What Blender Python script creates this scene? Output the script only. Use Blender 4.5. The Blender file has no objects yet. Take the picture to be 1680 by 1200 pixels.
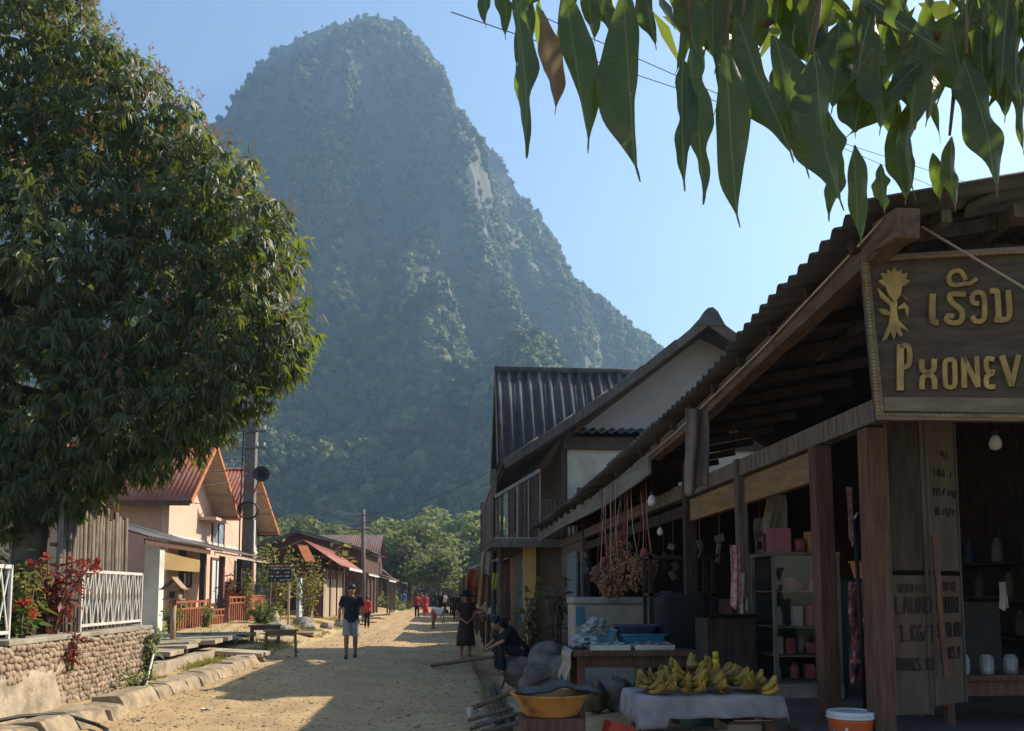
import bpy, bmesh, math, random
from mathutils import Vector, Matrix, noise
random.seed(7)
R = math.radians
SC = bpy.context.scene
COL = SC.collection

# ------------------------------------------------------------------ camera
F = 1400.0                       # focal length in photo pixels (photo 1680 x 1200)
TILT, YAW, SHIFT = R(5.0), R(4.07), 249.5
cam_d = bpy.data.cameras.new("camera"); cam = bpy.data.objects.new("camera", cam_d); COL.objects.link(cam)
CAM = Vector((0, 0, 1.6))
cam.location = CAM
cam.rotation_euler = (math.pi/2 + TILT, 0, -YAW)
cam_d.sensor_width = 36.0; cam_d.lens = 36.0*F/1680.0
cam_d.shift_y = SHIFT/1680.0
cam_d.clip_start = 0.05; cam_d.clip_end = 6000
SC.camera = cam

# ------------------------------------------------------------------ light
SUN_EL, SUN_AZ = 38.0, 68.0      # azimuth measured from the street direction (+Y) to the right (+X)
W = bpy.data.worlds.new("World"); SC.world = W; W.use_nodes = True
nt = W.node_tree; bg = nt.nodes["Background"]
sky = nt.nodes.new("ShaderNodeTexSky"); sky.sky_type = 'NISHITA'; sky.sun_disc = False
sky.sun_elevation = R(SUN_EL); sky.sun_rotation = R(SUN_AZ)
sky.air_density = 1.0; sky.dust_density = 0.8; sky.ozone_density = 2.0
nt.links.new(sky.outputs[0], bg.inputs[0]); bg.inputs[1].default_value = 0.1
sun_d = bpy.data.lights.new("sun", 'SUN'); sun = bpy.data.objects.new("sun", sun_d); COL.objects.link(sun)
sun_d.energy = 5.0; sun_d.angle = R(0.55); sun_d.color = (1.0, 0.88, 0.70)
SUNDIR = Vector((math.cos(R(SUN_EL))*math.sin(R(SUN_AZ)), math.cos(R(SUN_EL))*math.cos(R(SUN_AZ)), math.sin(R(SUN_EL))))
sun.rotation_euler = SUNDIR.to_track_quat('Z', 'Y').to_euler()
sun.location = (30, 20, 40)
vs = SC.view_settings; vs.view_transform = 'Standard'; vs.look = 'None'; vs.exposure = 1.15; vs.gamma = 1.0
vs.use_curve_mapping = False
cy = SC.cycles
cy.max_bounces = 6; cy.diffuse_bounces = 3; cy.glossy_bounces = 2; cy.transmission_bounces = 4
cy.transparent_max_bounces = 6; cy.volume_bounces = 0; cy.use_denoising = True
cy.sample_clamp_indirect = 4.0

# ------------------------------------------------------------------ helpers
_fw = Vector((math.sin(YAW)*math.cos(TILT), math.cos(YAW)*math.cos(TILT), math.sin(TILT)))
_rt = Vector((math.cos(YAW), -math.sin(YAW), 0))
_up = _rt.cross(_fw)
def ray(px, py):
    return _fw*F + _rt*(px-840) + _up*(600+SHIFT-py)
def atY(px, py, Y):
    d = ray(px, py); return CAM + d*(Y/d.y)
def atX(px, py, X):
    d = ray(px, py); return CAM + d*(X/d.x)
def atZ(px, py, z=0.0):
    d = ray(px, py); return CAM + d*((z-1.6)/d.z)
V = Vector
def rnd(a, b): return random.uniform(a, b)

def wloc(o):
    l = V((0, 0, 0))
    while o is not None:
        l = l + o.location; o = o.parent
    return l
def link(o, parent=None):
    COL.objects.link(o)
    if parent is not None: o.parent = parent
    return o
def tag(o, label=None, cat=None, group=None, kind=None):
    if label: o["label"] = label
    if cat: o["category"] = cat
    if group: o["group"] = group
    if kind: o["kind"] = kind
    return o
def thing(name, label, cat, loc=(0, 0, 0), group=None, kind=None):
    o = bpy.data.objects.new(name, None); o.empty_display_size = 0.2
    o.location = loc; COL.objects.link(o)
    return tag(o, label, cat, group, kind)
def copy_tree(o, parent=None):
    c = o.copy(); COL.objects.link(c); c.parent = parent
    for ch in list(o.children): copy_tree(ch, c)
    return c

class MB:
    "collects shapes in world coordinates; build() links them as ONE mesh object"
    def __init__(s): s.v = []; s.f = []; s.m = []; s.cur = 0
    def add(s, vs_, fs_):
        b = len(s.v); s.v.extend([tuple(p) for p in vs_])
        for f in fs_: s.f.append(tuple(i+b for i in f)); s.m.append(s.cur)
        return s
    def box(s, x0, x1, y0, y1, z0, z1):
        return s.add([(x0,y0,z0),(x1,y0,z0),(x1,y1,z0),(x0,y1,z0),(x0,y0,z1),(x1,y0,z1),(x1,y1,z1),(x0,y1,z1)],
                     [(0,3,2,1),(4,5,6,7),(0,1,5,4),(1,2,6,5),(2,3,7,6),(3,0,4,7)])
    def obox(s, c, size, rot=None):
        c = V(c); h = V(size)*0.5; ps = []
        for sx, sy, sz in ((-1,-1,-1),(1,-1,-1),(1,1,-1),(-1,1,-1),(-1,-1,1),(1,-1,1),(1,1,1),(-1,1,1)):
            p = V((sx*h.x, sy*h.y, sz*h.z))
            if rot is not None: p = rot @ p
            ps.append(c+p)
        return s.add(ps, [(0,3,2,1),(4,5,6,7),(0,1,5,4),(1,2,6,5),(2,3,7,6),(3,0,4,7)])
    def beam(s, a, b, w, h, upv=(0,0,1)):
        a = V(a); b = V(b); d = (b-a); L = d.length; d.normalize()
        u = V(upv); sd = d.cross(u)
        if sd.length < 1e-4: sd = d.cross(V((1,0,0)))
        sd.normalize(); u = sd.cross(d)
        m = Matrix((sd, d, u)).transposed()
        return s.obox((a+b)/2, (w, L, h), m)
    def tube(s, path, rad, n=8, cap=True):
        path = [V(p) for p in path]
        if not hasattr(rad, '__len__'): rad = [rad]*len(path)
        prev = None; base = len(s.v); vs_ = []; fs_ = []
        for i, p in enumerate(path):
            t = (path[min(i+1, len(path)-1)]-path[max(i-1, 0)])
            if t.length < 1e-9: t = V((0,0,1))
            t.normalize()
            if prev is None:
                a = V((0,0,1)) if abs(t.z) < 0.9 else V((1,0,0))
                u = t.cross(a).normalized()
            else:
                u = prev - t*prev.dot(t)
                u = u.normalized() if u.length > 1e-6 else t.cross(V((1,0,0))).normalized()
            prev = u; w = t.cross(u); r = rad[i]
            rx, ry = (r if hasattr(r, '__len__') else (r, r))
            for k in range(n):
                a = 2*math.pi*k/n
                vs_.append(p + u*(math.cos(a)*rx) + w*(math.sin(a)*ry))
        for i in range(len(path)-1):
            for k in range(n):
                k2 = (k+1) % n
                fs_.append((i*n+k, i*n+k2, (i+1)*n+k2, (i+1)*n+k))
        if cap:
            fs_.append(tuple(range(n-1, -1, -1))); q = (len(path)-1)*n
            fs_.append(tuple(q+k for k in range(n)))
        return s.add(vs_, fs_)
    def lathe(s, c, prof, n=16, cap=True, sx=1.0, sy=1.0):
        c = V(c); vs_ = []; fs_ = []
        for r, z in prof:
            for k in range(n):
                a = 2*math.pi*k/n
                vs_.append((c.x+math.cos(a)*r*sx, c.y+math.sin(a)*r*sy, c.z+z))
        for i in range(len(prof)-1):
            for k in range(n):
                k2 = (k+1) % n; fs_.append((i*n+k, i*n+k2, (i+1)*n+k2, (i+1)*n+k))
        if cap:
            fs_.append(tuple(range(n-1, -1, -1))); q = (len(prof)-1)*n
            fs_.append(tuple(q+k for k in range(n)))
        return s.add(vs_, fs_)
    def prism(s, poly, ext):
        "poly: list of 3-D points (planar), ext: extrusion vector"
        e = V(ext); n = len(poly)
        vs_ = [V(p) for p in poly] + [V(p)+e for p in poly]
        fs_ = [tuple(range(n-1, -1, -1)), tuple(range(n, 2*n))]
        for k in range(n):
            k2 = (k+1) % n; fs_.append((k, k2, n+k2, n+k))
        return s.add(vs_, fs_)
    def ball(s, c, r, n=10, m=7, sq=(1,1,1)):
        prof = []
        c = V(c); vs_ = []; fs_ = []
        for i in range(m+1):
            th = math.pi*i/m
            for k in range(n):
                a = 2*math.pi*k/n
                vs_.append((c.x+r*sq[0]*math.sin(th)*math.cos(a), c.y+r*sq[1]*math.sin(th)*math.sin(a), c.z-r*sq[2]*math.cos(th)))
        for i in range(m):
            for k in range(n):
                k2 = (k+1) % n; fs_.append((i*n+k, i*n+k2, (i+1)*n+k2, (i+1)*n+k))
        return s.add(vs_, fs_)
    def sheet(s, fn, nu, nv):
        "grid of points fn(u,v), u,v in 0..1"
        vs_ = [fn(i/nu, j/nv) for j in range(nv+1) for i in range(nu+1)]
        fs_ = [(j*(nu+1)+i, j*(nu+1)+i+1, (j+1)*(nu+1)+i+1, (j+1)*(nu+1)+i) for j in range(nv) for i in range(nu)]
        return s.add(vs_, fs_)
    def mesh(s, name, mats, off=(0,0,0), smooth=False):
        me = bpy.data.meshes.new(name)
        ox, oy, oz = off
        me.from_pydata([(x-ox, y-oy, z-oz) for x, y, z in s.v], [], s.f)
        if not isinstance(mats, (list, tuple)): mats = [mats]
        for m in mats: me.materials.append(m)
        if any(s.m): me.polygons.foreach_set("material_index", s.m)
        if smooth: me.polygons.foreach_set("use_smooth", [True]*len(me.polygons))
        me.update(); return me
    def build(s, name, mats, parent=None, smooth=False, bevel=0, solid=0, label=None):
        me = s.mesh(name, mats, wloc(parent) if parent is not None else (0,0,0), smooth)
        o = link(bpy.data.objects.new(name, me), parent)
        if solid:
            md = o.modifiers.new("s", 'SOLIDIFY'); md.thickness = solid; md.offset = 0
        if bevel:
            md = o.modifiers.new("b", 'BEVEL'); md.width = bevel; md.segments = 2; md.limit_method = 'ANGLE'; md.angle_limit = R(40)
        if label: o["label"] = label
        return o

def box(name, mat, parent, x0, x1, y0, y1, z0, z1, bevel=0.0):
    return MB().box(x0, x1, y0, y1, z0, z1).build(name, mat, parent, bevel=bevel)
def beam(name, mat, parent, a, b, w, h, up=(0,0,1), bevel=0.0):
    return MB().beam(a, b, w, h, up).build(name, mat, parent, bevel=bevel)
def tube(name, mat, parent, path, rad, n=8, smooth=True):
    return MB().tube(path, rad, n).build(name, mat, parent, smooth=smooth)

# ------------------------------------------------------------------ materials
def _n(nt, t, **kw):
    n = nt.nodes.new(t)
    for k, v in kw.items(): setattr(n, k, v)
    return n
MATS = {}
def mat(name, c1, c2=None, rough=0.85, scale=6.0, bump=0.15, bscale=None, spec=0.3, metal=0.0,
        stretch=(1,1,1), rand=0.12, c3=None, detail=6.0, emis=None, big=0.7, lo=0.35, hi=0.65, gloss_var=0.0):
    if name in MATS: return MATS[name]
    m = bpy.data.materials.new(name); m.use_nodes = True; nt = m.node_tree; L = nt.links
    b = nt.nodes["Principled BSDF"]
    if c2 is None: c2 = tuple(x*0.72 for x in c1)
    tc = _n(nt, "ShaderNodeTexCoord"); mp = _n(nt, "ShaderNodeMapping"); mp.inputs['Scale'].default_value = stretch
    oi = _n(nt, "ShaderNodeObjectInfo")
    ad = _n(nt, "ShaderNodeVectorMath", operation='ADD'); sc_ = _n(nt, "ShaderNodeVectorMath", operation='SCALE')
    L.new(oi.outputs['Location'], sc_.inputs[0]); sc_.inputs['Scale'].default_value = 1.37
    L.new(tc.outputs['Object'], ad.inputs[0]); L.new(sc_.outputs[0], ad.inputs[1])
    L.new(ad.outputs[0], mp.inputs[0])
    nz = _n(nt, "ShaderNodeTexNoise"); nz.inputs['Scale'].default_value = scale; nz.inputs['Detail'].default_value = detail
    nz.inputs['Roughness'].default_value = 0.62
    L.new(mp.outputs[0], nz.inputs[0])
    rp = _n(nt, "ShaderNodeMapRange"); rp.inputs[1].default_value = lo; rp.inputs[2].default_value = hi
    L.new(nz.outputs[0], rp.inputs[0])
    mx = _n(nt, "ShaderNodeMix", data_type='RGBA'); mx.inputs[6].default_value = (*c1, 1); mx.inputs[7].default_value = (*c2, 1)
    L.new(rp.outputs[0], mx.inputs[0]); out = mx.outputs[2]
    if c3 is not None:
        n2 = _n(nt, "ShaderNodeTexNoise"); n2.inputs['Scale'].default_value = big; n2.inputs['Detail'].default_value = 4
        L.new(ad.outputs[0], n2.inputs[0])
        r2 = _n(nt, "ShaderNodeMapRange"); r2.inputs[1].default_value = 0.48; r2.inputs[2].default_value = 0.66
        L.new(n2.outputs[0], r2.inputs[0])
        m2 = _n(nt, "ShaderNodeMix", data_type='RGBA'); m2.inputs[7].default_value = (*c3, 1)
        L.new(r2.outputs[0], m2.inputs[0]); L.new(out, m2.inputs[6]); out = m2.outputs[2]
    if rand:
        rr = _n(nt, "ShaderNodeMapRange"); rr.inputs[3].default_value = 1-rand; rr.inputs[4].default_value = 1+rand
        L.new(oi.outputs['Random'], rr.inputs[0])
        hs = _n(nt, "ShaderNodeHueSaturation"); L.new(rr.outputs[0], hs.inputs['Value']); L.new(out, hs.inputs['Color']); out = hs.outputs[0]
    L.new(out, b.inputs['Base Color'])
    b.inputs['Roughness'].default_value = rough; b.inputs['Metallic'].default_value = metal
    b.inputs['Specular IOR Level'].default_value = spec
    if bump:
        nb = _n(nt, "ShaderNodeTexNoise"); nb.inputs['Scale'].default_value = bscale or scale*4; nb.inputs['Detail'].default_value = 5
        L.new(mp.outputs[0], nb.inputs[0])
        bp = _n(nt, "ShaderNodeBump"); bp.inputs['Strength'].default_value = bump; bp.inputs['Distance'].default_value = 0.02
        L.new(nb.outputs[0], bp.inputs['Height']); L.new(bp.outputs[0], b.inputs['Normal'])
    if emis:
        b.inputs['Emission Color'].default_value = (*emis[0], 1); b.inputs['Emission Strength'].default_value = emis[1]
    MATS[name] = m; return m

def leafmat(name, c1, c2, trans, tfac=0.45, rough=0.4, spec=0.5, island=True):
    m = bpy.data.materials.new(name); m.use_nodes = True; nt = m.node_tree; L = nt.links
    b = nt.nodes["Principled BSDF"]; o = nt.nodes["Material Output"]
    if island:
        g = _n(nt, "ShaderNodeNewGeometry"); r = g.outputs['Random Per Island']
    else:
        g = _n(nt, "ShaderNodeObjectInfo"); r = g.outputs['Random']
    mx = _n(nt, "ShaderNodeMix", data_type='RGBA'); mx.inputs[6].default_value = (*c1, 1); mx.inputs[7].default_value = (*c2, 1)
    L.new(r, mx.inputs[0]); L.new(mx.outputs[2], b.inputs['Base Color'])
    b.inputs['Roughness'].default_value = rough; b.inputs['Specular IOR Level'].default_value = spec
    t = _n(nt, "ShaderNodeBsdfTranslucent"); t.inputs[0].default_value = (*trans, 1)
    ms = _n(nt, "ShaderNodeMixShader"); ms.inputs[0].default_value = tfac
    L.new(b.outputs[0], ms.inputs[1]); L.new(t.outputs[0], ms.inputs[2]); L.new(ms.outputs[0], o.inputs[0])
    MATS[name] = m; return m

m_dirt = None
def make_dirt():
    m = bpy.data.materials.new("dirt"); m.use_nodes = True; nt = m.node_tree; L = nt.links
    b = nt.nodes["Principled BSDF"]; b.inputs['Roughness'].default_value = 0.95; b.inputs['Specular IOR Level'].default_value = 0.1
    tc = _n(nt, "ShaderNodeTexCoord")
    def nz(s, d, ro=0.6):
        n = _n(nt, "ShaderNodeTexNoise"); n.inputs['Scale'].default_value = s; n.inputs['Detail'].default_value = d
        n.inputs['Roughness'].default_value = ro; L.new(tc.outputs['Object'], n.inputs[0]); return n.outputs[0]
    def rng(x, a, c):
        n = _n(nt, "ShaderNodeMapRange"); n.inputs[1].default_value = a; n.inputs[2].default_value = c; L.new(x, n.inputs[0]); return n.outputs[0]
    def mix(f, a, c):
        n = _n(nt, "ShaderNodeMix", data_type='RGBA'); L.new(f, n.inputs[0])
        if isinstance(a, tuple): n.inputs[6].default_value = (*a, 1)
        else: L.new(a, n.inputs[6])
        if isinstance(c, tuple): n.inputs[7].default_value = (*c, 1)
        else: L.new(c, n.inputs[7])
        return n.outputs[2]
    c = mix(rng(nz(0.8, 6), .35, .68), (0.49, 0.35, 0.19), (0.36, 0.255, 0.14))
    c = mix(rng(nz(9, 8, .7), .52, .68), c, (0.28, 0.195, 0.105))
    c = mix(rng(nz(45, 5), .62, .74), c, (0.47, 0.39, 0.28))
    # weedy soil away from the road
    sx = _n(nt, "ShaderNodeSeparateXYZ"); L.new(tc.outputs['Object'], sx.inputs[0])
    a = _n(nt, "ShaderNodeMath", operation='ABSOLUTE'); s2 = _n(nt, "ShaderNodeMath", operation='ADD'); s2.inputs[1].default_value = 1.9
    L.new(sx.outputs[0], s2.inputs[0]); L.new(s2.outputs[0], a.inputs[0])
    s3 = _n(nt, "ShaderNodeMath", operation='ADD'); n4 = _n(nt, "ShaderNodeMath", operation='MULTIPLY'); n4.inputs[1].default_value = 3.0
    L.new(nz(1.3, 5), n4.inputs[0]); L.new(a.outputs[0], s3.inputs[0]); L.new(n4.outputs[0], s3.inputs[1])
    c = mix(rng(s3.outputs[0], 9.0, 14.0), c, (0.10, 0.12, 0.045))
    L.new(c, b.inputs['Base Color'])
    bp = _n(nt, "ShaderNodeBump"); bp.inputs['Strength'].default_value = 0.7; bp.inputs['Distance'].default_value = 0.04
    L.new(nz(9, 9, .72), bp.inputs['Height']); L.new(bp.outputs[0], b.inputs['Normal'])
    return m
m_dirt = make_dirt()
m_conc = mat("concrete", (0.36,0.32,0.26), (0.22,0.195,0.16), scale=4, bump=.5, bscale=30, c3=(0.15,0.14,0.10), big=1.6)
m_concl = mat("pale_concrete", (0.44,0.37,0.27), (0.30,0.25,0.18), scale=5, bump=.6, bscale=24, c3=(0.20,0.165,0.11), big=2.2)
m_plaster = mat("white_plaster", (0.72,0.69,0.62), (0.60,0.57,0.50), scale=2, bump=.1, c3=(0.45,0.42,0.36), big=.9)
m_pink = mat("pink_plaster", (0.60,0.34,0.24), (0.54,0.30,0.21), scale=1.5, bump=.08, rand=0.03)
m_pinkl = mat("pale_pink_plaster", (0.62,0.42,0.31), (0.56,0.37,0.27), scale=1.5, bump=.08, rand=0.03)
m_wood = mat("grey_wood", (0.155,0.125,0.10), (0.075,0.06,0.048), scale=5, stretch=(6,6,.7), bump=.35, bscale=16, rand=.22)
m_woodx = mat("grey_wood_lengthwise", (0.155,0.125,0.10), (0.075,0.06,0.048), scale=5, stretch=(6,.7,6), bump=.35, bscale=16, rand=.22)
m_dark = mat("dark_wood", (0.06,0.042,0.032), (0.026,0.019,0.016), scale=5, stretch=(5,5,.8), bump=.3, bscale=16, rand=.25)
m_redw = mat("reddish_wood", (0.155,0.080,0.052), (0.075,0.038,0.026), scale=5, stretch=(7,7,.6), bump=.25, bscale=14, rand=.15)
m_brown = mat("brown_wood", (0.15,0.07,0.045), (0.075,0.036,0.024), scale=4, stretch=(6,6,.8), bump=.25, bscale=14, rand=.18)
m_tanw = mat("tan_wood", (0.36,0.235,0.125), (0.23,0.14,0.075), scale=5, stretch=(.8,6,6), bump=.2, rand=.12)
m_asb = mat("grey_corrugated_cement", (0.11,0.105,0.10), (0.045,0.043,0.043), scale=3, stretch=(1,1,1), bump=.3, c3=(0.16,0.15,0.14), big=.8)
m_tin = mat("rusty_tin", (0.12,0.105,0.098), (0.08,0.05,0.036), scale=3, rough=.6, bump=.15, metal=.2, c3=(0.13,0.066,0.035), big=.9)
m_redtin = mat("red_painted_tin", (0.33,0.105,0.062), (0.25,0.075,0.045), rough=.55, scale=3, bump=.1, c3=(0.30,0.14,0.085), big=.8)
m_orange = mat("orange_board", (0.48,0.17,0.06), (0.36,0.12,0.045), scale=4, bump=.1)
m_soffit = mat("soffit_board", (0.50,0.40,0.30), (0.40,0.31,0.23), scale=3, bump=.1)
m_wpaint = mat("white_paint", (0.60,0.585,0.55), (0.48,0.46,0.42), rough=.5, scale=5, bump=.08, rand=.05)
m_black = mat("black_plastic", (0.02,0.02,0.022), (0.012,0.012,0.013), rough=.5, bump=.05)
m_metal = mat("grey_metal", (0.32,0.33,0.34), (0.22,0.22,0.22), rough=.35, metal=.8, bump=.05)
m_glass = None
def make_glass():
    m = bpy.data.materials.new("glass"); m.use_nodes = True; nt = m.node_tree
    b = nt.nodes["Principled BSDF"]; b.inputs['Base Color'].default_value = (.8,.85,.85,1); b.inputs['Roughness'].default_value = .05
    t = _n(nt, "ShaderNodeBsdfTransparent"); ms = _n(nt, "ShaderNodeMixShader"); ms.inputs[0].default_value = .02
    g = _n(nt, "ShaderNodeBsdfGlossy"); g.inputs['Roughness'].default_value = .05
    nt.links.new(t.outputs[0], ms.inputs[1]); nt.links.new(g.outputs[0], ms.inputs[2])
    nt.links.new(ms.outputs[0], nt.nodes["Material Output"].inputs[0]); return m
m_glass = make_glass()

# ------------------------------------------------------------------ ground
def sstep(a, b, x):
    t = max(0.0, min(1.0, (x-a)/(b-a))); return t*t*(3-2*t)
def gz(x, y, rough=True):
    far = 1 - sstep(60, 110, y)
    z = 0.0
    if rough and -6 < x < 3 and y < 70:
        z += 0.05*noise.noise(V((x*.5, y*.35, 0))) + 0.03*noise.noise(V((x*2.3, y*1.8, 3))) + 0.016*noise.noise(V((x*6, y*6, 5)))
    if rough and y < 60:          # wheel tracks worn into the dirt
        wd = .25*noise.noise(V((0, y*.12, 8)))
        for tx in (-2.95, -1.15): z -= .035*math.exp(-((x-tx-wd)/.20)**2)*(.7+.3*noise.noise(V((tx, y*.5, 0))))
        z += .02*math.exp(-((x+2.05-wd)/.35)**2)
    left = sstep(-4.35, -4.85, x)
    bank = 0.12 + 0.25*sstep(15.5, 17, y)*sstep(-5.2, -7.5, x)
    bank += 0.05*noise.noise(V((x*1.1, y*.9, 9)))
    if y > 22: bank += 0.18*sstep(22, 26, y)*sstep(-4.6, -6.0, x)
    z += left*bank*far
    z -= 0.30*sstep(0.52, 0.62, x)*(1-sstep(0.92, 1.02, x))*far*(1 - sstep(44, 50, y))
    z += sstep(0.98, 1.5, x)*(0.34 + 0.05*noise.noise(V((x*1.3, y*.8, 4))))*far
    return z
def make_ground():
    xs = [-2500,-1200,-500,-200,-90,-45,-25,-18] + [-14+.25*i for i in range(36)]
    xs += [-5.0+.075*i for i in range(1, 94)]
    xs = [x for x in xs if x < 1.95] + [2+.3*i for i in range(18)] + [9,14,25,50,100,220,500,1200,2500]
    ys = [-60,-25,-10,-4,0,2,4] + [5+.09*i for i in range(200)] + [23+.3*i for i in range(80)] + [47+1.5*i for i in range(30)]
    ys += [95,110,130,160,200,260,340,450,600,900,1400,2500]
    vs_ = [(x, y, gz(x, y)) for y in ys for x in xs]; n = len(xs)
    fs_ = [(j*n+i, j*n+i+1, (j+1)*n+i+1, (j+1)*n+i) for j in range(len(ys)-1) for i in range(n-1)]
    b = MB(); b.add(vs_, fs_)
    return tag(b.build("ground", m_dirt, smooth=True), kind="structure")
make_ground()

# ------------------------------------------------------------------ mountain
YC = 620.0
prof_px = [(-600,640),(-350,470),(-150,330),(60,262),(200,232),(300,207),(365,188),(385,150),(410,118),(440,85),(500,52),(560,32),(610,14),(655,26),(700,66),(728,105),(741,155),
           (775,195),(820,258),(850,308),(890,355),(916,395),(935,452),(985,480),(1020,513),(1060,548),(1110,590),(1180,650),(1300,740),(1500,860),(1700,930)]
prof = []
for px, py in prof_px:
    p = atY(px, py, YC); prof.append((p.x, p.z))
def P(x):
    if x <= prof[0][0]: return prof[0][1]*max(0, 1-(prof[0][0]-x)/150)
    for (x0, z0), (x1, z1) in zip(prof, prof[1:]):
        if x <= x1:
            t = (x-x0)/(x1-x0); return z0+(z1-z0)*t
    return prof[-1][1]*max(0, 1-(x-prof[-1][0])/150)
def S(y):
    ks = [(230,0.0),(300,0.055),(380,0.20),(455,0.40),(490,0.52),(520,0.70),(560,0.86),(600,0.97),(622,1.0),(660,.96),(740,.75),(900,.25),(1000,0.0)]
    if y <= 230: return 0.0
    for (a, b_), (c, d) in zip(ks, ks[1:]):
        if y <= c:
            t = (y-a)/(c-a); return b_+(d-b_)*t
    return 0.0
SPURS = [((640,60),(700,140),(760,215),(810,330),(835,430),(850,520), 34), ((470,420),(560,440),(640,500),(740,580),(800,640), 40)]
def mz(x, y):
    n1 = noise.fractal(V((x*.0075, y*.0075, 1.3)), 1.0, 2.0, 4)
    n2 = noise.fractal(V((x*.02, y*.012, 7.1)), 1.0, 2.0, 4)
    yy = y + 62*n1 + 30*n2
    # the spur that comes down from the summit to the right, and the recess beside it
    t = max(0.0, min(1.0, (610-y)/190.0)); xs_ = -58 + 100*t
    yy += 46*math.exp(-((x-xs_)/22.0)**2)*sstep(620, 585, y)
    yy -= 26*math.exp(-((x-xs_-45)/24.0)**2)*sstep(620, 585, y)
    t2 = max(0.0, min(1.0, (520-y)/180.0)); xs2 = -110 + 140*t2
    yy += 34*math.exp(-((x-xs2)/26.0)**2)*sstep(530, 480, y)
    yy -= 20*math.exp(-((x-xs2+48)/26.0)**2)*sstep(530, 480, y)
    yy = min(yy, 622) if y <= 622 else max(y, 622)
    h = P(x)*S(yy)
    if y < 622: h = min(h, (0.93+.05*y/622)*P(x*622/y)*y/622)
    h += (6*n2 + 3*noise.noise(V((x*.07, y*.07, 2))))*sstep(0.03, .25, h/400)*(0.35 if y > 590 else 1)
    return h - 1.5
m_rock = mat("limestone_cliff", (0.050,0.060,0.030), (0.075,0.075,0.048), scale=.02, stretch=(1,1,.35), bump=1.0, bscale=.12, c3=(0.085,0.085,0.066), big=.014)
def make_mountain():
    nx, ny = 230, 150; x0, x1, y0, y1 = -640, 560, 228, 960
    b = MB()
    b.sheet(lambda u, v: (x0+(x1-x0)*u, y0+(y1-y0)*v, mz(x0+(x1-x0)*u, y0+(y1-y0)*v)), nx, ny)
    o = b.build("mountain", m_rock, smooth=False)
    return tag(o, "steep forested limestone mountain at the end of the street", None, None, "structure")
mountain = make_mountain()

# clumps of foliage used for far trees
def clump_mesh(name, matl, n, rx, rz, leaf, lobes=7, seed=1, flat=0.0, lz=0.0):
    rs = random.Random(seed); b = MB()
    L = []
    for i in range(lobes):
        a = rs.uniform(0, 2*math.pi); rr = rs.uniform(0.15, .62)*rx; z = rs.uniform(-.45, .62)*rz
        L.append((V((math.cos(a)*rr, math.sin(a)*rr, z)), rs.uniform(.34, .58)))
    for i in range(n):
        c, s = L[i % lobes]
        d = V((rs.gauss(0,1), rs.gauss(0,1), rs.gauss(0,1)+.25)).normalized()
        r = s*rs.uniform(.72, 1.05)
        p = c + V((d.x*rx*r, d.y*rx*r, d.z*rz*r))
        t = (d + V((rs.gauss(0,.6), rs.gauss(0,.6), rs.gauss(0,.6)))).normalized()
        u = t.cross(V((rs.gauss(0,1), rs.gauss(0,1), rs.gauss(0,1)))).normalized(); w = t.cross(u)
        l = leaf*rs.uniform(.6, 1.3); k = l*rs.uniform(.45, .8)
        p = p + V((0,0,lz))
        b.add([p-u*l, p-w*k*.9, p+u*l+t*l*.2, p+w*k], [(0,1,2,3)])
    return b.mesh(name, matl)
m_far = leafmat("far_foliage", (0.026,0.042,0.015), (0.165,0.175,0.055), (0.22,0.24,0.07), .15, .7, .15, island=False)  # paler end of the random tone paints sunlit crowns into the colour
def blob_mesh(seed):
    "one far tree crown: lumpy lobes with leaf tufts standing off them"
    rs = random.Random(seed); b = MB()
    for i in range(7):
        a = rs.uniform(0, 6.28); rr = rs.uniform(.2, 2.4); c = V((math.cos(a)*rr, math.sin(a)*rr, rs.uniform(-.6, 3.4)-rr*.35)); r = rs.uniform(1.2, 2.1)
        k = len(b.v); b.ball(c, r, 8, 6, (1,1,.85)); o = V((seed*7.7, i*3.1, 0))
        for q in range(k, len(b.v)):
            p = V(b.v[q]); b.v[q] = tuple(c+(p-c)*(1+.5*noise.noise((p-c)/r*1.6+o)))
        for q in range(16):
            d = V((rs.gauss(0,1), rs.gauss(0,1), rs.gauss(0,1)+.4)).normalized(); p = c+d*r*rs.uniform(.95, 1.25); l = rs.uniform(.3, .6)
            u = d.cross(V((rs.gauss(0,1), rs.gauss(0,1), 1))).normalized(); w = (d+u*.3).normalized()
            b.add([p-u*l, p-w*l*.5, p+u*l, p+w*l*.8], [(0,1,2,3)])
    return b.mesh("forest_clump", m_far)
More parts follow.
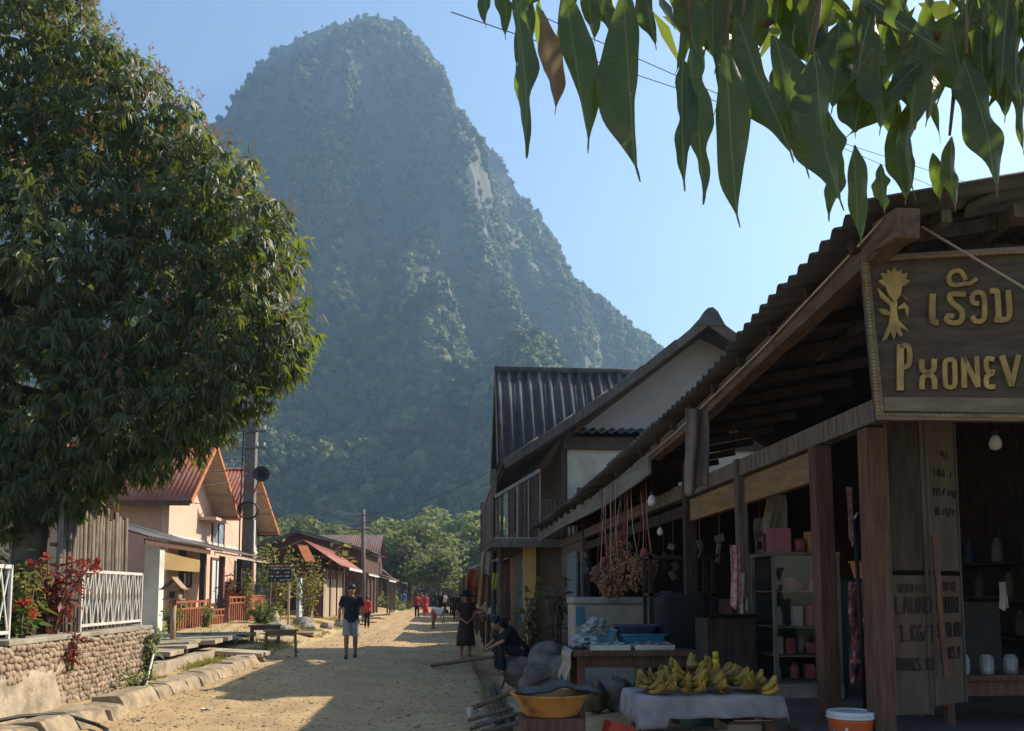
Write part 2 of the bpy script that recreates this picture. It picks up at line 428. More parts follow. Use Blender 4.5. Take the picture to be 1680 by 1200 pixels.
def make_forest():
    col = bpy.data.collections.new("forest_clumps")
    srcs = []
    for i in range(5):
        me = blob_mesh(40+i)
        o = bpy.data.objects.new("forest_clump", me); col.objects.link(o); srcs.append(o)
    rs = random.Random(5); pts = []; scl = []
    tries = 0
    while len(pts) < 42000 and tries < 120000:
        tries += 1
        x = rs.uniform(-420, 470); y = 232+ 430*rs.random()**1.25
        if abs(x-0.0) > y*0.62+40: continue
        e = 3.0
        z = mz(x, y); zx = mz(x+e, y); zy = mz(x, y+e)
        slope = math.hypot(zx-z, zy-z)/e
        keep = 1.0
        if slope > 2.2: keep = 0.75
        if slope > 4: keep = 0.6
        # cliffs: more plants per plan area, since the face is long
        m = noise.noise(V((x*.018, z*.012, y*.01)))
        if slope > 3 and m > .35: keep *= .6
        if rs.random() > keep: continue
        reps = 1 + int(min(6, slope*1.3)) + (7 if slope > 3 else 0)
        for k in range(reps):
            xx = x + rs.uniform(-3, 3); yy = y + rs.uniform(-3, 3)
            zz = mz(xx, yy)
            s = (rs.uniform(.4, .95) if rs.random() < .72 else rs.uniform(1.0, 1.6))*(1.3 if y < 430 else .85)*(.8 if slope > 2 else 1)
            if y > 560: s *= .75
            pts.append((xx, yy, zz)); scl.append(s)
    me = bpy.data.meshes.new("forest"); me.from_pydata(pts, [], [])
    a = me.attributes.new("sc", 'FLOAT', 'POINT'); a.data.foreach_set("value", scl)
    o = bpy.data.objects.new("forest", me); COL.objects.link(o)
    ng = bpy.data.node_groups.new("forest", 'GeometryNodeTree')
    ng.interface.new_socket("Geometry", in_out='INPUT', socket_type='NodeSocketGeometry')
    ng.interface.new_socket("Geometry", in_out='OUTPUT', socket_type='NodeSocketGeometry')
    gi = ng.nodes.new("NodeGroupInput"); go = ng.nodes.new("NodeGroupOutput")
    ip = ng.nodes.new("GeometryNodeInstanceOnPoints"); ci = ng.nodes.new("GeometryNodeCollectionInfo")
    ci.inputs['Collection'].default_value = col; ci.inputs['Separate Children'].default_value = True; ci.inputs['Reset Children'].default_value = True
    na = ng.nodes.new("GeometryNodeInputNamedAttribute"); na.data_type = 'FLOAT'; na.inputs[0].default_value = "sc"
    rv = ng.nodes.new("FunctionNodeRandomValue"); rv.data_type = 'FLOAT_VECTOR'; rv.inputs[0].default_value = (-.25,-.25,0); rv.inputs[1].default_value = (.25,.25,6.28)
    ng.links.new(gi.outputs[0], ip.inputs['Points']); ng.links.new(ci.outputs[0], ip.inputs['Instance'])
    ip.inputs['Pick Instance'].default_value = True
    ng.links.new(rv.outputs[0], ip.inputs['Rotation']); ng.links.new(na.outputs[0], ip.inputs['Scale'])
    ng.links.new(ip.outputs[0], go.inputs[0])
    md = o.modifiers.new("g", 'NODES'); md.node_group = ng
    tag(o, "dense green forest covering the limestone mountain", None, None, "stuff")
make_forest()

# ------------------------------------------------------------------ roofing, boards
def corr(parent, mt, e0, e1, r0, r1, wave=.16, amp=.02, panels=6, rows=1, name="roof_sheet", thick=.008, seg=6, jit=.006, flip=False):
    e0, e1, r0, r1 = V(e0), V(e1), V(r0), V(r1)
    L = (e1-e0).length; nrm = (e1-e0).cross(r0-e0).normalized()
    if nrm.z < 0: nrm = -nrm
    for i in range(panels):
        u0 = i/panels; u1 = (i+1)/panels; du = min(wave*.5/L, .3/panels)
        for j in range(rows):
            v0 = max(0, j/rows - (.03 if j else 0)); v1 = (j+1)/rows
            nw = max(2, int(round((u1-u0)*L/wave*seg))); off = .012*j + rnd(0, jit) + (.004 if i % 2 else 0); tl = rnd(-jit, jit)
            ee = rnd(-.02, .02) if j == 0 else 0
            b = MB()
            def fn(u, v):
                uu = u0 + (u1+du-u0)*u; vv = v0+(v1-v0)*v
                if v == 0: vv += ee/ max(.5, (r0-e0).length)
                p = e0.lerp(e1, min(1, uu)).lerp(r0.lerp(r1, min(1, uu)), vv)
                return p + nrm*(amp*math.sin(2*math.pi*uu*L/wave) + off + tl*u)
            b.sheet(fn, nw, 2)
            b.build(name, mt, parent, smooth=True, solid=thick)

def boards(parent, mt, p0, p1, z0, z1, n, thick=.02, gap=.006, name="board", jz=0.0, horizontal=False):
    p0, p1 = V((p0[0], p0[1], 0)), V((p1[0], p1[1], 0)); d = (p1-p0)
    nr = d.normalized().cross(V((0,0,1)))
    if horizontal:
        h = (z1-z0)/n
        for i in range(n):
            a = p0 + nr*rnd(-.004, .004); b_ = p1 + nr*rnd(-.004, .004); z = z0+h*(i+.5)
            MB().beam((a.x, a.y, z), (b_.x, b_.y, z), thick, h-gap).build(name, mt, parent)
    else:
        w = d.length/n; dn = d.normalized()
        for i in range(n):
            c = p0 + dn*(w*(i+.5)) + nr*rnd(-.005, .005)
            b = MB(); b.beam((c.x, c.y, z0+rnd(-jz, jz)), (c.x+rnd(-.004,.004), c.y+rnd(-.004,.004), z1+rnd(-jz, jz)), thick, w-gap, upv=dn)
            b.build(name, mt, parent)

def leaf_quad(b, base, d, nrm, l, w, droop=.15):
    d = d.normalized(); s = d.cross(nrm)
    if s.length < 1e-4: s = d.cross(V((1, .3, 0)))
    s.normalize(); up = s.cross(d)
    m = base + d*(l*.45)
    t = base + d*l - V((0,0,1))*(l*droop)
    b.add([base, m+s*w-up*w*.25, t, m-s*w-up*w*.25], [(0,1,2,3)])

# ------------------------------------------------------------------ left: cobble wall, rails
WX = -5.05
def make_cobble_wall():
    t = thing("cobble_wall", "low wall faced with rounded cobbles under the white railing", "wall", (WX, 11.5, 0.1))
    y0, y1, zb, zt = 6.5, 14.9, 0.10, 0.98
    box("core", m_concl, t, WX-.28, WX-.02, y0, y1, zb-.3, zt, .015)
    box("coping", m_conc, t, WX-.30, WX+.03, 10.2, y1+.02, zt+.003, zt+.07, .012)
    box("end_pier", m_concl, t, WX-.30, WX+.045, y1-.16, y1+.06, zb-.3, zt-.003, .02)
    b = MB(); b.sheet(lambda u, v: (WX+.02+.025*noise.noise(V((u*9, v*4, 2))), y0+(11.55+.35*v-y0)*u, zb-.1+(.66)*v), 30, 6)
    b.build("render_patch", m_concl, t, smooth=True, solid=.03, label="patch of smeared cement render at the foot of the wall")
    meshes = []
    m_st = mat("cobble", (0.34,0.26,0.18), (0.22,0.165,0.115), scale=9, bump=.3, rand=.38)
    for k in range(7):
        bb = MB(); bb.ball((0,0,0), 1, 8, 5)
        rs = random.Random(k)
        o3 = V((rs.random()*9, rs.random()*9, 0))
        bb.v = [tuple(V(p)*(1+.28*noise.noise(V(p)*1.1+o3))) for p in bb.v]
        meshes.append(bb.mesh("cobble", m_st, smooth=True))
    spots = []
    rs = random.Random(3); z = zb+.04
    while z < zt-.02:
        y = y0+rs.uniform(0, .05)
        rh = rs.uniform(.036, .05)
        while y < y1-.2:
            w = rs.uniform(.034, .062)
            lim = .50 + .10*noise.noise(V((y*1.5, 0, 0)))
            if not (z < zb+lim and y < 11.45+.3*noise.noise(V((0, z*3, 4)))):
                spots.append((y+w, z+rs.uniform(-.018,.018), w*rs.uniform(.9,1.15), rh*rs.uniform(.9,1.25)))
            y += w*1.75
        z += rh*1.62
    spots.sort(key=lambda s: -s[2]*s[3]*(1.0 if s[0] > 9.6 else .4))
    rest = MB()
    for i, (y, z, w, h) in enumerate(spots):
        ang = rs.uniform(-.6, .6); dx = rs.uniform(-.012, .012)
        if i < 300:
            o = link(bpy.data.objects.new("cobble", meshes[i % 7]), t)
            o.location = V((WX+.012+dx, y, z)) - wloc(t); o.scale = (rs.uniform(.03,.048), w, h); o.rotation_euler = (ang, 0, 0)
        else:
            me = meshes[i % 7]; c, s = math.cos(ang), math.sin(ang)
            sx = rs.uniform(.03,.045)
            rest.add([(WX+.012+dx+p.co.x*sx, y+(p.co.y*w)*c-(p.co.z*h)*s, z+(p.co.y*w)*s+(p.co.z*h)*c) for p in me.vertices], [tuple(f.vertices) for f in me.polygons])
    tag(rest.build("small_cobbles", m_st, t, smooth=True), kind="stuff")
make_cobble_wall()

def make_railing(y0, y1, n, lab):
    t = thing("white_railing", lab, "railing", (WX-.14, y0, 1.05), "white iron railings on the cobble wall")
    x = WX-.14; z0, z1 = 1.13, 1.90
    beam("top_rail", m_wpaint, t, (x, y0, z1), (x, y1, z1), .035, .045)
    beam("bottom_rail", m_wpaint, t, (x, y0, z0), (x, y1, z0), .03, .04)
    for y in (y0, y1): beam("post", m_wpaint, t, (x, y, 1.051), (x, y, z1+.02), .035, .035, up=(0,1,0))
    w = (y1-y0)/n
    for i in range(n):
        a = y0+i*w
        beam("diagonal_bar", m_wpaint, t, (x+.004, a+.02, z0+.02), (x+.004, a+w/2, z1-.02), .014, .022, up=(0,1,0))
        beam("diagonal_bar", m_wpaint, t, (x-.004, a+w-.02, z0+.02), (x-.004, a+w/2, z1-.02), .014, .022, up=(0,1,0))
        beam("diagonal_bar", m_wpaint, t, (x+.012, a+.02, z1-.03), (x+.012, a+w/2, z0+.02), .014, .022, up=(0,1,0))
        beam("diagonal_bar", m_wpaint, t, (x-.012, a+w-.02, z1-.03), (x-.012, a+w/2, z0+.02), .014, .022, up=(0,1,0))
        if i: beam("upright_bar", m_wpaint, t, (x, a, z0), (x, a, z1), .014, .014, up=(0,1,0))
make_railing(12.45, 14.8, 6, "white iron lattice railing between red leaved shrub and cobble wall's end")
make_railing(8.2, 10.5, 5, "white iron lattice railing beside the red leaved shrub, under the tree")

def make_bamboo():
    m_bam = mat("grey_bamboo", (0.20,0.165,0.125), (0.10,0.082,0.062), scale=6, stretch=(4,4,.8), bump=.2, rand=.3)
    t = thing("bamboo_screen", "tall weathered bamboo slat screen behind the white railing", "fence", (-5.75, 13.6, .25))
    n = 19; y0, y1 = 13.0, 15.5
    for i in range(n):
        y = y0+(y1-y0)*i/(n-1); zt = 2.95+rnd(-.16, .16)
        tube("slat", m_bam, t, [(-5.75+rnd(-.012,.012), y, .22), (-5.75+rnd(-.012,.012), y+rnd(-.01,.01), 1.5), (-5.75+rnd(-.02,.02), y+rnd(-.02,.02), zt)], [.05,.047,.042], 7)
    for z in (.8, 2.3): tube("cross_pole", m_bam, t, [(-5.83, y0-.1, z), (-5.83, y1+.1, z+.03)], .03, 7)
make_bamboo()

# ------------------------------------------------------------------ mango tree
m_mango = leafmat("mango_leaf", (0.016,0.032,0.009), (0.060,0.075,0.024), (0.36,0.44,0.04), .30, .46, .35)
m_bark = mat("bark", (0.16,0.115,0.08), (0.075,0.055,0.04), scale=4, stretch=(2,2,.6), bump=.6, bscale=14)
m_blos = leafmat("blossom", (0.30,0.19,0.075), (0.36,0.20,0.11), (0.35,0.22,0.08), .3, .8, .1)
def make_mango():
    base = V((-6.25, 13.1, 0.15))
    t = thing("mango_tree", "large dark leafy mango tree in flower behind the cobble wall", "tree", base)
    top = atY(110, 620, 13.8)
    tube("trunk", m_bark, t, [base-V((0,0,.3)), base+V((.03,.05,.9)), base+V((-.05,.15,2.0)), base+V((-.1,.3,3.2)), top], [.34,.27,.24,.22,.18], 12)
    lobes = [(42,105,14.6,1.6),(-90,70,15,2.0),(215,240,14.2,1.2),(150,172,14.2,1.15),(330,345,13.9,1.08),(262,300,14.2,1.1),(405,405,13.6,.92),(450,565,13.4,.62),(400,535,13.5,.95),
             (372,612,13.4,.78),(305,668,13.3,.74),(212,712,13.2,.72),(105,755,13.3,.8),(20,790,13.2,.8),(-90,770,13.4,1.0),(150,430,14.6,2.1),(0,600,14.6,2.0),(50,300,15.2,2.1),(-190,330,15.2,2.6),(-220,620,14.6,2.2),
             (250,570,14.0,1.45),(310,460,14.2,1.35),(120,640,13.8,1.5),(-60,470,13.9,1.9),(60,470,13.5,1.6),(200,660,13.6,1.0)]
    Ls = [(atY(px, py, Y), r) for px, py, Y, r in lobes]
    for c, r in Ls:
        m = (top+c)/2 + V((rnd(-.2,.2), rnd(-.2,.2), -.3))
        tube("limb", m_bark, t, [top+V((0,0,-.4)), m, c], [.10,.07,.03], 7)
    tube("limb", m_bark, t, [atY(150,660,13.2), atY(160,600,12.9), atY(178,545,12.9)], [.12,.10,.07], 8)
    b = MB(); bl = MB(); rs = random.Random(11)
    for li, (c, r) in enumerate(Ls):
        n = int(4*math.pi*r*r*36)
        for i in range(n):
            d = V((rs.gauss(0,1), rs.gauss(0,1), rs.gauss(0,1))).normalized()
            # lumpy outline
            lump = 1 + .24*noise.noise(c*3 + d*2.2) + .14*noise.noise(c*5+d*5)
            rr = r*lump*(rs.uniform(.86, 1.04) if rs.random() < .75 else rs.uniform(.5, .86))
            p = c + d*rr
            if p.y > 16.5 or p.z < 2.0: continue
            if any(k != li and (p-c2).length < r2*.72 for k, (c2, r2) in enumerate(Ls)): continue
            nl = rs.randint(7, 11); a0 = rs.random()*6.28
            ax = (d*.7 + V((rs.gauss(0,.3), rs.gauss(0,.3), rs.gauss(0,.3)))).normalized()
            u = ax.cross(V((.3,.2,1))).normalized(); w = ax.cross(u)
            for k in range(nl):
                a = a0 + k*2.4
                dr = (u*math.cos(a) + w*math.sin(a))*rs.uniform(.45, .8) + ax*rs.uniform(.0, .55) + V((0,0,-rs.uniform(.35,1.1)))
                leaf_quad(b, p + ax*rs.uniform(-.06,.05), dr, ax, rs.uniform(.12,.25), rs.uniform(.018,.031), rs.uniform(.05,.45))
            if d.z > .15 and rr > r*.92 and rs.random() < (.42 if p.z > 7 else .16):
                h = rs.uniform(.14, .30); tp = p + d*.08
                for k in range(12):
                    f = rs.random(); dr = V((rs.gauss(0,.5), rs.gauss(0,.5), .6))
                    leaf_quad(bl, tp + V((0,0,h*f)), dr, V((rs.gauss(0,1),rs.gauss(0,1),.2)), .12*(1.15-f), .009, 0)
    b.build("crown", m_mango, t); bl.build("blossom", m_blos, t)
make_mango()

# ------------------------------------------------------------------ shrubs
def leafy(b, p, n, spread, l, w, rs, up=.3, droop=.3):
    for i in range(n):
        d = V((rs.gauss(0,1), rs.gauss(0,1), rs.gauss(0,.6)+up)).normalized()
        leaf_quad(b, p + V((rs.gauss(0,spread), rs.gauss(0,spread), rs.gauss(0,spread))), d, V((rs.gauss(0,.5), rs.gauss(0,.5), 1)), l*rs.uniform(.6,1.2), w*rs.uniform(.7,1.2), droop)
def shrub(name, label, base, stems, h, spread, mt, l, w, nl, seed, group=None, stem_mat=None, lean=(0,0), top_only=False, cat="shrub", flower=None):
    rs = random.Random(seed); base = V(base)
    t = thing(name, label, cat, base, group); b = MB(); fb = MB()
    for s in range(stems):
        a = rs.random()*6.28; hh = h*rs.uniform(.6, 1.05); sp = spread*rs.uniform(.3, 1)
        tip = base + V((math.cos(a)*sp+lean[0], math.sin(a)*sp+lean[1], hh)); mid = base.lerp(tip, .5)+V((0,0,hh*.08))
        tube("stem", stem_mat or m_bark, t, [base+V((math.cos(a)*.05, math.sin(a)*.05, -.05)), mid, tip], [.018,.014,.008], 5)
        for i in range(nl):
            f = rs.uniform(.7, 1.05) if top_only else rs.uniform(.2, 1.05)
            p = (base.lerp(mid, f*2) if f < .5 else mid.lerp(tip, f*2-1))
            leafy(b, p, 1, .05*spread/.3, l, w, rs)
        if flower:
            for i in range(rs.randint(1, 2)):
                fb = MB(); leafy(fb, tip+V((rs.gauss(0,.08), rs.gauss(0,.08), rs.gauss(0,.06))), 14, .012, .06, .024, rs, up=.2); fb.build("flower_head", flower, t)
    b.build("foliage", mt, t)
    return t
m_croton = leafmat("croton_leaf", (0.10,0.018,0.020), (0.20,0.055,0.025), (0.35,0.05,0.03), .3, .4, .4)
m_green = leafmat("shrub_leaf", (0.05,0.095,0.02), (0.10,0.155,0.03), (0.25,0.38,0.05), .35, .45, .35)
m_ylw = leafmat("yellow_leaf", (0.16,0.17,0.035), (0.24,0.20,0.04), (0.40,0.38,0.07), .35, .5, .3)
m_tree_dark = leafmat("bush_leaf", (0.020,0.034,0.012), (0.05,0.07,0.022), (0.2,0.28,0.04), .3, .45, .35)
m_redfl = leafmat("red_flower", (0.50,0.02,0.015), (0.62,0.05,0.03), (0.6,0.05,0.03), .3, .6, .2)
shrub("croton_shrub", "tall croton shrub with dark red leaves leaning over the cobble wall", (-5.40, 12.0, .98), 10, 1.05, .42, m_croton, .20, .032, 26, 1, flower=m_redfl, lean=(.12,.12))
shrub("croton_shrub", "dark red trailing shrub hanging down the cobble wall's face", (-5.02, 11.75, .62), 6, .45, .22, m_croton, .17, .03, 22, 12)
shrub("green_shrub", "yellowish green shrub among the red croton leaves on the wall", (-5.46, 11.5, .98), 9, .85, .34, m_ylw, .10, .03, 30, 2)
shrub("green_shrub", "small green shrub at the foot of the first railing section", (-5.2, 10.75, 1.0), 5, .42, .2, m_green, .11, .03, 22, 3, flower=m_redfl)
shrub("weed_clump", "bright green weeds sprouting at the cobble wall's end pier", (-5.0, 14.62, .12), 7, .8, .26, m_green, .15, .045, 16, 4, cat="weeds")
shrub("weed_clump", "weeds growing beside the kerb under the cobble wall", (-4.72, 13.4, .10), 8, .3, .28, m_green, .12, .02, 14, 5, cat="weeds")

for i_, (x_, y_, h_, w_) in enumerate(((-5.75,9.0,1.9,.8),(-6.2,10.4,2.0,.9),(-5.9,11.6,1.7,.7),(-6.6,12.3,2.2,.8),(-6.9,9.6,2.3,.9))):
    shrub("garden_bush", "dark leafy bush under the mango tree behind the white railing", (x_, y_, .3), 12, h_, w_, m_tree_dark, .24, .05, 40, 60+i_, "dark bushes under the mango tree")

# ------------------------------------------------------------------ kerb, slabs, tables
def make_kerb():
    k = tag(bpy.data.objects.new("kerb", None), kind="structure"); COL.objects.link(k)
    y = 5.0; i = 0; rs = random.Random(4)
    while y < 20.2:
        L = rs.uniform(.4, .75); x = -4.40 + rs.uniform(-.04,.04)
        if abs(y-14.2) < .3: y += .35
        b = MB(); z1 = .17+rs.uniform(-.03,.03); e = rs.uniform(-.03,.03)
        sl = .16+rs.uniform(-.03,.03)
        nn = 5
        def ring(yy): 
            j = lambda: rs.uniform(-.012,.012)
            return [(x+sl+j(), yy, -.12), (x+.06+j(), yy, z1-.05+j()), (x+j(), yy, z1+e+j()), (x-.34+j(), yy, z1+.02+j()), (x-.36, yy, -.12)]
        rows = [ring(y+.01+(L-.02)*q/nn) for q in range(nn+1)]
        vs_ = [p for r_ in rows for p in r_]
        fs_ = [(a*5+c, a*5+(c+1)%5, (a+1)*5+(c+1)%5, (a+1)*5+c) for a in range(nn) for c in range(5)]
        fs_ += [(4,3,2,1,0), tuple(nn*5+c for c in range(5))]
        b.add(vs_, fs_); b.build("kerb_block", mat("dusty_kerb", (0.36,0.285,0.19), (0.24,0.185,0.12), scale=6, bump=.8, bscale=22, c3=(0.17,0.135,0.085), big=3), k, bevel=.012)
        y += L
make_kerb()
def make_bank_slabs():
    t = tag(bpy.data.objects.new("pavement", None), kind="structure"); COL.objects.link(t)
    rs = random.Random(9)
    box("retaining_wall", m_concl, t, -5.6, -5.30, 14.75, 20.6, -.1, .30, .02)
    y = 15.0
    while y < 24.5:
        L = rs.uniform(.7, 1.25); z = .46 + rs.uniform(-.03,.05)
        x0 = -5.35 + rs.uniform(-.22, .2); x1 = -7.3+rs.uniform(-.2,.2)
        m = Matrix.Rotation(rs.uniform(-.05,.05), 3, 'X') @ Matrix.Rotation(rs.uniform(-.05,.05), 3, 'Y') @ Matrix.Rotation(rs.uniform(-.07,.07), 3, 'Z')
        MB().obox(((x0+x1)/2, y+L/2, z), (x0-x1, L-.04, rs.uniform(.07,.10)), m).build("slab", m_concl, t, bevel=.012)
        y += L
    for yy in (15.6, 17.5, 19.4, 21.6, 23.6):
        box("slab_support", m_conc, t, -6.9, -5.75, yy-.12, yy+.12, 0, .40, .01)
    # lower slab beside the table
    MB().obox((-5.0, 20.3, .22), (1.5, .9, .09), Matrix.Rotation(.06, 3, 'Y')).build("slab", m_concl, t, bevel=.012)
    box("slab_support", m_conc, t, -5.6, -5.2, 20.0, 20.6, 0, .18, .01)
    for (x, yy, sx, sy, z) in ((-5.3,25.5,1.1,.8,.22),(-5.9,27.2,1.3,.9,.32),(-5.1,29.8,1.2,.8,.2),(-4.7,43.0,1.4,1.0,.22),(-4.5,46.0,1.6,.8,.2),(-4.6,52,1.8,1.2,.22)):
        MB().obox((x, yy, z), (sx, sy, .10), Matrix.Rotation(rs.uniform(-.08,.08), 3, 'Y') @ Matrix.Rotation(rs.uniform(-.4,.4), 3, 'Z')).build("slab", m_concl, t, bevel=.012)
make_bank_slabs()
m_bench = mat("raw_bench_wood", (0.20,0.135,0.085), (0.11,0.072,0.045), scale=5, stretch=(.8,5,5), bump=.25)
def table(name, label, c, rz, L, Wd, H, mt, group=None, th=.04, leg=.05, splay=.0):
    t = thing(name, label, "table", (0,0,0), group)
    MB().box(-L/2, L/2, -Wd/2, Wd/2, H-th, H).build("table_top", mt, t, bevel=.006)
    MB().box(-L/2+.06, L/2-.06, -Wd/2+.045, -Wd/2+.07, H-th-.10, H-th-.003).build("apron", mt, t)
    MB().box(-L/2+.06, L/2-.06, Wd/2-.07, Wd/2-.045, H-th-.10, H-th-.003).build("apron", mt, t)
    for sx in (-1,1):
        for sy in (-1,1):
            x, y = sx*(L/2-.07), sy*(Wd/2-.06)
            MB().beam((x+sx*splay, y+sy*splay*.5, 0), (x, y, H-th-.003), leg, leg, (0,1,0)).build("leg", mt, t)
    t.location = c; t.rotation_euler = (0,0,rz); return t
p = atZ(460, 1079); table("market_table", "narrow wooden table standing at the road's edge beside the kerb", (p.x, p.y, .02), R(8), .82, .46, .66, m_bench, splay=.03)
p = atZ(432, 1070); table("market_table", "wooden table set behind the roadside table on the broken slab", (p.x-.12, p.y+.75, .10), R(5), .85, .5, .60, m_bench)

# ------------------------------------------------------------------ pink house (two gables to the street)
m_red_barge = m_orange
m_pane = mat("window_pane", (0.30,0.36,0.42), (0.22,0.27,0.33), rough=.15, bump=0, spec=.6, scale=1.5)
m_curtain = mat("pale_curtain", (0.55,0.60,0.62), (0.45,0.50,0.53), rough=.8, stretch=(1,8,1), scale=4, bump=.2)
def make_pink_house():
    XF, XO, XB = -10.3, -9.3, -17.0
    t = thing("pink_house", "pink plastered house with two red tin gables behind the brown fence", "house", (XF, 33, .3))
    e1 = atX(313,829,XO); k1 = atX(356,742,XO); f1 = atX(393,846,XO); k2 = atX(424,764,XO); f2 = atX(458,862,XO)
    k1.z = (k1.z+k2.z)/2+.05; k2.z = k1.z
    ze = (e1.z+f1.z)/2; f2.z = ze-.05; e1.z = ze+.02; f1.z = ze
    ym = f1.y
    zf = .35
    # walls
    ywl, ywr = e1.y+.75, f2.y-.75
    MB().prism([(XF, ywl, zf), (XF, ywr, zf), (XF, ywr, ze+.35), (XF, k2.y, k2.z-.12), (XF, ym, ze+.02), (XF, k1.y, k1.z-.12), (XF, ywl, ze+.35)], (-.22, 0, 0)).build("front_wall", m_pinkl, t)
    box("side_wall", m_pink, t, XB, XF-.223, ywl, ywl+.2, zf, ze+.3)
    box("side_wall", m_pink, t, XB, XF-.223, ywr-.2, ywr, zf, ze+.3)
    box("corner_pilaster", m_pinkl, t, XF-.24, XF+.03, ywl-.03, ywl+.25, zf, ze+.1, .008)
    box("string_course", m_wpaint, t, XF+.003, XF+.05, ywl+.3, ywr, 3.62, 3.74)
    box("plinth", m_conc, t, XB, XF+.35, ywl-.2, ywr+.2, -.2, zf+.03)
    # roof planes
    def plane(ye, ze_, yk, zk):
        corr(t, m_redtin, (XO, ye, ze_), (XB, ye, ze_), (XO, yk, zk), (XB, yk, zk), .17, .02, 8, 1)
    plane(e1.y, e1.z, k1.y, k1.z); plane(f1.y, f1.z, k1.y, k1.z)
    plane(f1.y, f1.z+.002, k2.y, k2.z); plane(f2.y, f2.z, k2.y, k2.z)
    for a, k in ((e1, k1), (f1, k1), (f1, k2), (f2, k2)):
        s = -1 if a.y < k.y else 1
        # barge board, soffit, purlins
        d = (V((0, k.y, k.z))-V((0, a.y, a.z))).normalized(); up = V((0, -d.z, d.y)) * (1 if d.y > 0 else -1)
        o = up*-.055
        beam("barge_board", m_orange, t, V((XO+.012, a.y, a.z))+o, V((XO+.012, k.y, k.z))+o, .025, .17, up=up)
        q = up*-.10
        b = MB(); A = V((0, a.y, a.z))+q; K = V((0, k.y, k.z))+q
        b.prism([(XO-.005, A.y, A.z), (XO-.005, K.y, K.z), (XF+.0, K.y, K.z), (XF+.0, A.y, A.z)], up*-.018)
        b.build("soffit", m_soffit, t)
        for f in (.05, .36, .68):
            c = A.lerp(K, f) + up*-.055
            beam("purlin", m_soffit if f > .1 else m_orange, t, (XO-.01, c.y, c.z), (XF+.01, c.y, c.z), .06, .07, up=up)
    for k in (k1, k2): tube("ridge_cap", m_redtin, t, [(XO, k.y, k.z+.03), (XB, k.y, k.z+.03)], .07, 8)
    for yy, zz in ((e1.y, e1.z), (f2.y, f2.z)): box("eave_board", m_brown, t, XB, XO-.03, yy-.015, yy+.015, zz-.17, zz-.03)
    # upper window beside the recess, lower door, windows
    def win(px0, px1, py0, py1, name="window", m=m_pane):
        a = atX(px0, py1, XF); b_ = atX(px1, py0, XF)
        y0, y1, z0, z1 = a.y, b_.y, a.z, b_.z
        w = MB().box(XF+.004, XF+.03, y0, y1, z0, z1).build(name, m, t)
        for (c, d, e, f) in ((y0-.09,y0,z0-.09,z1+.09),(y1,y1+.09,z0-.09,z1+.09),(y0,y1,z1,z1+.09),(y0,y1,z0-.09,z0),((y0+y1)/2-.03,(y0+y1)/2+.03,z0,z1)):
            MB().box(XF+.003, XF+.07, c, d, e, f).build("frame", m_brown, w)
        return w
    win(347, 366, 861, 897)
    win(344, 361, 920, 990, "door", m_curtain)
    win(384, 398, 925, 962); win(296, 312, 925, 960)
    # hood over the recess between the gables
    box("door_hood", m_soffit, t, XF, XF+.7, f1.y-2.6, f1.y-.6, ze-.28, ze-.16)
    # porch
    XP, XE = -8.05, -7.65
    y0 = atX(243, 880, XE).y; y1 = atX(441, 915, XE).y
    zE0, zE1 = atX(243, 880, XE).z, atX(441, 917, XE).z
    yc = y0+(y1-y0)*.42
    zc = zE0+(zE1-zE0)*.42
    corr(t, m_asb, (XE, y0, zE0), (XE, yc, zc), (XF+.1, y0, zE0+.75), (XF+.1, yc, zc+.75), .20, .028, 5, 1, "porch_roof_sheet", .01)
    corr(t, m_tin, (XE+.15, yc, zc-.05), (XE+.15, y1, zE1-.05), (XF+.1, yc, zc+.62), (XF+.1, y1, zE1+.62), .12, .012, 6, 1, "porch_roof_sheet")
    beam("porch_fascia", m_brown, t, (XE-.12, y0+.1, zE0-.12), (XE-.12, yc, zc-.12), .03, .14)
    beam("porch_fascia", m_soffit, t, (XE+.02, yc+.02, zc-.15), (XE+.02, y1, zE1-.15), .03, .12)
    for px in (298, 332, 363, 392):
        p = atX(px, 970, XP); z1 = zE0+(zE1-zE0)*(p.y-y0)/(y1-y0)
        box("porch_post", m_dark if px != 363 else m_brown, t, XP-.09, XP+.09, p.y-.09, p.y+.09, zf-.1, z1-.06, .01)
    p = atX(252, 970, XP)
    box("white_pillar", m_plaster, t, XP-.2, XP+.2, p.y-.2, p.y+.2, 0, zE0-.04, .012)
    box("porch_floor", m_conc, t, XF-.1, XP+.25, p.y-.25, y1, -.2, zf, .02)
    # hanging ochre blind
    m_bl = mat("ochre_blind", (0.36,0.25,0.10), (0.27,0.18,0.075), scale=5, stretch=(1,1,9), bump=.25)
    a, c = atX(266, 902, XP+.14), atX(326, 936, XP+.14)
    b = MB(); b.sheet(lambda u, v: (XP+.14+.03*math.sin(u*7+v*2), a.y+(c.y-a.y)*u, a.z-.06+(c.z-a.z+.1*u)*v-.1*u), 16, 5); b.build("blind", m_bl, t, solid=.015)
    return t
make_pink_house()

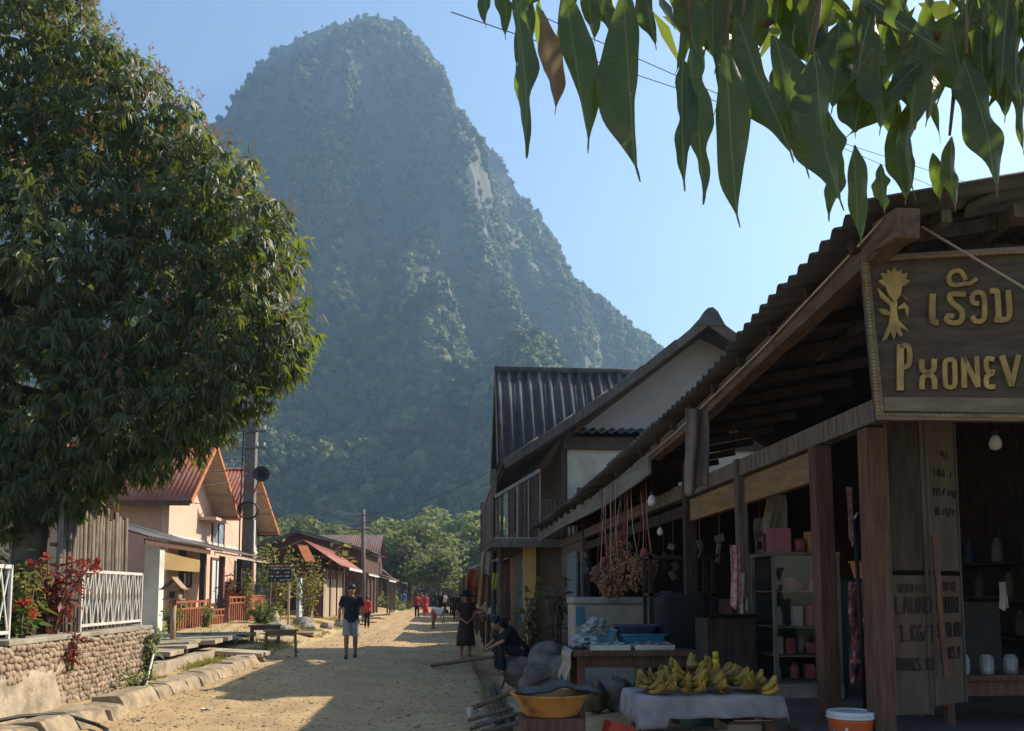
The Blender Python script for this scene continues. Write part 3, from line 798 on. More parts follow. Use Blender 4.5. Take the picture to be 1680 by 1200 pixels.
def make_brown_fence():
    X = -8.0
    m_f = mat("orange_brown_fence", (0.30,0.105,0.05), (0.21,0.07,0.034), rough=.6, scale=4, bump=.12)
    ya = atX(268, 1040, X).y; yb = atX(331, 1030, X).y; yg = atX(364, 1025, X).y; yc = atX(393, 1020, X).y; yd = atX(425, 1015, X).y
    X = -7.8
    t = thing("picket_fence", "orange brown picket fence with low gate along the pink house's porch", "fence", (X, ya, .3))
    def sec(y0, y1, z0, z1, n):
        beam("rail", m_f, t, (X, y0, z1), (X, y1, z1), .06, .07); beam("rail", m_f, t, (X, y0, z1-.2), (X, y1, z1-.2), .05, .05)
        beam("rail", m_f, t, (X, y0, z0+.12), (X, y1, z0+.12), .05, .06)
        for i in range(n):
            y = y0+(y1-y0)*(i+.5)/n
            box("picket", m_f, t, X-.02, X+.02, y-.045, y+.045, z0+.14, z1-.22)
            if i % 2: box("picket_block", m_f, t, X-.02, X+.02, y-.06, y+.06, z1-.175, z1-.035)
        for y in (y0, y1): box("post", m_f, t, X-.06, X+.06, y-.06, y+.06, z0-.25, z1+.06, .006)
    sec(ya, yb, .3, 1.32, 16); sec(yb+.3, yg-.2, .3, 1.02, 9); sec(yg, yc, .3, 1.42, 8)
    boards(t, m_f, (X, yc+.1), (X, yd), .1, 1.42, 9, .03, .008, "panel_board")
    box("rail", m_f, t, X-.05, X+.05, yc+.05, yd+.05, 1.43, 1.49)
make_brown_fence()

def make_spirit_house():
    p = atZ(283, 1050, .5)
    t = thing("spirit_house", "small wooden spirit house with pitched roof on a single post", "spirit house", (p.x, p.y, .45))
    m_s = mat("weathered_pine", (0.36,0.25,0.17), (0.24,0.16,0.105), scale=4, stretch=(4,4,.8), bump=.2)
    x, y = p.x, p.y
    tube("post", m_s, t, [(x, y, .3), (x, y, 1.42)], .06, 10)
    box("platform", m_s, t, x-.20, x+.20, y-.20, y+.20, 1.42, 1.45)
    box("cabin", m_s, t, x-.15, x+.15, y-.14, y+.14, 1.453, 1.72, .006)
    box("opening_shade", m_dark, t, x-.06, x+.06, y-.143, y-.1405, 1.48, 1.62)  # dark plate painting the shaded hollow; no hole is cut in the cabin
    for s in (-1, 1):
        MB().beam((x+s*.22, y, 1.69), (x, y, 1.93), .42, .022, (s,0,1)).build("roof_plane", m_s, t)
        MB().beam((x+s*.22, y, 1.692), (x+s*.28, y, 1.665), .43, .02, (s*.4,0,1)).build("roof_plane", m_s, t)
    beam("ridge", m_s, t, (x, y-.23, 1.945), (x, y+.23, 1.945), .03, .03)
make_spirit_house()
shrub("green_shrub", "leafy potted shrub climbing beside the picket fence and spirit house", (-7.45, 23.6, .4), 8, 1.0, .3, m_green, .16, .04, 20, 21)
shrub("green_shrub", "low green shrub in front of the fence's gate", (-7.35, 26.4, .4), 7, .8, .3, m_green, .16, .04, 20, 22)
shrub("yellow_shrub", "yellow and red leaved shrub behind the fence's board panel", (-8.3, 34.3, .5), 12, 1.9, .6, m_ylw, .30, .055, 24, 23)
shrub("croton_shrub", "dark red leaved shrub inside the porch fence", (-8.35, 33.0, .5), 9, 1.6, .5, m_croton, .28, .05, 24, 24)
shrub("climbing_bush", "pale green climbing bush behind the black notice board", (-6.7, 33.8, .3), 16, 3.0, .85, m_ylw, .20, .05, 46, 25)
shrub("climbing_bush", "pale green vine hanging beside the brown wooden house", (-5.9, 36.0, .3), 14, 2.6, .75, m_ylw, .18, .05, 44, 26)
shrub("green_shrub", "leafy bush at the foot of the black notice board", (-6.7, 31.0, .2), 12, 1.1, .6, m_green, .22, .06, 26, 27)
shrub("banana_sapling", "bright yellow green leaf cluster above the brown house's eave", (-6.1, 46.6, 2.3), 7, 1.9, .7, m_ylw, .6, .13, 9, 28, cat="plant")

def make_rocks(spots, label, group, seed):
    rs = random.Random(seed)
    for (x, y, s) in spots:
        b = MB(); b.ball((x, y, gz(x, y)+s*.3), s, 10, 7, (1, .8, .62))
        o = V((rs.random()*20, 0, 0))
        c = V((x, y, gz(x, y)+s*.3))
        b.v = [tuple(c+(V(p)-c)*(1+.35*noise.noise((V(p)-c)/s*1.2+o))) for p in b.v]
        tag(b.build("rock", m_conc), label, "rock", group)
make_rocks([(-5.4,28.3,.35),(-5.9,29.4,.3),(-5.2,31.8,.32),(-4.9,34.5,.28),(-5.6,33.4,.4),(-4.8,37.5,.25),(-5.0,39.8,.3)], "grey rubble stone on the weedy bank by the notice board", "rubble stones on the left bank", 3)
def make_white_pot():
    p = (-6.35, 31.6)
    z = gz(*p)
    t = tag(MB().lathe((p[0], p[1], z-.02), [(.10,0),(.18,.07),(.21,.19),(.18,.33),(.10,.45),(.08,.51),(.10,.55),(.07,.54)], 14).build("clay_jar", mat("clay_jar", (0.50,0.38,0.28),(0.38,0.28,0.20))), "pale round clay jar under the black notice board", "jar")
make_white_pot()

# low growth on the left bank
def make_grass():
    b = MB(); rs = random.Random(77)
    for i in range(5200):
        y = rs.uniform(14.5, 48); x = -4.5 - abs(rs.gauss(0, 1.1)) if y > 22 else -4.75-abs(rs.gauss(0,.25))
        if noise.noise(V((x*.7, y*.5, 1))) < -.05: continue
        for k in range(3):
            d = V((rs.gauss(0,.5), rs.gauss(0,.5), 1)); leaf_quad(b, V((x+rs.gauss(0,.04), y+rs.gauss(0,.04), gz(x,y)-.01)), d, V((rs.gauss(0,1),rs.gauss(0,1),0)), rs.uniform(.07,.2), .009, .2)
    tag(b.build("grass", m_ylw), "tufts of yellowing grass on the left roadside bank", None, None, "stuff")
make_grass()

# ------------------------------------------------------------------ notice board
def stroke_text(b, origin, ux, uz, nrm, rows, rs, w, h, th):
    "rows of small hand-painted marks"
    for r in range(rows):
        x = .06*w*rs.random()+.04*w
        zc = h*(1-(r+.5)/rows)
        hh = h/rows*.5
        while x < w*.93:
            lw = hh*rs.uniform(.35,.7)
            if rs.random() > .16:
                for q in range(rs.randint(1,3)):
                    a = V((x+lw*rs.random(), 0, zc-hh/2*rs.uniform(.4,1))); c = V((x+lw*rs.random(), 0, zc+hh/2*rs.uniform(.4,1)))
                    A = origin+ux*a.x+uz*a.z+nrm*.004; C = origin+ux*c.x+uz*c.z+nrm*.004
                    b.beam(A, C, th, .004, nrm)
            x += lw*1.35
def make_notice():
    p = atY(474, 1015, 31.0); p.z = 0
    t = thing("notice_board", "black notice board with white hand lettering on two thin posts", "sign", (p.x, p.y, .1))
    m_ink = mat("white_lettering", (0.75,0.75,0.72), rough=.7, bump=0)
    a, c = atY(441, 955, p.y-.03), atY(478, 930, p.y-.03)
    for px, zt in ((475, 925), (444, 930)):
        q = atY(px, zt, p.y+.03); box("post", m_soffit if px == 475 else m_wood, t, q.x-.035, q.x+.035, q.y-.03, q.y+.03, 0, q.z)
    MB().box(a.x, c.x, p.y-.05, p.y-.015, a.z, c.z).build("board", m_black, t, bevel=.004)
    f = MB().box(a.x, c.x, p.y-.05, p.y-.015, c.z+.05, c.z+.14); f.build("top_board", m_brown, t)
    b = MB(); stroke_text(b, V((a.x, p.y-.051, a.z)), V((1,0,0)), V((0,0,1)), V((0,-1,0)), 4, random.Random(6), c.x-a.x, c.z-a.z, .018)
    tag(b.build("lettering", m_ink, t), kind="stuff")
make_notice()

# ------------------------------------------------------------------ utility poles, loudspeaker, wires
m_pole = mat("concrete_pole", (0.155,0.145,0.13), (0.10,0.093,0.083), scale=4, stretch=(3,3,.6), bump=.3)
m_wire = mat("wire", (0.035,0.037,0.042), rough=.6, bump=0, rand=0)
def make_pole1():
    p = atY(405, 950, 37.2); top = atY(407, 650, 37.2)
    t = thing("utility_pole", "thick concrete utility pole with cable coil beside the pink house", "utility pole", (p.x, p.y, .2))
    MB().beam((p.x, p.y, -.2), (p.x+.05, p.y, top.z), .46, .46, (0,1,0)).build("shaft", m_pole, t, bevel=.03)
    for z in (atY(405,708,37).z, atY(405,735,37).z):
        beam("cross_arm", m_pole, t, (p.x-.85, p.y-.30, z), (p.x+.75, p.y-.30, z), .1, .09)
        for dx in (-.75,-.4,.35,.65): MB().lathe((p.x+dx, p.y-.30, z+.05), [(.03,0),(.06,.04),(.03,.08),(.06,.12),(.03,.17)], 8).build("insulator", m_wpaint, t, smooth=True)
    c = atY(408, 838, 36.9)
    path = []
    for i in range(40):
        a = i/39*2*math.pi*2.6
        path.append((c.x+math.cos(a)*.42, c.y-.02-.004*i, c.z+math.sin(a)*.36))
    tube("cable_coil", m_black, t, path, .035, 6)
    tube("conduit", m_wpaint, t, [(p.x+.30, p.y-.2, 1.2), (p.x+.30, p.y-.2, c.z-.4)], .05, 8)
    tube("down_cable", m_black, t, [(p.x-.30, p.y-.2, .6), (p.x-.31, p.y-.2, c.z), (p.x-.24, p.y-.2, top.z-.5)], .03, 6)
    return p
p1 = make_pole1()
def make_speaker():
    c = atY(429, 778, 36.4)
    t = thing("loudspeaker", "black horn loudspeaker bracketed to the thick concrete pole", "loudspeaker", c)
    ax = V((.25, -1, -.05)).normalized(); b = MB()
    prof = [(.05,-.45),(.06,-.25),(.12,-.12),(.22,0),(.33,.08),(.34,.10),(.30,.09),(.2,.02),(.10,-.05),(.06,-.10),(.09,-.02),(.02,.03)]
    b.lathe((0,0,0), prof, 22)
    rot = ax.to_track_quat('Z', 'Y').to_matrix()
    b.v = [tuple(c + rot @ V(q)) for q in b.v]
    b.build("horn", m_black, t, smooth=True)
    pole_x = p1.x+.2
    tube("bracket", m_black, t, [c - ax*.3, V((pole_x, p1.y-.2, c.z-.05))], .035, 7)
    tube("brace", m_orange, t, [c - ax*.2 + V((-.05,0,-.25)), V((pole_x, p1.y-.2, c.z-.8))], .045, 7)
make_speaker()
def make_pole2():
    top = atY(596, 836, 49); base = V((top.x+.1, 49, 0.1))
    t = thing("utility_pole", "slender wooden utility pole in front of the brown gabled house", "utility pole", base)
    tube("shaft", m_pole, t, [(base.x, 49, -.2), (top.x, 49, top.z)], [.15,.11], 10)
    for dz in (.35, .75, 1.15): beam("cross_arm", m_pole, t, (top.x-.75, 48.87, top.z-dz), (top.x+.45, 48.87, top.z-dz), .08, .07)
    return top
p2 = make_pole2()
def wire(label, a, b_, sag, r=.012, n=16, group="overhead wires"):
    a, b_ = V(a), V(b_)
    path = [a.lerp(b_, i/n) - V((0,0, sag*4*(i/n)*(1-i/n))) for i in range(n+1)]
    tag(tube("overhead_wire", m_wire, None, path, r, 5), label, "wire", group)
for k in range(7):
    a = atY(412 - k*2, 708+k*13, 37.0); q = V((p2.x-.7+.3*(k % 4), 48.87, p2.z-.3-.4*(k//3)))
    wire("thin dark cable sagging from the thick concrete pole to the slender pole", a, q, .7+.12*k, .013, group="cables between the two poles")
for k in range(6):
    a = atY(408, 705+k*14, 36.95); q = atY(180, 560+k*32, 30.5-k*.3)
    wire("pale cable running from the thick concrete pole into the tree", a, q, .5+.1*k, .018, group="cables from pole into the tree")
for k in range(3):
    wire("thin cable running on from the slender pole down the street", (p2.x+.3, 48.9, p2.z-.35-.4*k), (-1.5+.3*k, 95, 6.2-.3*k), 1.2, .014, group="cables down the street")
for k in range(2):
    wire("thin cable crossing the street from the slender pole to the right roofs", (p2.x+.35, 48.9, p2.z-.3-.4*k), (3.4, 31.0, 7.2-.5*k), .5, .012, group="cables across the street")

# ------------------------------------------------------------------ brown wooden houses on the left
m_bwall = mat("brown_board_wall", (0.13,0.062,0.042), (0.07,0.035,0.026), scale=3, stretch=(7,7,.5), bump=.3, bscale=9)
m_roofd = mat("dark_tin_roof", (0.10,0.082,0.075), (0.14,0.085,0.06), scale=1.5, rough=.6, bump=.15, c3=(0.16,0.075,0.045), big=.5)
def make_barn():
    Y = 50.0
    t = thing("gabled_house", "wide brown wooden house with low dark tin gable roof", "house", (-8, Y, .2))
    pk = atY(487, 869, Y); l = atY(424, 897, Y); r = atY(606, 902, Y)
    Y2 = 62
    MB().prism([(l.x+.5, Y+.4, 0), (r.x-.5, Y+.4, 0), (r.x-.5, Y+.4, r.z), (pk.x, Y+.4, pk.z-.1), (l.x+.5, Y+.4, l.z)], (0, .15, 0)).build("gable_wall", m_bwall, t)
    box("side_wall", m_bwall, t, r.x-.65, r.x-.5, Y+.553, Y2-.4, 0, r.z)
    corr(t, m_roofd, (l.x, Y, l.z), (l.x, Y2, l.z), (pk.x, Y, pk.z), (pk.x, Y2, pk.z), .2, .02, 8, 1)
    corr(t, m_roofd, (r.x, Y, r.z), (r.x, Y2, r.z), (pk.x, Y, pk.z), (pk.x, Y2, pk.z), .2, .02, 8, 1)
    for a in (l, r): beam("barge_board", m_wood, t, (a.x, Y-.02, a.z-.1), (pk.x, Y-.02, pk.z-.1), .03, .2)
make_barn()
def make_leanto():
    Y0, Y1 = 40.5, 49.0
    t = thing("lean_to_house", "brown wooden house with red tin lean-to roof and pale plank doors", "house", (-6.4, Y0, .3))
    xl, xr = atY(494, 970, Y0).x, atY(527, 970, Y0).x
    zf = .32
    boards(t, m_bwall, (xl, Y0), (xr, Y0), zf, 3.3, 7, .04, .01, "wall_board")
    box("side_wall", m_bwall, t, xl, xl+.1, Y0+.05, Y1, zf, 3.4)
    # street side: pale plank doors
    yy = Y0+.15
    y2 = atX(561, 970, xr).y
    boards(t, mat("pale_planks", (0.42,0.33,0.24), (0.30,0.225,0.155), scale=3, stretch=(6,6,.5), bump=.3, rand=.25), (xr, yy), (xr, y2), zf, 2.75, 7, .05, .03, "door_plank")
    for f in (0, .33, .66, 1.0):
        y = yy+(y2-yy)*f; box("door_post", m_dark, t, xr-.02, xr+.08, y-.08, y+.08, zf, 3.0)
    box("rear_wall", m_bwall, t, xr-.05, xr+.03, y2+.1, Y1, zf, 3.0)
    e0 = atY(545, 928, Y0-1.0); k0 = atY(500, 897, Y0-1.0)
    e0 = V((xr+1.0, Y0-.9, e0.z)); k0 = V((xl+.2, Y0-.9, k0.z+.3))
    corr(t, m_redtin, e0, (e0.x, Y1, e0.z), k0, (k0.x, Y1, k0.z), .18, .018, 8, 1)
    corr(t, m_roofd, (k0.x-2.4, k0.y, k0.z-1.0), (k0.x-2.4, Y1, k0.z-1.0), k0, (k0.x, Y1, k0.z), .18, .018, 8, 1)
    beam("fascia", m_wpaint, t, (e0.x+.02, Y0+2.2, e0.z-.06), (e0.x+.02, Y1, e0.z-.06), .03, .14)
    # orange patched awning over the end wall
    a = atY(484, 897, Y0-1.4); c = atY(517, 923, Y0-1.4)
    MB().prism([(a.x, Y0-.9, a.z+.15), (c.x-.45, Y0-.9, a.z+.1), (c.x+.1, Y0-1.9, c.z), (a.x+.55, Y0-1.9, c.z+.05)], (0, .01, -.03)).build("awning", m_orange, t)
    for i in range(12):
        x = a.x+.5+i*.105; box("valance_slat", m_dark, t, x, x+.05, Y0-.36, Y0-.34, c.z-.75, c.z-.12)
    for i in range(7):
        y = Y0+2.2+i*1.0; beam("rafter", m_wood, t, (xr-.1, y, 3.05), (e0.x-.05, y, e0.z-.10), .06, .08)
    box("step", m_concl, t, xr+.1, xr+1.2, Y0, Y1-.5, 0, zf-.02, .03)
make_leanto()
tag(box("blue_board", mat("pale_blue_board", (0.45,0.55,0.66), rough=.6), None, -6.55, -6.4, 36.9, 37.5, .2, 2.2, .01), "pale blue board propped in front of the brown wooden house", "board")
table("white_stand", "small white stand before the brown wooden house's wall", (-6.45, 39.0, gz(-6.45,39.0)), 0, .6, .45, .95, m_wpaint)

def gable_house(name, label, x0, x1, y0, y1, zf, ze, zr, axis, ov, wm, rm, group=None, wave=.2, panels=6, doors=(), porch=None, wins=()):
    t = thing(name, label, "house", ((x0+x1)/2, y0, zf), group)
    if axis == 'y':
        xm = (x0+x1)/2
        for yy in (y0, y1-.12):
            MB().prism([(x0, yy, zf-.3), (x1, yy, zf-.3), (x1, yy, ze), (xm, yy, zr-.08), (x0, yy, ze)], (0, .12, 0)).build("gable_wall", wm, t)
        for xx in (x0, x1-.12): box("side_wall", wm, t, xx, xx+.12, y0+.123, y1-.123, zf-.3, ze)
        dz = (zr-ze)/((x1-x0)/2)*ov
        for xe in (x0-ov, x1+ov):
            corr(t, rm, (xe, y0-ov*.7, ze-dz), (xe, y1+ov*.7, ze-dz), (xm, y0-ov*.7, zr), (xm, y1+ov*.7, zr), wave, .02, panels, 1)
            beam("barge_board", m_wood, t, (xe, y0-ov*.7-.02, ze-dz-.1), (xm, y0-ov*.7-.02, zr-.1), .03, .18)
    else:
        ym = (y0+y1)/2
        for xx in (x0, x1-.12):
            MB().prism([(xx, y0, zf-.3), (xx, y1, zf-.3), (xx, y1, ze), (xx, ym, zr-.08), (xx, y0, ze)], (.12, 0, 0)).build("gable_wall", wm, t)
        for yy in (y0, y1-.12): box("side_wall", wm, t, x0+.123, x1-.123, yy, yy+.12, zf-.3, ze)
        dz = (zr-ze)/((y1-y0)/2)*ov
        for ye in (y0-ov, y1+ov):
            corr(t, rm, (x0-ov*.7, ye, ze-dz), (x1+ov*.7, ye, ze-dz), (x0-ov*.7, ym, zr), (x1+ov*.7, ym, zr), wave, .02, panels, 1)
    for (side, c, w, h, m) in doors:
        if side == 'r': o = box("door", m, t, x1+.003, x1+.05, c-w/2, c+w/2, zf, zf+h)
        elif side == 'l': o = box("door", m, t, x0-.05, x0-.003, c-w/2, c+w/2, zf, zf+h)
        else: o = box("door", m, t, c-w/2, c+w/2, y0-.05, y0-.003, zf, zf+h)
    for (side, c, w, z, h) in wins:
        xa, xb = (x1+.003, x1+.06) if side == 'r' else (x0-.06, x0-.003)
        o = box("window", m_pane, t, xa, xb, c-w/2, c+w/2, z, z+h)
        for q in (c-w/2-.04, c+w/2+.04, c): MB().box(xa-.0, xb+.02, q-.04, q+.04, z-.05, z+h+.05).build("frame", m_wood, o)
    if porch:
        side, dep, zp, pm, n = porch
        if side == 'r': xa, xb = x1+.05, x1+dep
        else: xa, xb = x0-.05, x0-dep
        corr(t, pm, (xb, y0, zp), (xb, y1, zp), (xa, y0, zp+.5), (xa, y1, zp+.5), .16, .015, panels, 1, "porch_roof_sheet")
        for i in range(n):
            y = y0+.1+(y1-y0-.2)*i/(n-1); xq = xb+(-.12 if side == 'r' else .12)
            box("porch_post", m_wood, t, xq-.06, xq+.06, y-.06, y+.06, zf-.3, zp+.02)
        beam("porch_beam", m_wpaint if pm is m_tin else m_wood, t, (xb, y0, zp-.08), (xb, y1, zp-.08), .04, .12)
    return t
m_teal = mat("pale_green_wall", (0.36,0.42,0.38), (0.28,0.33,0.30), bump=.1)
gable_house("wooden_house", "dark wooden house with white edged porch roof beyond the slender pole", -11, -6.6, 52.5, 60, .3, 3.5, 5.0, 'y', .6, m_bwall, m_roofd, None, doors=(('r',54,1.2,2,m_teal),('r',57,1.6,2,m_tanw)), porch=('r',1.6,2.75,m_tin,4))
gable_house("wooden_house", "small wooden house with sagging silver awning down the street", -11, -6.3, 61.5, 69, .3, 3.2, 4.7, 'y', .6, m_bwall, m_tin, None, doors=(('r',63,1.2,2,m_tanw),('r',66,1.4,2,m_teal)), porch=('r',1.9,2.5,m_tin,4))
gable_house("wooden_house", "tall brown wooden house with dull tin roof down the street", -12, -6.4, 71, 80, .3, 4.6, 6.6, 'x', .7, m_brown, m_roofd, None, doors=(('r',73,1.2,2,m_tanw),), porch=('r',1.6,2.7,m_roofd,4), wins=(('r',73,1.0,3.2,1.0),('r',77,1.0,3.2,1.0)))
gable_house("wooden_house", "low house with grey tin roof at the street's end", -11, -6.2, 83, 92, .2, 3.4, 5.4, 'y', .7, m_bwall, m_roofd, None, porch=('r',1.5,2.6,m_tin,4))

# ------------------------------------------------------------------ trees at the end of the street
m_tree_d = leafmat("dark_tree_leaf", (0.05,0.07,0.024), (0.12,0.135,0.045), (0.26,0.30,0.07), .38, .55, .25)
m_tree_y = leafmat("bamboo_leaf", (0.10,0.13,0.03), (0.19,0.21,0.05), (0.34,0.38,0.08), .4, .6, .2)
tree_src = {}
def far_tree(label, px, pt, Y, w, kind, seed, group, ground=None):
    base = V((atY(px, 960, Y).x, Y, 0)); top = atY(px, pt, Y); h = top.z
    t = thing("bamboo_clump" if kind == 'b' else "broadleaf_tree", label, "tree", base, group)
    key = (kind, seed % 4)
    if key not in tree_src:
        mt = m_tree_y if kind == 'b' else m_tree_d
        tree_src[key] = clump_mesh("crown", mt, 2600, 1.0, 1.0, .075 if kind == 'd' else .085, 11, 200+seed)
    o = link(bpy.data.objects.new("crown", tree_src[key]), t)
    o.scale = (w, w, h*.43); o.location = (0, 0, h*.60); o.rotation_euler = (0,0,seed*1.3)
    tube("trunk", m_bark, t, [base-V((0,0,.3)), base+V((.1*w*.3,0,h*.35)), base+V((0,0,h*.7))], [w*.09,w*.07,w*.03], 7)
    for a in (0.6, 2.4, 4.1):
        tube("limb", m_bark, t, [base+V((0,0,h*.35)), base+V((math.cos(a)*w*.5, math.sin(a)*w*.5, h*.68))], [w*.045,w*.02], 5)
rs = random.Random(2)
spec = [(640,850,112,7,'d'),(700,858,96,4.5,'d'),(672,880,88,4.0,'d'),(735,870,105,5,'d'),(780,880,98,5,'d'),(600,862,125,7,'d'),(548,858,120,6,'d'),
        (760,835,150,9,'b'),(700,842,165,8,'b'),(800,858,120,6,'b'),(500,850,110,6,'d'),(455,842,105,6,'d'),(660,860,150,8,'b'),(830,850,140,8,'d'),(720,900,84,3.2,'d'),
        (420,850,98,5,'d'),(890,850,120,8,'d'),(750,905,110,4,'d'),(625,880,100,4.5,'b')]
labs = {'d': "broad dark green tree rising behind the houses at the street's end", 'b': "feathery yellow green bamboo clump at the mountain's foot"}
for i, (px, pt, Y, w, k) in enumerate(spec):
    far_tree(labs[k], px, pt, Y, w, k, i, "trees behind the houses" if k == 'd' else "bamboo clumps at the mountain foot")

# ------------------------------------------------------------------ right: the near wooden shop
def xe(y): return 2.04-.044*(y-4)       # eave line
def xf(y): return 2.62-.045*(y-5)       # post line
def ze_(y): return 3.40+.13*max(0,(6.6-y)/2.6)-.049*(y-4)-.10*math.sin(math.pi*max(0,min(1,(y-5)/11.5)))      # eave height
def on(px, fx, dx=0.0):
    "distance along the street where the pixel column px meets the line x = fx(y)+dx"
    y = 6.0
    for _ in range(40):
        d = ray(px, 900); y = (fx(y)+dx)/(d.x/d.y)
    return y
FZ = .72
m_under = m_tin
m_nroof = mat("old_cement_sheet", (0.075,0.07,0.07), (0.04,0.038,0.04), scale=3, bump=.25, c3=(0.10,0.095,0.09), big=.8)
m_lint = mat("tan_lintel", (0.27,0.165,0.085), (0.17,0.10,0.05), scale=4, stretch=(5,.7,5), bump=.25)
m_eaveb = mat("eave_beam_wood", (0.17,0.115,0.08), (0.08,0.056,0.042), scale=4, stretch=(5,.8,5), bump=.35)
m_doorp = mat("faded_door_panel", (0.13,0.095,0.066), (0.085,0.062,0.044), scale=3, stretch=(3,3,.7), bump=.15)
m_floor = mat("shop_floor", (0.12,0.10,0.085), (0.08,0.066,0.056), scale=3, bump=.3)
def make_shop():
    t = thing("wooden_shop", "old wooden shop with corrugated eave and open front on a raised floor", "shop", (3.6, 9, .3))
    Y0, Y1 = 3.95, 16.2
    # roof: shallow awning sheet + main roof
    n = 13
    for k in range(n):
        a = Y0+(Y1-Y0)*k/n; b_ = Y0+(Y1-Y0)*(k+1)/n
        corr(t, m_nroof, (xe(a), a, ze_(a)), (xe(b_), b_, ze_(b_)), (xe(a)+1.15, a, ze_(a)+.24), (xe(b_)+1.15, b_, ze_(b_)+.24), .135, .021, 1, 1, "awning_sheet", .008, jit=.012)
    corr(t, m_nroof, (2.72, 4.1, 3.62), (2.2, Y1, 3.0), (6.0, 4.1, 5.5), (5.4, Y1, 4.9), .15, .022, 12, 1)
    corr(t, m_nroof, (9.2, 4.1, 3.6), (8.6, Y1, 3.0), (6.0, 4.1, 5.5), (5.4, Y1, 4.9), .15, .022, 12, 1)
    # eave beam (near) and weathered fascia board (far)
    yb = 8.4
    fx = lambda y: xe(y)+.20
    pts = [(y, ze_(y)-.11) for y in (4.05, 5.4, 6.9, yb)]
    for (a, za), (b_, zb) in zip(pts, pts[1:]):
        beam("eave_beam", m_eaveb, t, (fx(a), a+.01, za), (fx(b_), b_, zb+rnd(-.01,.01)), .10, .13)
    MB().obox((fx(4.05)-.01, 4.02, ze_(4)-.11), (.13, .24, .15), Matrix.Rotation(.1, 3, 'X')).build("beam_end", m_eaveb, t, bevel=.01)
    ys = [yb+.1, 10.2, 12.0, 14.2, Y1]
    for a, b_ in zip(ys, ys[1:]):
        b = MB()
        def fn(u, v):
            y = a+(b_-a)*u-.01
            return (fx(y)-.03+.02*noise.noise(V((y, v, 0))), y, ze_(y)-.05-.24*v*(1-.25*(y-8)/8)-.03*math.sin(y*.8))
        b.sheet(fn, 10, 3); b.build("fascia_board", mat("weathered_fascia", (0.20,0.195,0.18), (0.12,0.115,0.105), scale=3, stretch=(4,.5,4), bump=.3), t, solid=.03)
    for i in range(22):
        y = 4.3+i*.54
        beam("rafter", m_dark, t, (fx(y)-.1, y, ze_(y)-.055), (xf(y)+.9, y, ze_(y)+.21), .05, .07)
    for dx in (.55, .95):
        beam("purlin", m_wood, t, (fx(Y0+.2)+dx-.2, Y0+.2, ze_(Y0)-.02+dx*.1), (fx(Y1)+dx-.2, Y1-.1, ze_(Y1)-.02+dx*.1), .06, .07)
    # posts
    A, B_, D, C, E = [on(px, xf) for px in (1436, 1354, 1222, 1132, 962)]
    def post(y, w, m, z1, dx=0, lean=0.0):
        MB().beam((xf(y)+dx, y, FZ-.35), (xf(y)+dx-lean, y, z1), w, w, (0,1,0)).build("post", m, t, bevel=.008)
    post(A, .125, m_redw, 2.62); post(B_, .12, m_redw, 2.62, 0, .02); post(D, .09, m_wood, 2.75, 0, .03); post(C, .12, m_dark, 2.95); post(E, .12, m_dark, 2.9)
    # lintel and top plate
    beam("top_plate", m_wood, t, (xf(4.3), 4.3, 2.72), (xf(Y1), Y1, 2.52), .10, .14)
    beam("lintel", m_lint, t, (xf(B_)+.02, B_+.1, 2.50), (xf(C)+.02, C-.05, 2.44), .06, .22)
    beam("lintel", m_dark, t, (xf(C), C+.1, 2.45), (xf(E), E, 2.35), .06, .12)
    # gable boards above the sign side
    boards(t, m_dark, (2.75, 4.45), (6.0, 4.45), 2.75, 3.55, 12, .025, .006, "gable_board")
    # floor
    box("floor", m_floor, t, 2.30, 8.8, 3.6, 11.6, 0.1, FZ, .02)
    box("floor", m_floor, t, 2.0, 8.8, 11.6, Y1, 0.1, FZ-.05, .02)
    # back wall with a doorway to the bright yard
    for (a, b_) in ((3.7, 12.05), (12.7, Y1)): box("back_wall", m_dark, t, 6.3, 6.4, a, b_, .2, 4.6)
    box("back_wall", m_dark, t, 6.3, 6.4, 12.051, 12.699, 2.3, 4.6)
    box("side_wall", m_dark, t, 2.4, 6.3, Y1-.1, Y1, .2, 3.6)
    # far front wall: lapped boards
    boards(t, m_wood, (xf(14.1), 14.1), (xf(E+.5), E+.5), FZ-.1, 2.5, 9, .03, .006, "lap_board", horizontal=True)
    boards(t, m_wood, (xf(Y1), Y1), (xf(14.2), 14.2), FZ-.1, 2.5, 9, .03, .006, "lap_board", horizontal=True)
    box("shutter", mat("blue_grey_shutter", (0.16,0.19,0.21), (0.11,0.13,0.15), bump=.15), t, xf(15.0)-.06, xf(15.0)-.02, 14.4, 15.5, 1.0, 2.3)
    # counter and shelves deep inside
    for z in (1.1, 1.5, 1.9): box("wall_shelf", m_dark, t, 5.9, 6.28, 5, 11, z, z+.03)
    # folding doors, with hand painted writing
    m_ink = mat("dark_paint", (0.045,0.030,0.025), rough=.8, bump=0, rand=0)
    def door(x0, y0, x1, y1, rows, z0, z1, top_m):
        d = V((x1-x0, y1-y0, 0)); w = d.length; d.normalize(); nr = V((d.y, -d.x, 0))
        zc = 1.72
        bq = MB(); 
        def quad(u0, u1, za, zb_, dep=.03, off=0):
            a = V((x0, y0, 0))+d*u0+nr*off; c = V((x0, y0, 0))+d*u1+nr*off
            return [V((a.x, a.y, za)), V((c.x, c.y, za)), V((c.x, c.y, zb_)), V((a.x, a.y, zb_))]
        lo_ = MB().prism(quad(0, w, z0, zc-.015), -nr*.03).build("door_panel", m_doorp, t, bevel=.004)
        up_ = MB().prism(quad(0, w, zc+.015, z1), -nr*.03).build("door_panel", top_m, t, bevel=.004)
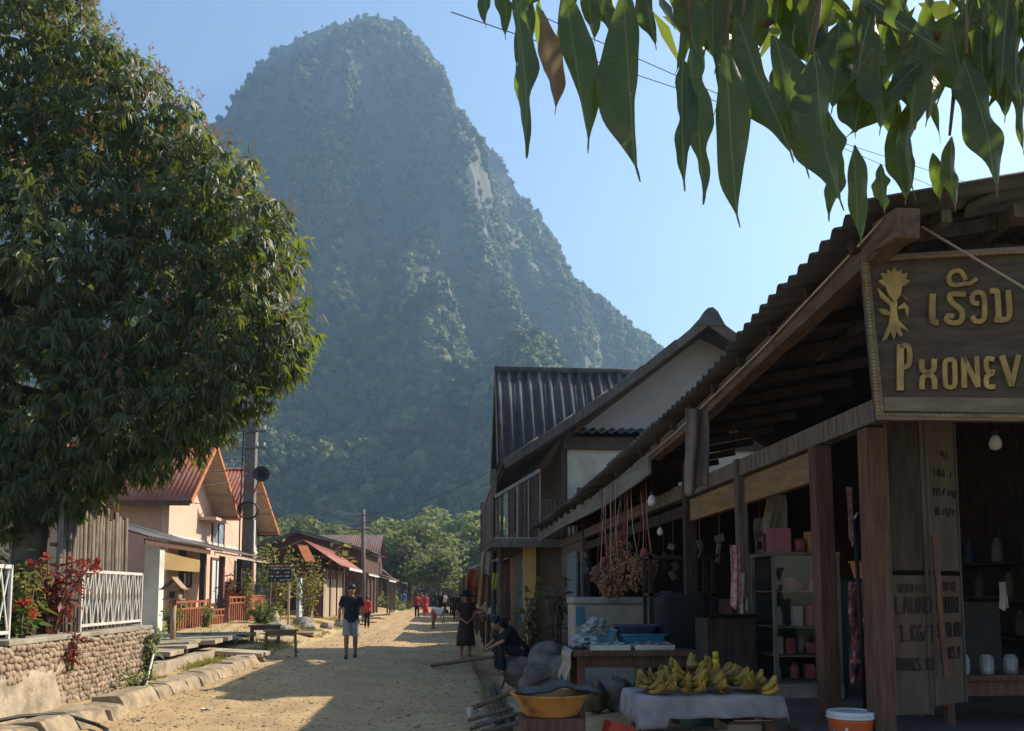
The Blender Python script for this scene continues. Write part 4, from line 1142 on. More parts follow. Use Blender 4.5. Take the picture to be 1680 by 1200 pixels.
        for u in (0, w):
            MB().prism(quad(max(0, u-.025), min(w, u+.025), z0, z1, off=.006), -nr*.003).build("door_stile", m_wood, t)
        for (txt, u, zz, h, sp) in rows:
            if txt[0] == "~":     # rows of faded, unreadable script
                b = MB(); stroke_text(b, V((x0, y0, zz))+d*u+nr*.004, d, V((0,0,1)), nr, int(txt[1]), random.Random(8), sp, h, .007)
                tag(b.build("lettering", m_ink, up_), kind="stuff"); continue
            b = MB(); draw_text(b, txt, lambda a, c: V((x0, y0, 0))+d*(u+a)+nr*.0075+V((0,0,zz+c)), h, sp, nr, h*.11)
            tag(b.build("lettering", m_ink, lo_ if zz < zc else up_), kind="stuff")
    door(2.70, 5.12, 2.97, 5.14, [("SERVICE",.055,1.60,.05,.030),("LAUND",.045,1.47,.10,.050),("1.KG/1",.06,1.30,.10,.040),("THANKS.YO",.03,1.12,.075,.028)], .85, 2.78, m_dark)
    door(2.977, 5.13, 3.31, 5.34, [("SERVICE",.08,1.61,.055,.034),("LAUNDRY",.06,1.47,.10,.040),("1KG/10.000",.05,1.32,.09,.030),("THANKS.Y",.07,1.18,.075,.032),
        ("~4",.05,2.05,.5,.30)], .90, 2.72, m_doorp)
    MB().beam((2.985, 5.08, 1.95), (3.015, 5.07, 1.08), .03, .02, (0,1,0)).build("door_bar", m_redw, t)
    # padlock hasp, roof-top rope
    return t
GL = {'A':[[(0,0),(.5,1),(1,0)],[(.2,.4),(.8,.4)]],'S':[[(1,.9),(.5,1),(.05,.8),(.2,.55),(.8,.45),(.95,.2),(.5,0),(0,.1)]],'E':[[(1,1),(0,1),(0,0),(1,0)],[(0,.5),(.8,.5)]],
 'R':[[(0,0),(0,1),(.8,.95),(.9,.7),(.6,.5),(0,.5)],[(.5,.5),(1,0)]],'V':[[(0,1),(.5,0),(1,1)]],'I':[[(.5,0),(.5,1)]],'C':[[(1,.85),(.5,1),(.05,.7),(.05,.3),(.5,0),(1,.15)]],
 'L':[[(0,1),(0,0),(1,0)]],'U':[[(0,1),(.05,.2),(.5,0),(.95,.2),(1,1)]],'N':[[(0,0),(0,1),(1,0),(1,1)]],'D':[[(0,0),(0,1),(.6,.95),(1,.5),(.6,.05),(0,0)]],'Y':[[(0,1),(.5,.5),(1,1)],[(.5,.5),(.5,0)]],
 '1':[[(.2,.8),(.55,1),(.55,0)],[(.2,0),(.9,0)]],'K':[[(0,0),(0,1)],[(.9,1),(0,.5),(1,0)]],'G':[[(1,.85),(.5,1),(.05,.6),(.1,.2),(.5,0),(1,.15),(1,.5),(.6,.5)]],'/':[[(0,0),(1,1)]],
 '0':[[(.5,1),(.05,.7),(.05,.3),(.5,0),(.95,.3),(.95,.7),(.5,1)]],'T':[[(0,1),(1,1)],[(.5,1),(.5,0)]],'H':[[(0,0),(0,1)],[(1,0),(1,1)],[(0,.5),(1,.5)]],'O':[[(.5,1),(0,.6),(.1,.1),(.5,0),(.9,.1),(1,.6),(.5,1)]],
 'M':[[(0,0),(.1,1),(.5,.4),(.9,1),(1,0)]],'B':[[(0,0),(0,1),(.8,.9),(.7,.55),(0,.5)],[(.7,.55),(1,.25),(.6,0),(0,0)]],'.':[[(.4,0),(.6,.08)]]}
def draw_text(b, txt, place, h, w, nr, th):
    x = 0
    for ch in txt:
        for st in GL.get(ch, []):
            for p, q in zip(st, st[1:]):
                A = place(x+p[0]*w*.72, p[1]*h); C = place(x+q[0]*w*.72, q[1]*h)
                b.beam(A, C, th, .003, nr)
        x += w
make_shop()

# ------------------------------------------------------------------ carved sign over the shop
SGO = V((2.04, 4.27, 0)); SGD = V((.97, -.17, 0)).normalized(); SGN = V((SGD.y, -SGD.x, 0))
def onsign(px, py, off=0.0):
    d = ray(px, py); o = SGO+SGN*off
    tt = (o-CAM).dot(SGN)/d.dot(SGN); return CAM+d*tt
def zs(x, y, off=0.0): return onsign(1430+x*.25, 400+y*.25, off)
def ribbon(b, pts, w, dep, off):
    "flat raised stroke on the sign plane through zoom points; w is stroke width in metres"
    P3 = [zs(x, y, off) for x, y in pts]; n = len(P3); top = []; 
    L, Rr = [], []
    for i, p in enumerate(P3):
        t = (P3[min(i+1, n-1)]-P3[max(i-1, 0)]).normalized(); s = t.cross(SGN).normalized()*(w/2)
        if i == 0: p = p - t*w*.18
        if i == n-1: p = p + t*w*.18
        L.append(p+s); Rr.append(p-s)
    k = len(b.v); b.add(L+Rr+[p-SGN*dep for p in L]+[p-SGN*dep for p in Rr], [])
    f = []
    for i in range(n-1):
        f += [(i, i+1, n+i+1, n+i), (2*n+i, 3*n+i, 3*n+i+1, 2*n+i+1), (i, 2*n+i, 2*n+i+1, i+1), (n+i, n+i+1, 3*n+i+1, 3*n+i)]
    f += [(0, n, 3*n, 2*n), (n-1, 3*n-1, 4*n-1, 2*n-1)]
    for q in f: b.f.append(tuple(i+k for i in q)); b.m.append(b.cur)
def smooth_pts(pts, m=4):
    out = []
    n = len(pts)
    for i in range(n-1):
        p0, p1, p2, p3 = pts[max(0,i-1)], pts[i], pts[i+1], pts[min(n-1,i+2)]
        for k in range(m):
            t = k/m; t2 = t*t; t3 = t2*t
            out.append(tuple(.5*((2*p1[j])+(-p0[j]+p2[j])*t+(2*p0[j]-5*p1[j]+4*p2[j]-p3[j])*t2+(-p0[j]+3*p1[j]-3*p2[j]+p3[j])*t3) for j in (0,1)))
    out.append(pts[-1]); return out
def make_sign():
    m_bd = mat("dark_sign_board", (0.095,0.078,0.058), (0.050,0.041,0.033), scale=4, stretch=(1,1,5), bump=.3)
    m_fr = mat("sign_frame_wood", (0.20,0.165,0.125), (0.12,0.095,0.07), scale=4, stretch=(1,1,4), bump=.3)
    m_gold = mat("faded_gold_paint", (0.42,0.315,0.12), (0.27,0.195,0.07), scale=9, bump=.25, c3=(0.22,0.16,0.08), big=7)
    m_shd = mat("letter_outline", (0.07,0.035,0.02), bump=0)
    tl = onsign(1412, 423); bl = onsign(1437, 690); tr_ = onsign(1850, 396); br = onsign(1850, 694)
    t = thing("carved_sign", "carved dark wood shop sign with gold lettering and bouquet emblem", "sign", (bl.x, bl.y, bl.z))
    # board leans to the photo's outline
    MB().prism([bl, br, tr_, tl], -SGN*.03).build("board", m_bd, t)
    def strip(name, m, a, b_, c, d, off, dep):
        MB().prism([p+SGN*off for p in (a, b_, c, d)], -SGN*dep).build(name, m, t, bevel=.003)
    q = lambda px, py: onsign(px, py)
    strip("frame_board", m_fr, q(1437,690), q(1850,694), q(1850,682), q(1449,679), .022, .02)
    strip("frame_board", m_fr, q(1412,432), q(1850,408), q(1850,396), q(1412,423), .022, .02)
    strip("frame_board", m_fr, q(1437,690), q(1449,679), q(1424,432.5), q(1412,432), .0215, .02)
    strip("lower_board", m_fr, q(1450,675), q(1850,682), q(1850,655), q(1448,652), .010, .009)
    # studs
    b = MB()
    def stud(px, py, s=1.6):
        c = onsign(px, py, .024); r = V((s*.003, s*.003, s*.003))
        b.obox(c, (s*.0068, .010, s*.0062), None)
    for i in range(44): f = i/43; stud(1418.5+f*22, 433+f*246)
    for i in range(76): f = i/75; stud(1445+f*400, 680.5+f*7)
    for i in range(76): f = i/75; stud(1428+f*420, 427-f*22)
    tag(b.build("stud_trim", m_gold, t), kind="stuff")
    # lettering: Lao line and Latin line
    G = [([(190,668),(190,955)],.047),([(190,675),(228,668),(250,700),(250,775),(232,805),(190,812)],.036),
         ([(330,765),(335,825),(372,852),(335,882),(332,950)],.036),([(412,762),(408,825),(372,852),(410,882),(416,950)],.036),
         ([(500,762),(482,790),(486,915),(506,940),(536,938),(548,910),(546,790),(532,762),(500,762)],.032),
         ([(610,940),(606,752)],.036),([(606,752),(698,935)],.036),([(700,935),(690,745)],.032),
         ([(800,758),(762,752),(752,790),(764,835),(802,842)],.033),([(795,850),(760,868),(754,910),(768,938),(808,938)],.033),
         ([(858,740),(920,928)],.040),([(920,928),(966,735)],.034),
         ([(402,335),(400,480),(410,515),(432,518)],.042),
         ([(612,332),(530,330),(512,345),(530,385),(585,430),(598,470),(580,512),(525,518),(494,496),(505,470),(535,478)],.036),
         ([(618,235),(585,180),(530,185),(508,225),(525,265),(560,270),(610,262),(650,258),(688,230)],.030),
         ([(700,392),(668,385),(662,345),(690,318),(728,330),(742,380),(742,470),(725,505),(685,508),(664,480)],.034),
         ([(785,312),(818,308),(828,340),(835,470),(830,498)],.038),([(815,498),(870,498),(902,480),(905,420),(898,310)],.038)]
    for pts, w in G:
        sp = smooth_pts(pts) if len(pts) > 2 else [pts[0], ((pts[0][0]+pts[1][0])/2, (pts[0][1]+pts[1][1])/2), pts[1]]
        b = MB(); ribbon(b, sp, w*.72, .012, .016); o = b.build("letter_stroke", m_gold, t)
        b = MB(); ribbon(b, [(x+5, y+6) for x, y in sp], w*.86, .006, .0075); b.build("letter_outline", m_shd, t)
    # bouquet emblem
    def poly(pts, off=.016):
        MB().prism([zs(x, y, off) for x, y in pts], -SGN*.014).build("emblem_petal", m_gold, t)
    c = (150, 265)
    for k, a in enumerate((-168,-140,-115,-90,-65,-40,-12)):
        for r, w, of in ((112, 26, .016),):
            ca, sa = math.cos(R(a)), math.sin(R(a)); r2 = r*(1.05 if k % 2 else .95)
            poly([(c[0]+20*ca-w*sa*.6, c[1]+20*sa+w*ca*.6), (c[0]+r2*.6*ca-w*sa, c[1]+r2*.6*sa+w*ca), (c[0]+r2*ca, c[1]+r2*sa), (c[0]+r2*.6*ca+w*sa, c[1]+r2*.6*sa-w*ca), (c[0]+20*ca+w*sa*.6, c[1]+20*sa-w*ca*.6)], .014+.0012*k)
    poly([(90,270),(120,345),(155,385),(190,340),(205,265),(150,230)], .0245)
    for pts in ([(150,380),(118,380),(125,430),(118,520),(178,520),(165,430),(172,380)], [(118,400),(60,350),(42,290),(80,330),(125,370)], [(170,420),(215,385),(245,420),(238,480),(220,420),(185,430)],
                [(120,470),(75,465),(48,428),(95,430),(122,450)], [(118,515),(100,560),(68,640),(100,625),(125,575),(150,630),(165,575),(190,610),(205,600),(185,545),(245,575),(195,520),(175,500)], [(200,330),(255,380),(225,360)]):
        poly(pts, .020)
    # ropes
    a = onsign(1512, 372, .05); c2 = onsign(1850, 568, .05)
    tube("rope", m_soffit, t, [a, a.lerp(c2, .5)-V((0,0,.01)), c2], .006, 6)
    h = V((xe(4.1)+.2, 4.1, ze_(4.1)-.06))
    tube("hanger", m_metal, t, [onsign(1440, 425, -.015), onsign(1440, 425, -.015)+V((0,.02,.14))], .008, 6)
    tube("hanger", m_metal, t, [onsign(1750, 403, -.015), onsign(1750, 403, -.015)+V((0,.02,.14))], .008, 6)
make_sign()
tag(tube("eave_rope", m_soffit, None, [V((xe(4.05)+.13, 4.02, ze_(4)-.05)), V((xe(5.6)+.13, 5.6, ze_(5.6)-.11)), V((xe(7.5)+.13, 7.5, ze_(7.5)-.13)), V((xe(8.5)+.13, 8.5, ze_(8.5)-.13))], .006, 6), "pale rope strung along the wooden eave beam", "rope")
wire("thin dark wire passing behind the hanging leaves to the shop roof", atY(560,-120,4.5), atY(1560,318,9.6), .02, .0035, group="wires over the shop roof")
wire("thin dark wire passing behind the hanging leaves to the shop roof", atY(740,20,5.5), atY(1620,310,9.8), .02, .0035, group="wires over the shop roof")

# ------------------------------------------------------------------ balcony house behind the shop
m_lilac = mat("grey_lilac_plaster", (0.34,0.295,0.27), (0.28,0.245,0.225), scale=1.2, bump=.1, rand=.02)
m_cream = mat("cream_wall", (0.66,0.58,0.47), (0.58,0.51,0.41), scale=1.2, bump=.08, c3=(0.36,0.33,0.28), big=1.2)
m_bsoff = mat("brown_soffit", (0.115,0.075,0.055), (0.07,0.046,0.035), scale=3, bump=.2)
YG = 16.65
def G(px, py, y=YG): return atY(px, py, y)
def make_balcony_house():
    t = thing("balcony_house", "two storey house with slatted balcony and grey gable behind the shop", "house", (2.6, YG, .3))
    pk = G(1165, 518); le = G(826, 757); Yb = 23.4
    # mirror right side of roof
    re = V((pk.x+(pk.x-le.x)*.8, YG, pk.z-(pk.z-le.z)*.8))
    Yw = YG+.75
    sag = lambda f: -.10*math.sin(math.pi*f)
    n = 6
    for k in range(n):
        f0, f1 = k/n, (k+1)/n
        a = le.lerp(pk, f0); c = le.lerp(pk, f1); a = a+V((0,0,sag(f0))); c = c+V((0,0,sag(f1)))
        corr(t, m_asb, (a.x, YG, a.z), (a.x, Yb, a.z), (c.x, YG, c.z+.03), (c.x, Yb, c.z+.03), .18, .022, 3, 1)
        beam("barge_board", m_wood, t, (a.x, YG-.02, a.z-.08), (c.x, YG-.02, c.z-.08), .03, .15, up=(0,0,1))
        MB().prism([(a.x, YG+.01, a.z-.16), (c.x, YG+.01, c.z-.16), (c.x, Yb-.1, c.z-.16), (a.x, Yb-.1, a.z-.16)], (0,0,-.02)).build("soffit", m_bsoff, t)
    corr(t, m_asb, (re.x, YG, re.z), (re.x, Yb, re.z), pk+V((0,0,.03)), (pk.x, Yb, pk.z+.03), .18, .022, 6, 1)
    beam("barge_board", m_bsoff, t, (re.x, YG-.02, re.z-.12), (pk.x, YG-.02, pk.z-.12), .03, .22)
    # finial
    MB().prism([(pk.x-.32, YG-.06, pk.z-.22), (pk.x+.30, YG-.06, pk.z-.22), (pk.x+.14, YG-.06, pk.z+.08), (pk.x+.04, YG-.06, pk.z+.16), (pk.x-.06, YG-.06, pk.z+.14), (pk.x-.14, YG-.06, pk.z+.06)], (0,.08,0)).build("finial", m_asb, t)
    tube("ridge_cap", m_asb, t, [(pk.x, YG, pk.z+.03), (pk.x, Yb, pk.z+.03)], .10, 8)
    # gable wall, pent strip, beam, cream wall
    g0 = G(935, 700, Yw); xw = G(931, 760, Yw).x
    zb = G(960, 712, Yw).z
    MB().prism([(xw-.1, Yw, zb), (8.6, Yw, zb), (8.6, Yw, pk.z-1.9), (pk.x, Yw, pk.z-.25), (xw-.1, Yw, le.z+(xw-.1-le.x)*(pk.z-le.z)/(pk.x-le.x)-.42)], (0,.15,0)).build("gable_wall", m_lilac, t)
    corr(t, m_asb, (xw-.1, Yw-.4, zb-.04), (8.6, Yw-.4, zb-.04), (xw-.1, Yw-.01, zb+.10), (8.6, Yw-.01, zb+.10), .2, .03, 5, 1, "pent_roof_sheet")
    box("wall_beam", m_bsoff, t, xw-.1, 8.6, Yw-.10, Yw+.15, zb-.33, zb-.08)
    box("cream_wall", m_cream, t, xw, 8.6, Yw+.02, Yw+.15, 2.6, zb-.33)
    MB().prism([(xw-.12, Yw+.05, 2.7), (xw-.12, Yb, 2.7), (xw-.12, Yb, 4.3), (xw-.12, Yw+.05, 4.75)], (.1,0,0)).build("balcony_back_wall", m_bsoff, t)
    # balcony deck, slats
    x0 = .84; zd = G(815, 886).z
    box("balcony_deck", m_bsoff, t, x0-.05, xw-.1, YG+.05, Yb-.3, zd-.1, zd)
    beam("deck_edge", m_wood, t, (x0-.05, YG+.02, zd-.06), (xw, YG+.02, zd-.06), .05, .16)
    m_sl = mat("pinkish_slat", (0.12,0.075,0.066), (0.075,0.048,0.043), bump=.2, rand=.3); m_sw = mat("pale_slat", (0.30,0.275,0.25), (0.20,0.185,0.17), bump=.2)
    zt = lambda x: le.z-.22+(x-le.x)*(pk.z-le.z)/(pk.x-le.x)-.38+min(0, (x-1.5)*-.25)
    xs_ = [x0+i*.075 for i in range(13)]
    for i, x in enumerate(xs_):
        top = min(zd+1.35, max(zd+.75, zt(x)))
        box("balcony_slat", m_sl if i % 3 else m_sw, t, x-(.03 if i % 3 else .014), x+(.03 if i % 3 else .014), YG+.05+(i % 2)*.012, YG+.075+(i % 2)*.012, zd+.05, top)
    beam("balcony_rail", m_sw, t, (x0, YG+.03, zt(x0)+.02), (xs_[-1], YG+.03, min(zd+1.37, zt(xs_[-1]))+.02), .05, .06)
    beam("balcony_rail", m_sw, t, (x0, YG+.03, zd+.03), (xs_[-1]+.05, YG+.03, zd+.03), .05, .05)
    for i in range(9):
        x = xs_[-1]+.14+i*.082
        MB().lathe((x, YG+.12, zd), [(.03,0),(.03,.12),(.018,.2),(.034,.35),(.018,.5),(.03,.62),(.03,.78)], 8).build("baluster", m_bsoff, t, smooth=True)
    beam("handrail", m_bsoff, t, (xs_[-1], YG+.12, zd+.80), (xw, YG+.12, zd+.80), .06, .05)
    for i in range(18):
        y = YG+.15+i*.30
        box("balcony_slat", m_sw if i % 2 else m_sl, t, x0-.05, x0-.025, y, y+.09, zd+.02, zd+1.05)
    beam("balcony_rail", m_sw, t, (x0-.04, YG+.1, zd+1.08), (x0-.04, Yb-.4, zd+1.08), .05, .06)
    for y in (YG+.1, Yb-.4): box("balcony_post", m_wood, t, x0-.06, x0+.04, y-.05, y+.05, zd-.1, le.z-.15)
    # ground floor
    xg = 1.62
    box("street_wall", mat("brown_render", (0.16,0.115,0.085), (0.11,0.08,0.06), scale=2, bump=.2), t, xg, xg+.15, 17.9, Yb, .2, zd-.1)
    box("end_wall", MATS["brown_render"], t, xg, 2.4, 17.6, 17.75, .2, zd-.1)
    a = atY(868, 940, 17.5).x
    box("yellow_jamb", mat("ochre_paint", (0.50,0.36,0.14), (0.42,0.29,0.11), bump=.1), t, a-.13, a+.13, 17.35, 17.5, .3, 2.55)
    box("blue_door", mat("blue_door_paint", (0.06,0.16,0.26), (0.05,0.12,0.20), bump=.1), t, xg-.04, xg-.003, 18.6, 19.7, .4, 2.3)
    for y in (17.3, 20.2, 23.0): tube("support_post", m_wood, t, [(1.0, y, .2), (1.0, y, zd-.1)], .06, 8)
    box("plinth", m_conc, t, 1.3, 2.4, 17.0, Yb, -.1, .42, .03)
make_balcony_house()

def make_tall_roof_house():
    t = thing("tall_roof_house", "house with steep dark ribbed roof rising beside the balcony house", "house", (4.5, 25.5, .3))
    Yr, Ye = 25.6, 23.55
    r0 = atY(814, 609, Yr); e0 = atY(818, 758, Ye)
    X1 = 9.0
    m_rib = mat("dark_ribbed_roof", (0.060,0.060,0.062), (0.032,0.032,0.036), scale=2.5, bump=.25, c3=(0.10,0.10,0.10), big=.6)
    corr(t, m_rib, (e0.x, Ye, e0.z), (X1, Ye, e0.z), (r0.x, Yr, r0.z), (X1, Yr, r0.z), .31, .05, 9, 1, seg=10)
    corr(t, m_rib, (e0.x, 2*Yr-Ye, e0.z), (X1, 2*Yr-Ye, e0.z), (r0.x, Yr, r0.z), (X1, Yr, r0.z), .31, .05, 9, 1, seg=10)
    tube("ridge_cap", m_asb, t, [(r0.x-.05, Yr, r0.z+.05), (X1, Yr, r0.z+.05)], .10, 8)
    for s in (Ye, 2*Yr-Ye): beam("barge_board", m_bsoff, t, (e0.x-.03, s, e0.z-.1), (r0.x-.03, Yr, r0.z-.1), .04, .22, up=(0,0,1))
    MB().prism([(1.9, Ye+.3, .2), (1.9, 2*Yr-Ye-.3, .2), (1.9, 2*Yr-Ye-.3, e0.z), (1.9, Yr, r0.z-.3), (1.9, Ye+.3, e0.z)], (.15,0,0)).build("gable_wall", m_bwall, t)
    for y in (Ye+.3, 2*Yr-Ye-.45): box("side_wall", m_bwall, t, 2.055, X1-.3, y, y+.15, .2, e0.z)
    box("window", m_dark, t, 1.85, 1.895, 25, 26.2, 3.4, 4.6)
    box("door", m_tanw, t, 1.85, 1.895, 24.6, 26.4, .4, 2.4)
make_tall_roof_house()
gable_house("market_house", "low wooden house with grey tin porch beyond the steep roof", 2.6, 8, 29.5, 36, .3, 3.0, 4.4, 'y', .5, m_bwall, m_tin, None, doors=(('l',31,1.3,2,m_tanw),('l',34,1.3,2,m_dark)), porch=('l',1.6,2.45,m_roofd,4))
gable_house("market_house", "dark wooden house with rusty porch roof behind the market crowd", 2.4, 8, 38, 45, .3, 3.1, 4.6, 'y', .5, m_bwall, m_roofd, None, doors=(('l',40,1.3,2,m_brown),('l',43,1.3,2,m_dark)), porch=('l',1.5,2.5,m_tin,4))
gable_house("market_house", "far wooden house with dark roof near the street's end", 2.2, 8, 48, 57, .3, 3.2, 4.9, 'y', .5, m_bwall, m_roofd, None, doors=(('l',50,1.3,2,m_teal),), porch=('l',1.5,2.5,m_roofd,4))
gable_house("market_house", "last tin roofed house on the right before the trees", 2.0, 8, 60, 70, .3, 3.2, 4.9, 'y', .5, m_bwall, m_tin, None, porch=('l',1.4,2.5,m_tin,4))

# ------------------------------------------------------------------ people
m_skin = mat("tanned_skin", (0.36,0.20,0.13), (0.31,0.165,0.105), rough=.55, scale=9, bump=0, rand=.12)
m_hair = mat("black_hair", (0.015,0.012,0.011), rough=.5, bump=.1)
def cloth(name, c, c2=None, **k): return mat(name, c, c2 or tuple(x*.8 for x in c), rough=.9, scale=7, bump=.35, bscale=18, rand=.06, **k)
def remesh(o, vox, sm=2):
    md = o.modifiers.new("r", 'REMESH'); md.mode = 'VOXEL'; md.voxel_size = vox; md.use_smooth_shade = True
    md = o.modifiers.new("k", 'CORRECTIVE_SMOOTH') if False else o.modifiers.new("k", 'SMOOTH'); md.factor = .5; md.iterations = sm
def person(label, loc, rz, H, top, bottom, group=None, vox=.014, lean=0.0, hip=.93, spread=.0, legs=None, arms=None, skirt=None, sleeve=.35, shorts=True, hat=None, shoes=None, hairm=None, bag=None, long_hair=False):
    t = thing("person", label, "person", (0,0,0), group)
    hz = hip; cl, sl = math.cos(lean), math.sin(lean)
    def T(x, y, z):        # torso frame: bends forward (to -Y) about the hips
        dz = z-.93
        return V((x, y*cl - dz*sl, hz + dz*cl + y*sl*-1))
    legs = legs or [((-.10,0,.50),(-.11,.02,.08)), ((.10,0,.50),(.11,.02,.08))]
    arms = arms or [((-.25,.02,1.14),(-.26,-.06,.89)), ((.25,.02,1.14),(.26,-.06,.89))]
    hips = [V((-.09,0,hz-.01)), V((.09,0,hz-.01))]
    sh = [T(-.185,0,1.41), T(.185,0,1.41)]
    b = MB()
    def torso(bb, g, z0=.86, z1=1.47):
        prof = [(.84,.10,.145),(.93,.112,.165),(1.02,.105,.155),(1.12,.098,.140),(1.24,.108,.155),(1.34,.112,.172),(1.41,.095,.168),(1.46,.065,.10)]
        pts = [(T(0,0,z), (d+g, w+g)) for z, d, w in prof if z0-.001 <= z <= z1]
        bb.tube([p for p, r in pts], [r for p, r in pts], 14)
    torso(b, 0)
    b.tube([T(0,0,1.44), T(0,-.01,1.50), T(0,-.015,1.56)], [.062,.055,.055], 10)
    hc = T(0,-.025,1.618)
    fwd = (T(0,-1,1.6)-T(0,0,1.6)).normalized(); upd = (T(0,0,2)-T(0,0,1)).normalized()
    if lean > .7: fwd = V((0,-.5,-.85)).normalized()
    hf = V((0,-1,0)) if lean < .7 else fwd
    b.ball(hc, .112, 12, 9, (.76,.92,1.08))
    b.ball(hc+hf*.028-upd*.055, .075, 10, 7, (.80,.88,.85))
    b.tube([hc+hf*.095+upd*.012, hc+hf*.122-upd*.022, hc+hf*.10-upd*.032], [.010,.017,.014], 6)
    for s in (-1,1): b.ball(hc+V((s*.086,.005,0))-upd*.008, .028, 7, 5, (.35,.8,1))
    for i in (0,1):
        kn, an = V(legs[i][0]), V(legs[i][1]); h = hips[i]
        b.tube([h+V((0,0,.03)), h.lerp(kn,.45), h.lerp(kn,.85), kn, kn.lerp(an,.25)+V((0,.015,0)), kn.lerp(an,.6), an], [.092,.082,.064,.058,.060,.048,.036], 10)
        b.tube([an+V((0,.045,-.035)), an+V((0,-.02,-.035)), an+V((0,-.10,-.052)), an+V((0,-.165,-.058))], [(.036,.034),(.040,.036),(.040,.026),(.030,.016)], 10)
        el, wr = V(arms[i][0]), V(arms[i][1]); s0 = sh[i]
        b.tube([s0+V((0,0,-.01)), s0.lerp(el,.5), el, el.lerp(wr,.4), wr], [.054,.046,.038,.037,.026], 10)
        hd = (wr-el).normalized(); sd = V((1 if i else -1, 0, 0)); sd = (sd-hd*sd.dot(hd)).normalized(); nn = hd.cross(sd)
        b.tube([wr, wr+hd*.045, wr+hd*.085], [(.024,.018),(.038,.016),(.036,.014)], 8)
        for k in range(4):
            q = wr+hd*.08+nn*((k-1.5)*.019); L = (.062,.072,.068,.052)[k]
            b.tube([q, q+hd*L*.5-sd*.008, q+hd*L-sd*.026], [.0095,.009,.007], 6)
        q = wr+hd*.03+nn*-.03
        b.tube([q, q+hd*.03-nn*.02-sd*.01, q+hd*.062-nn*.018-sd*.02], [.011,.010,.008], 6)
    body = b.build("body", m_skin, t, smooth=True); remesh(body, vox if vox > .012 else .010)
    # face and hair
    hb = MB(); hb.ball(hc+upd*.022-hf*.018, .120, 12, 8, (.80,.92,1.0)); 
    if long_hair: hb.tube([hc-hf*.06, hc-hf*.09-upd*.12, hc-hf*.09-upd*.28], [.09,.08,.05], 9)
    ho = hb.build("hair", hairm or m_hair, t, smooth=True)
    cut = hc+hf*.052
    me = ho.data
    for v in me.vertices:        # keep the hair off the face
        p = v.co + wloc(t)*0
        q = V(v.co)
        rel = q - (hc)
        if rel.dot(hf) > .045 and rel.dot(upd) < .055: v.co = V(v.co) - hf*(rel.dot(hf)-.02)
        if rel.dot(upd) < -.05 and not long_hair: v.co = hc + (q-hc)*.6
    for s in (-1,1): MB().ball(hc+hf*.092+V((s*.034,0,0))+upd*.012, .013, 7, 5).build("eye", m_hair, t)
    MB().ball(hc+hf*.098-upd*.058, .02, 8, 5, (1.1,.4,.35)).build("mouth", mat("lips", (0.26,0.10,0.075), bump=0), t)
    # clothes
    c = MB(); torso(c, .024, .84, 1.47)
    for i in (0,1):
        el = V(arms[i][0]); s0 = sh[i]; e = s0.lerp(el, min(1, sleeve/.5+.25))
        c.tube([s0.lerp(T(0,0,1.42),.35), s0+V((0,0,.004)), s0.lerp(e,.6), e], [.075,.080,.072,.070], 10)
    so = c.build("shirt", top, t, smooth=True); remesh(so, max(vox*.9,.011))
    if skirt:
        z1, w, full = skirt
        c = MB(); zt = hz+.02
        zz = [zt, zt-.12, zt-(zt-z1)*.6, z1]
        c.tube([(0,0,z) if k == 0 else (0,-.01*k,z) for k, z in enumerate(zz)], [(.125,.18),(.15,.20),(w*.75,w*.95),(w*.8,w)], 18, cap=False)
        for i, p in enumerate(c.v):
            a = math.atan2(p[1], p[0]); f = max(0, (zt-p[2])/(zt-z1)); k = 1+.06*f*math.sin(a*7); c.v[i] = (p[0]*k, p[1]*k, p[2])
        c.build("skirt", bottom, t, smooth=True, solid=.012)
    else:
        c = MB(); c.tube([V((0,0,hz-.10)), V((0,0,hz-.02)), T(0,0,1.02)], [(.122,.17),(.128,.185),(.118,.168)], 12)
        for i in (0,1):
            kn, an = V(legs[i][0]), V(legs[i][1]); h = hips[i]
            if shorts: c.tube([h, h.lerp(kn,.5), h.lerp(kn,.92)], [.108,.104,.10], 10)
            else: c.tube([h, h.lerp(kn,.5), kn, kn.lerp(an,.5), kn.lerp(an,.94)], [.108,.094,.076,.07,.066], 10)
        o = c.build("shorts" if shorts else "trousers", bottom, t, smooth=True); remesh(o, max(vox*.9,.011))
    if shoes:
        for i in (0,1):
            an = V(legs[i][1]); c = MB()
            c.tube([an+V((0,.06,-.045)), an+V((0,-.02,-.03)), an+V((0,-.10,-.045)), an+V((0,-.185,-.06))], [(.046,.042),(.05,.05),(.05,.036),(.036,.02)], 10)
            c.build("shoe", shoes, t, smooth=True)
    if hat:
        kind, hm = hat; c = MB()
        if kind == 'cap':
            c.ball(hc+upd*.045, .118, 12, 8, (.84,.95,.80)); o = c.build("cap", hm, t, smooth=True)
            MB().prism([hc+upd*.06+hf*.06+V((-.075,0,0)), hc+upd*.055+hf*.17+V((-.06,0,0)), hc+upd*.05+hf*.19, hc+upd*.055+hf*.17+V((.06,0,0)), hc+upd*.06+hf*.06+V((.075,0,0))], upd*.012).build("peak", hm, o)
        else:
            c.lathe(hc+V((0,0,.05)), [(.24,-.03),(.25,-.02),(.13,.01),(.11,.09),(.07,.125),(.01,.13)], 18, cap=False); c.build("hat", hm, t, smooth=True, solid=.01)
    if bag:
        c = MB(); c.ball(T(0,.17,1.2), .2, 12, 8, (.75,.5,1.05)); c.build("backpack", bag, t, smooth=True)
    t.location = loc; t.rotation_euler = (0,0,rz); t.scale = (H/1.75,)*3
    return t
navy = cloth("navy_cloth", (0.022,0.026,0.034)); grey_sh = cloth("grey_shorts", (0.34,0.34,0.33)); black_c = cloth("black_cloth", (0.02,0.019,0.021))
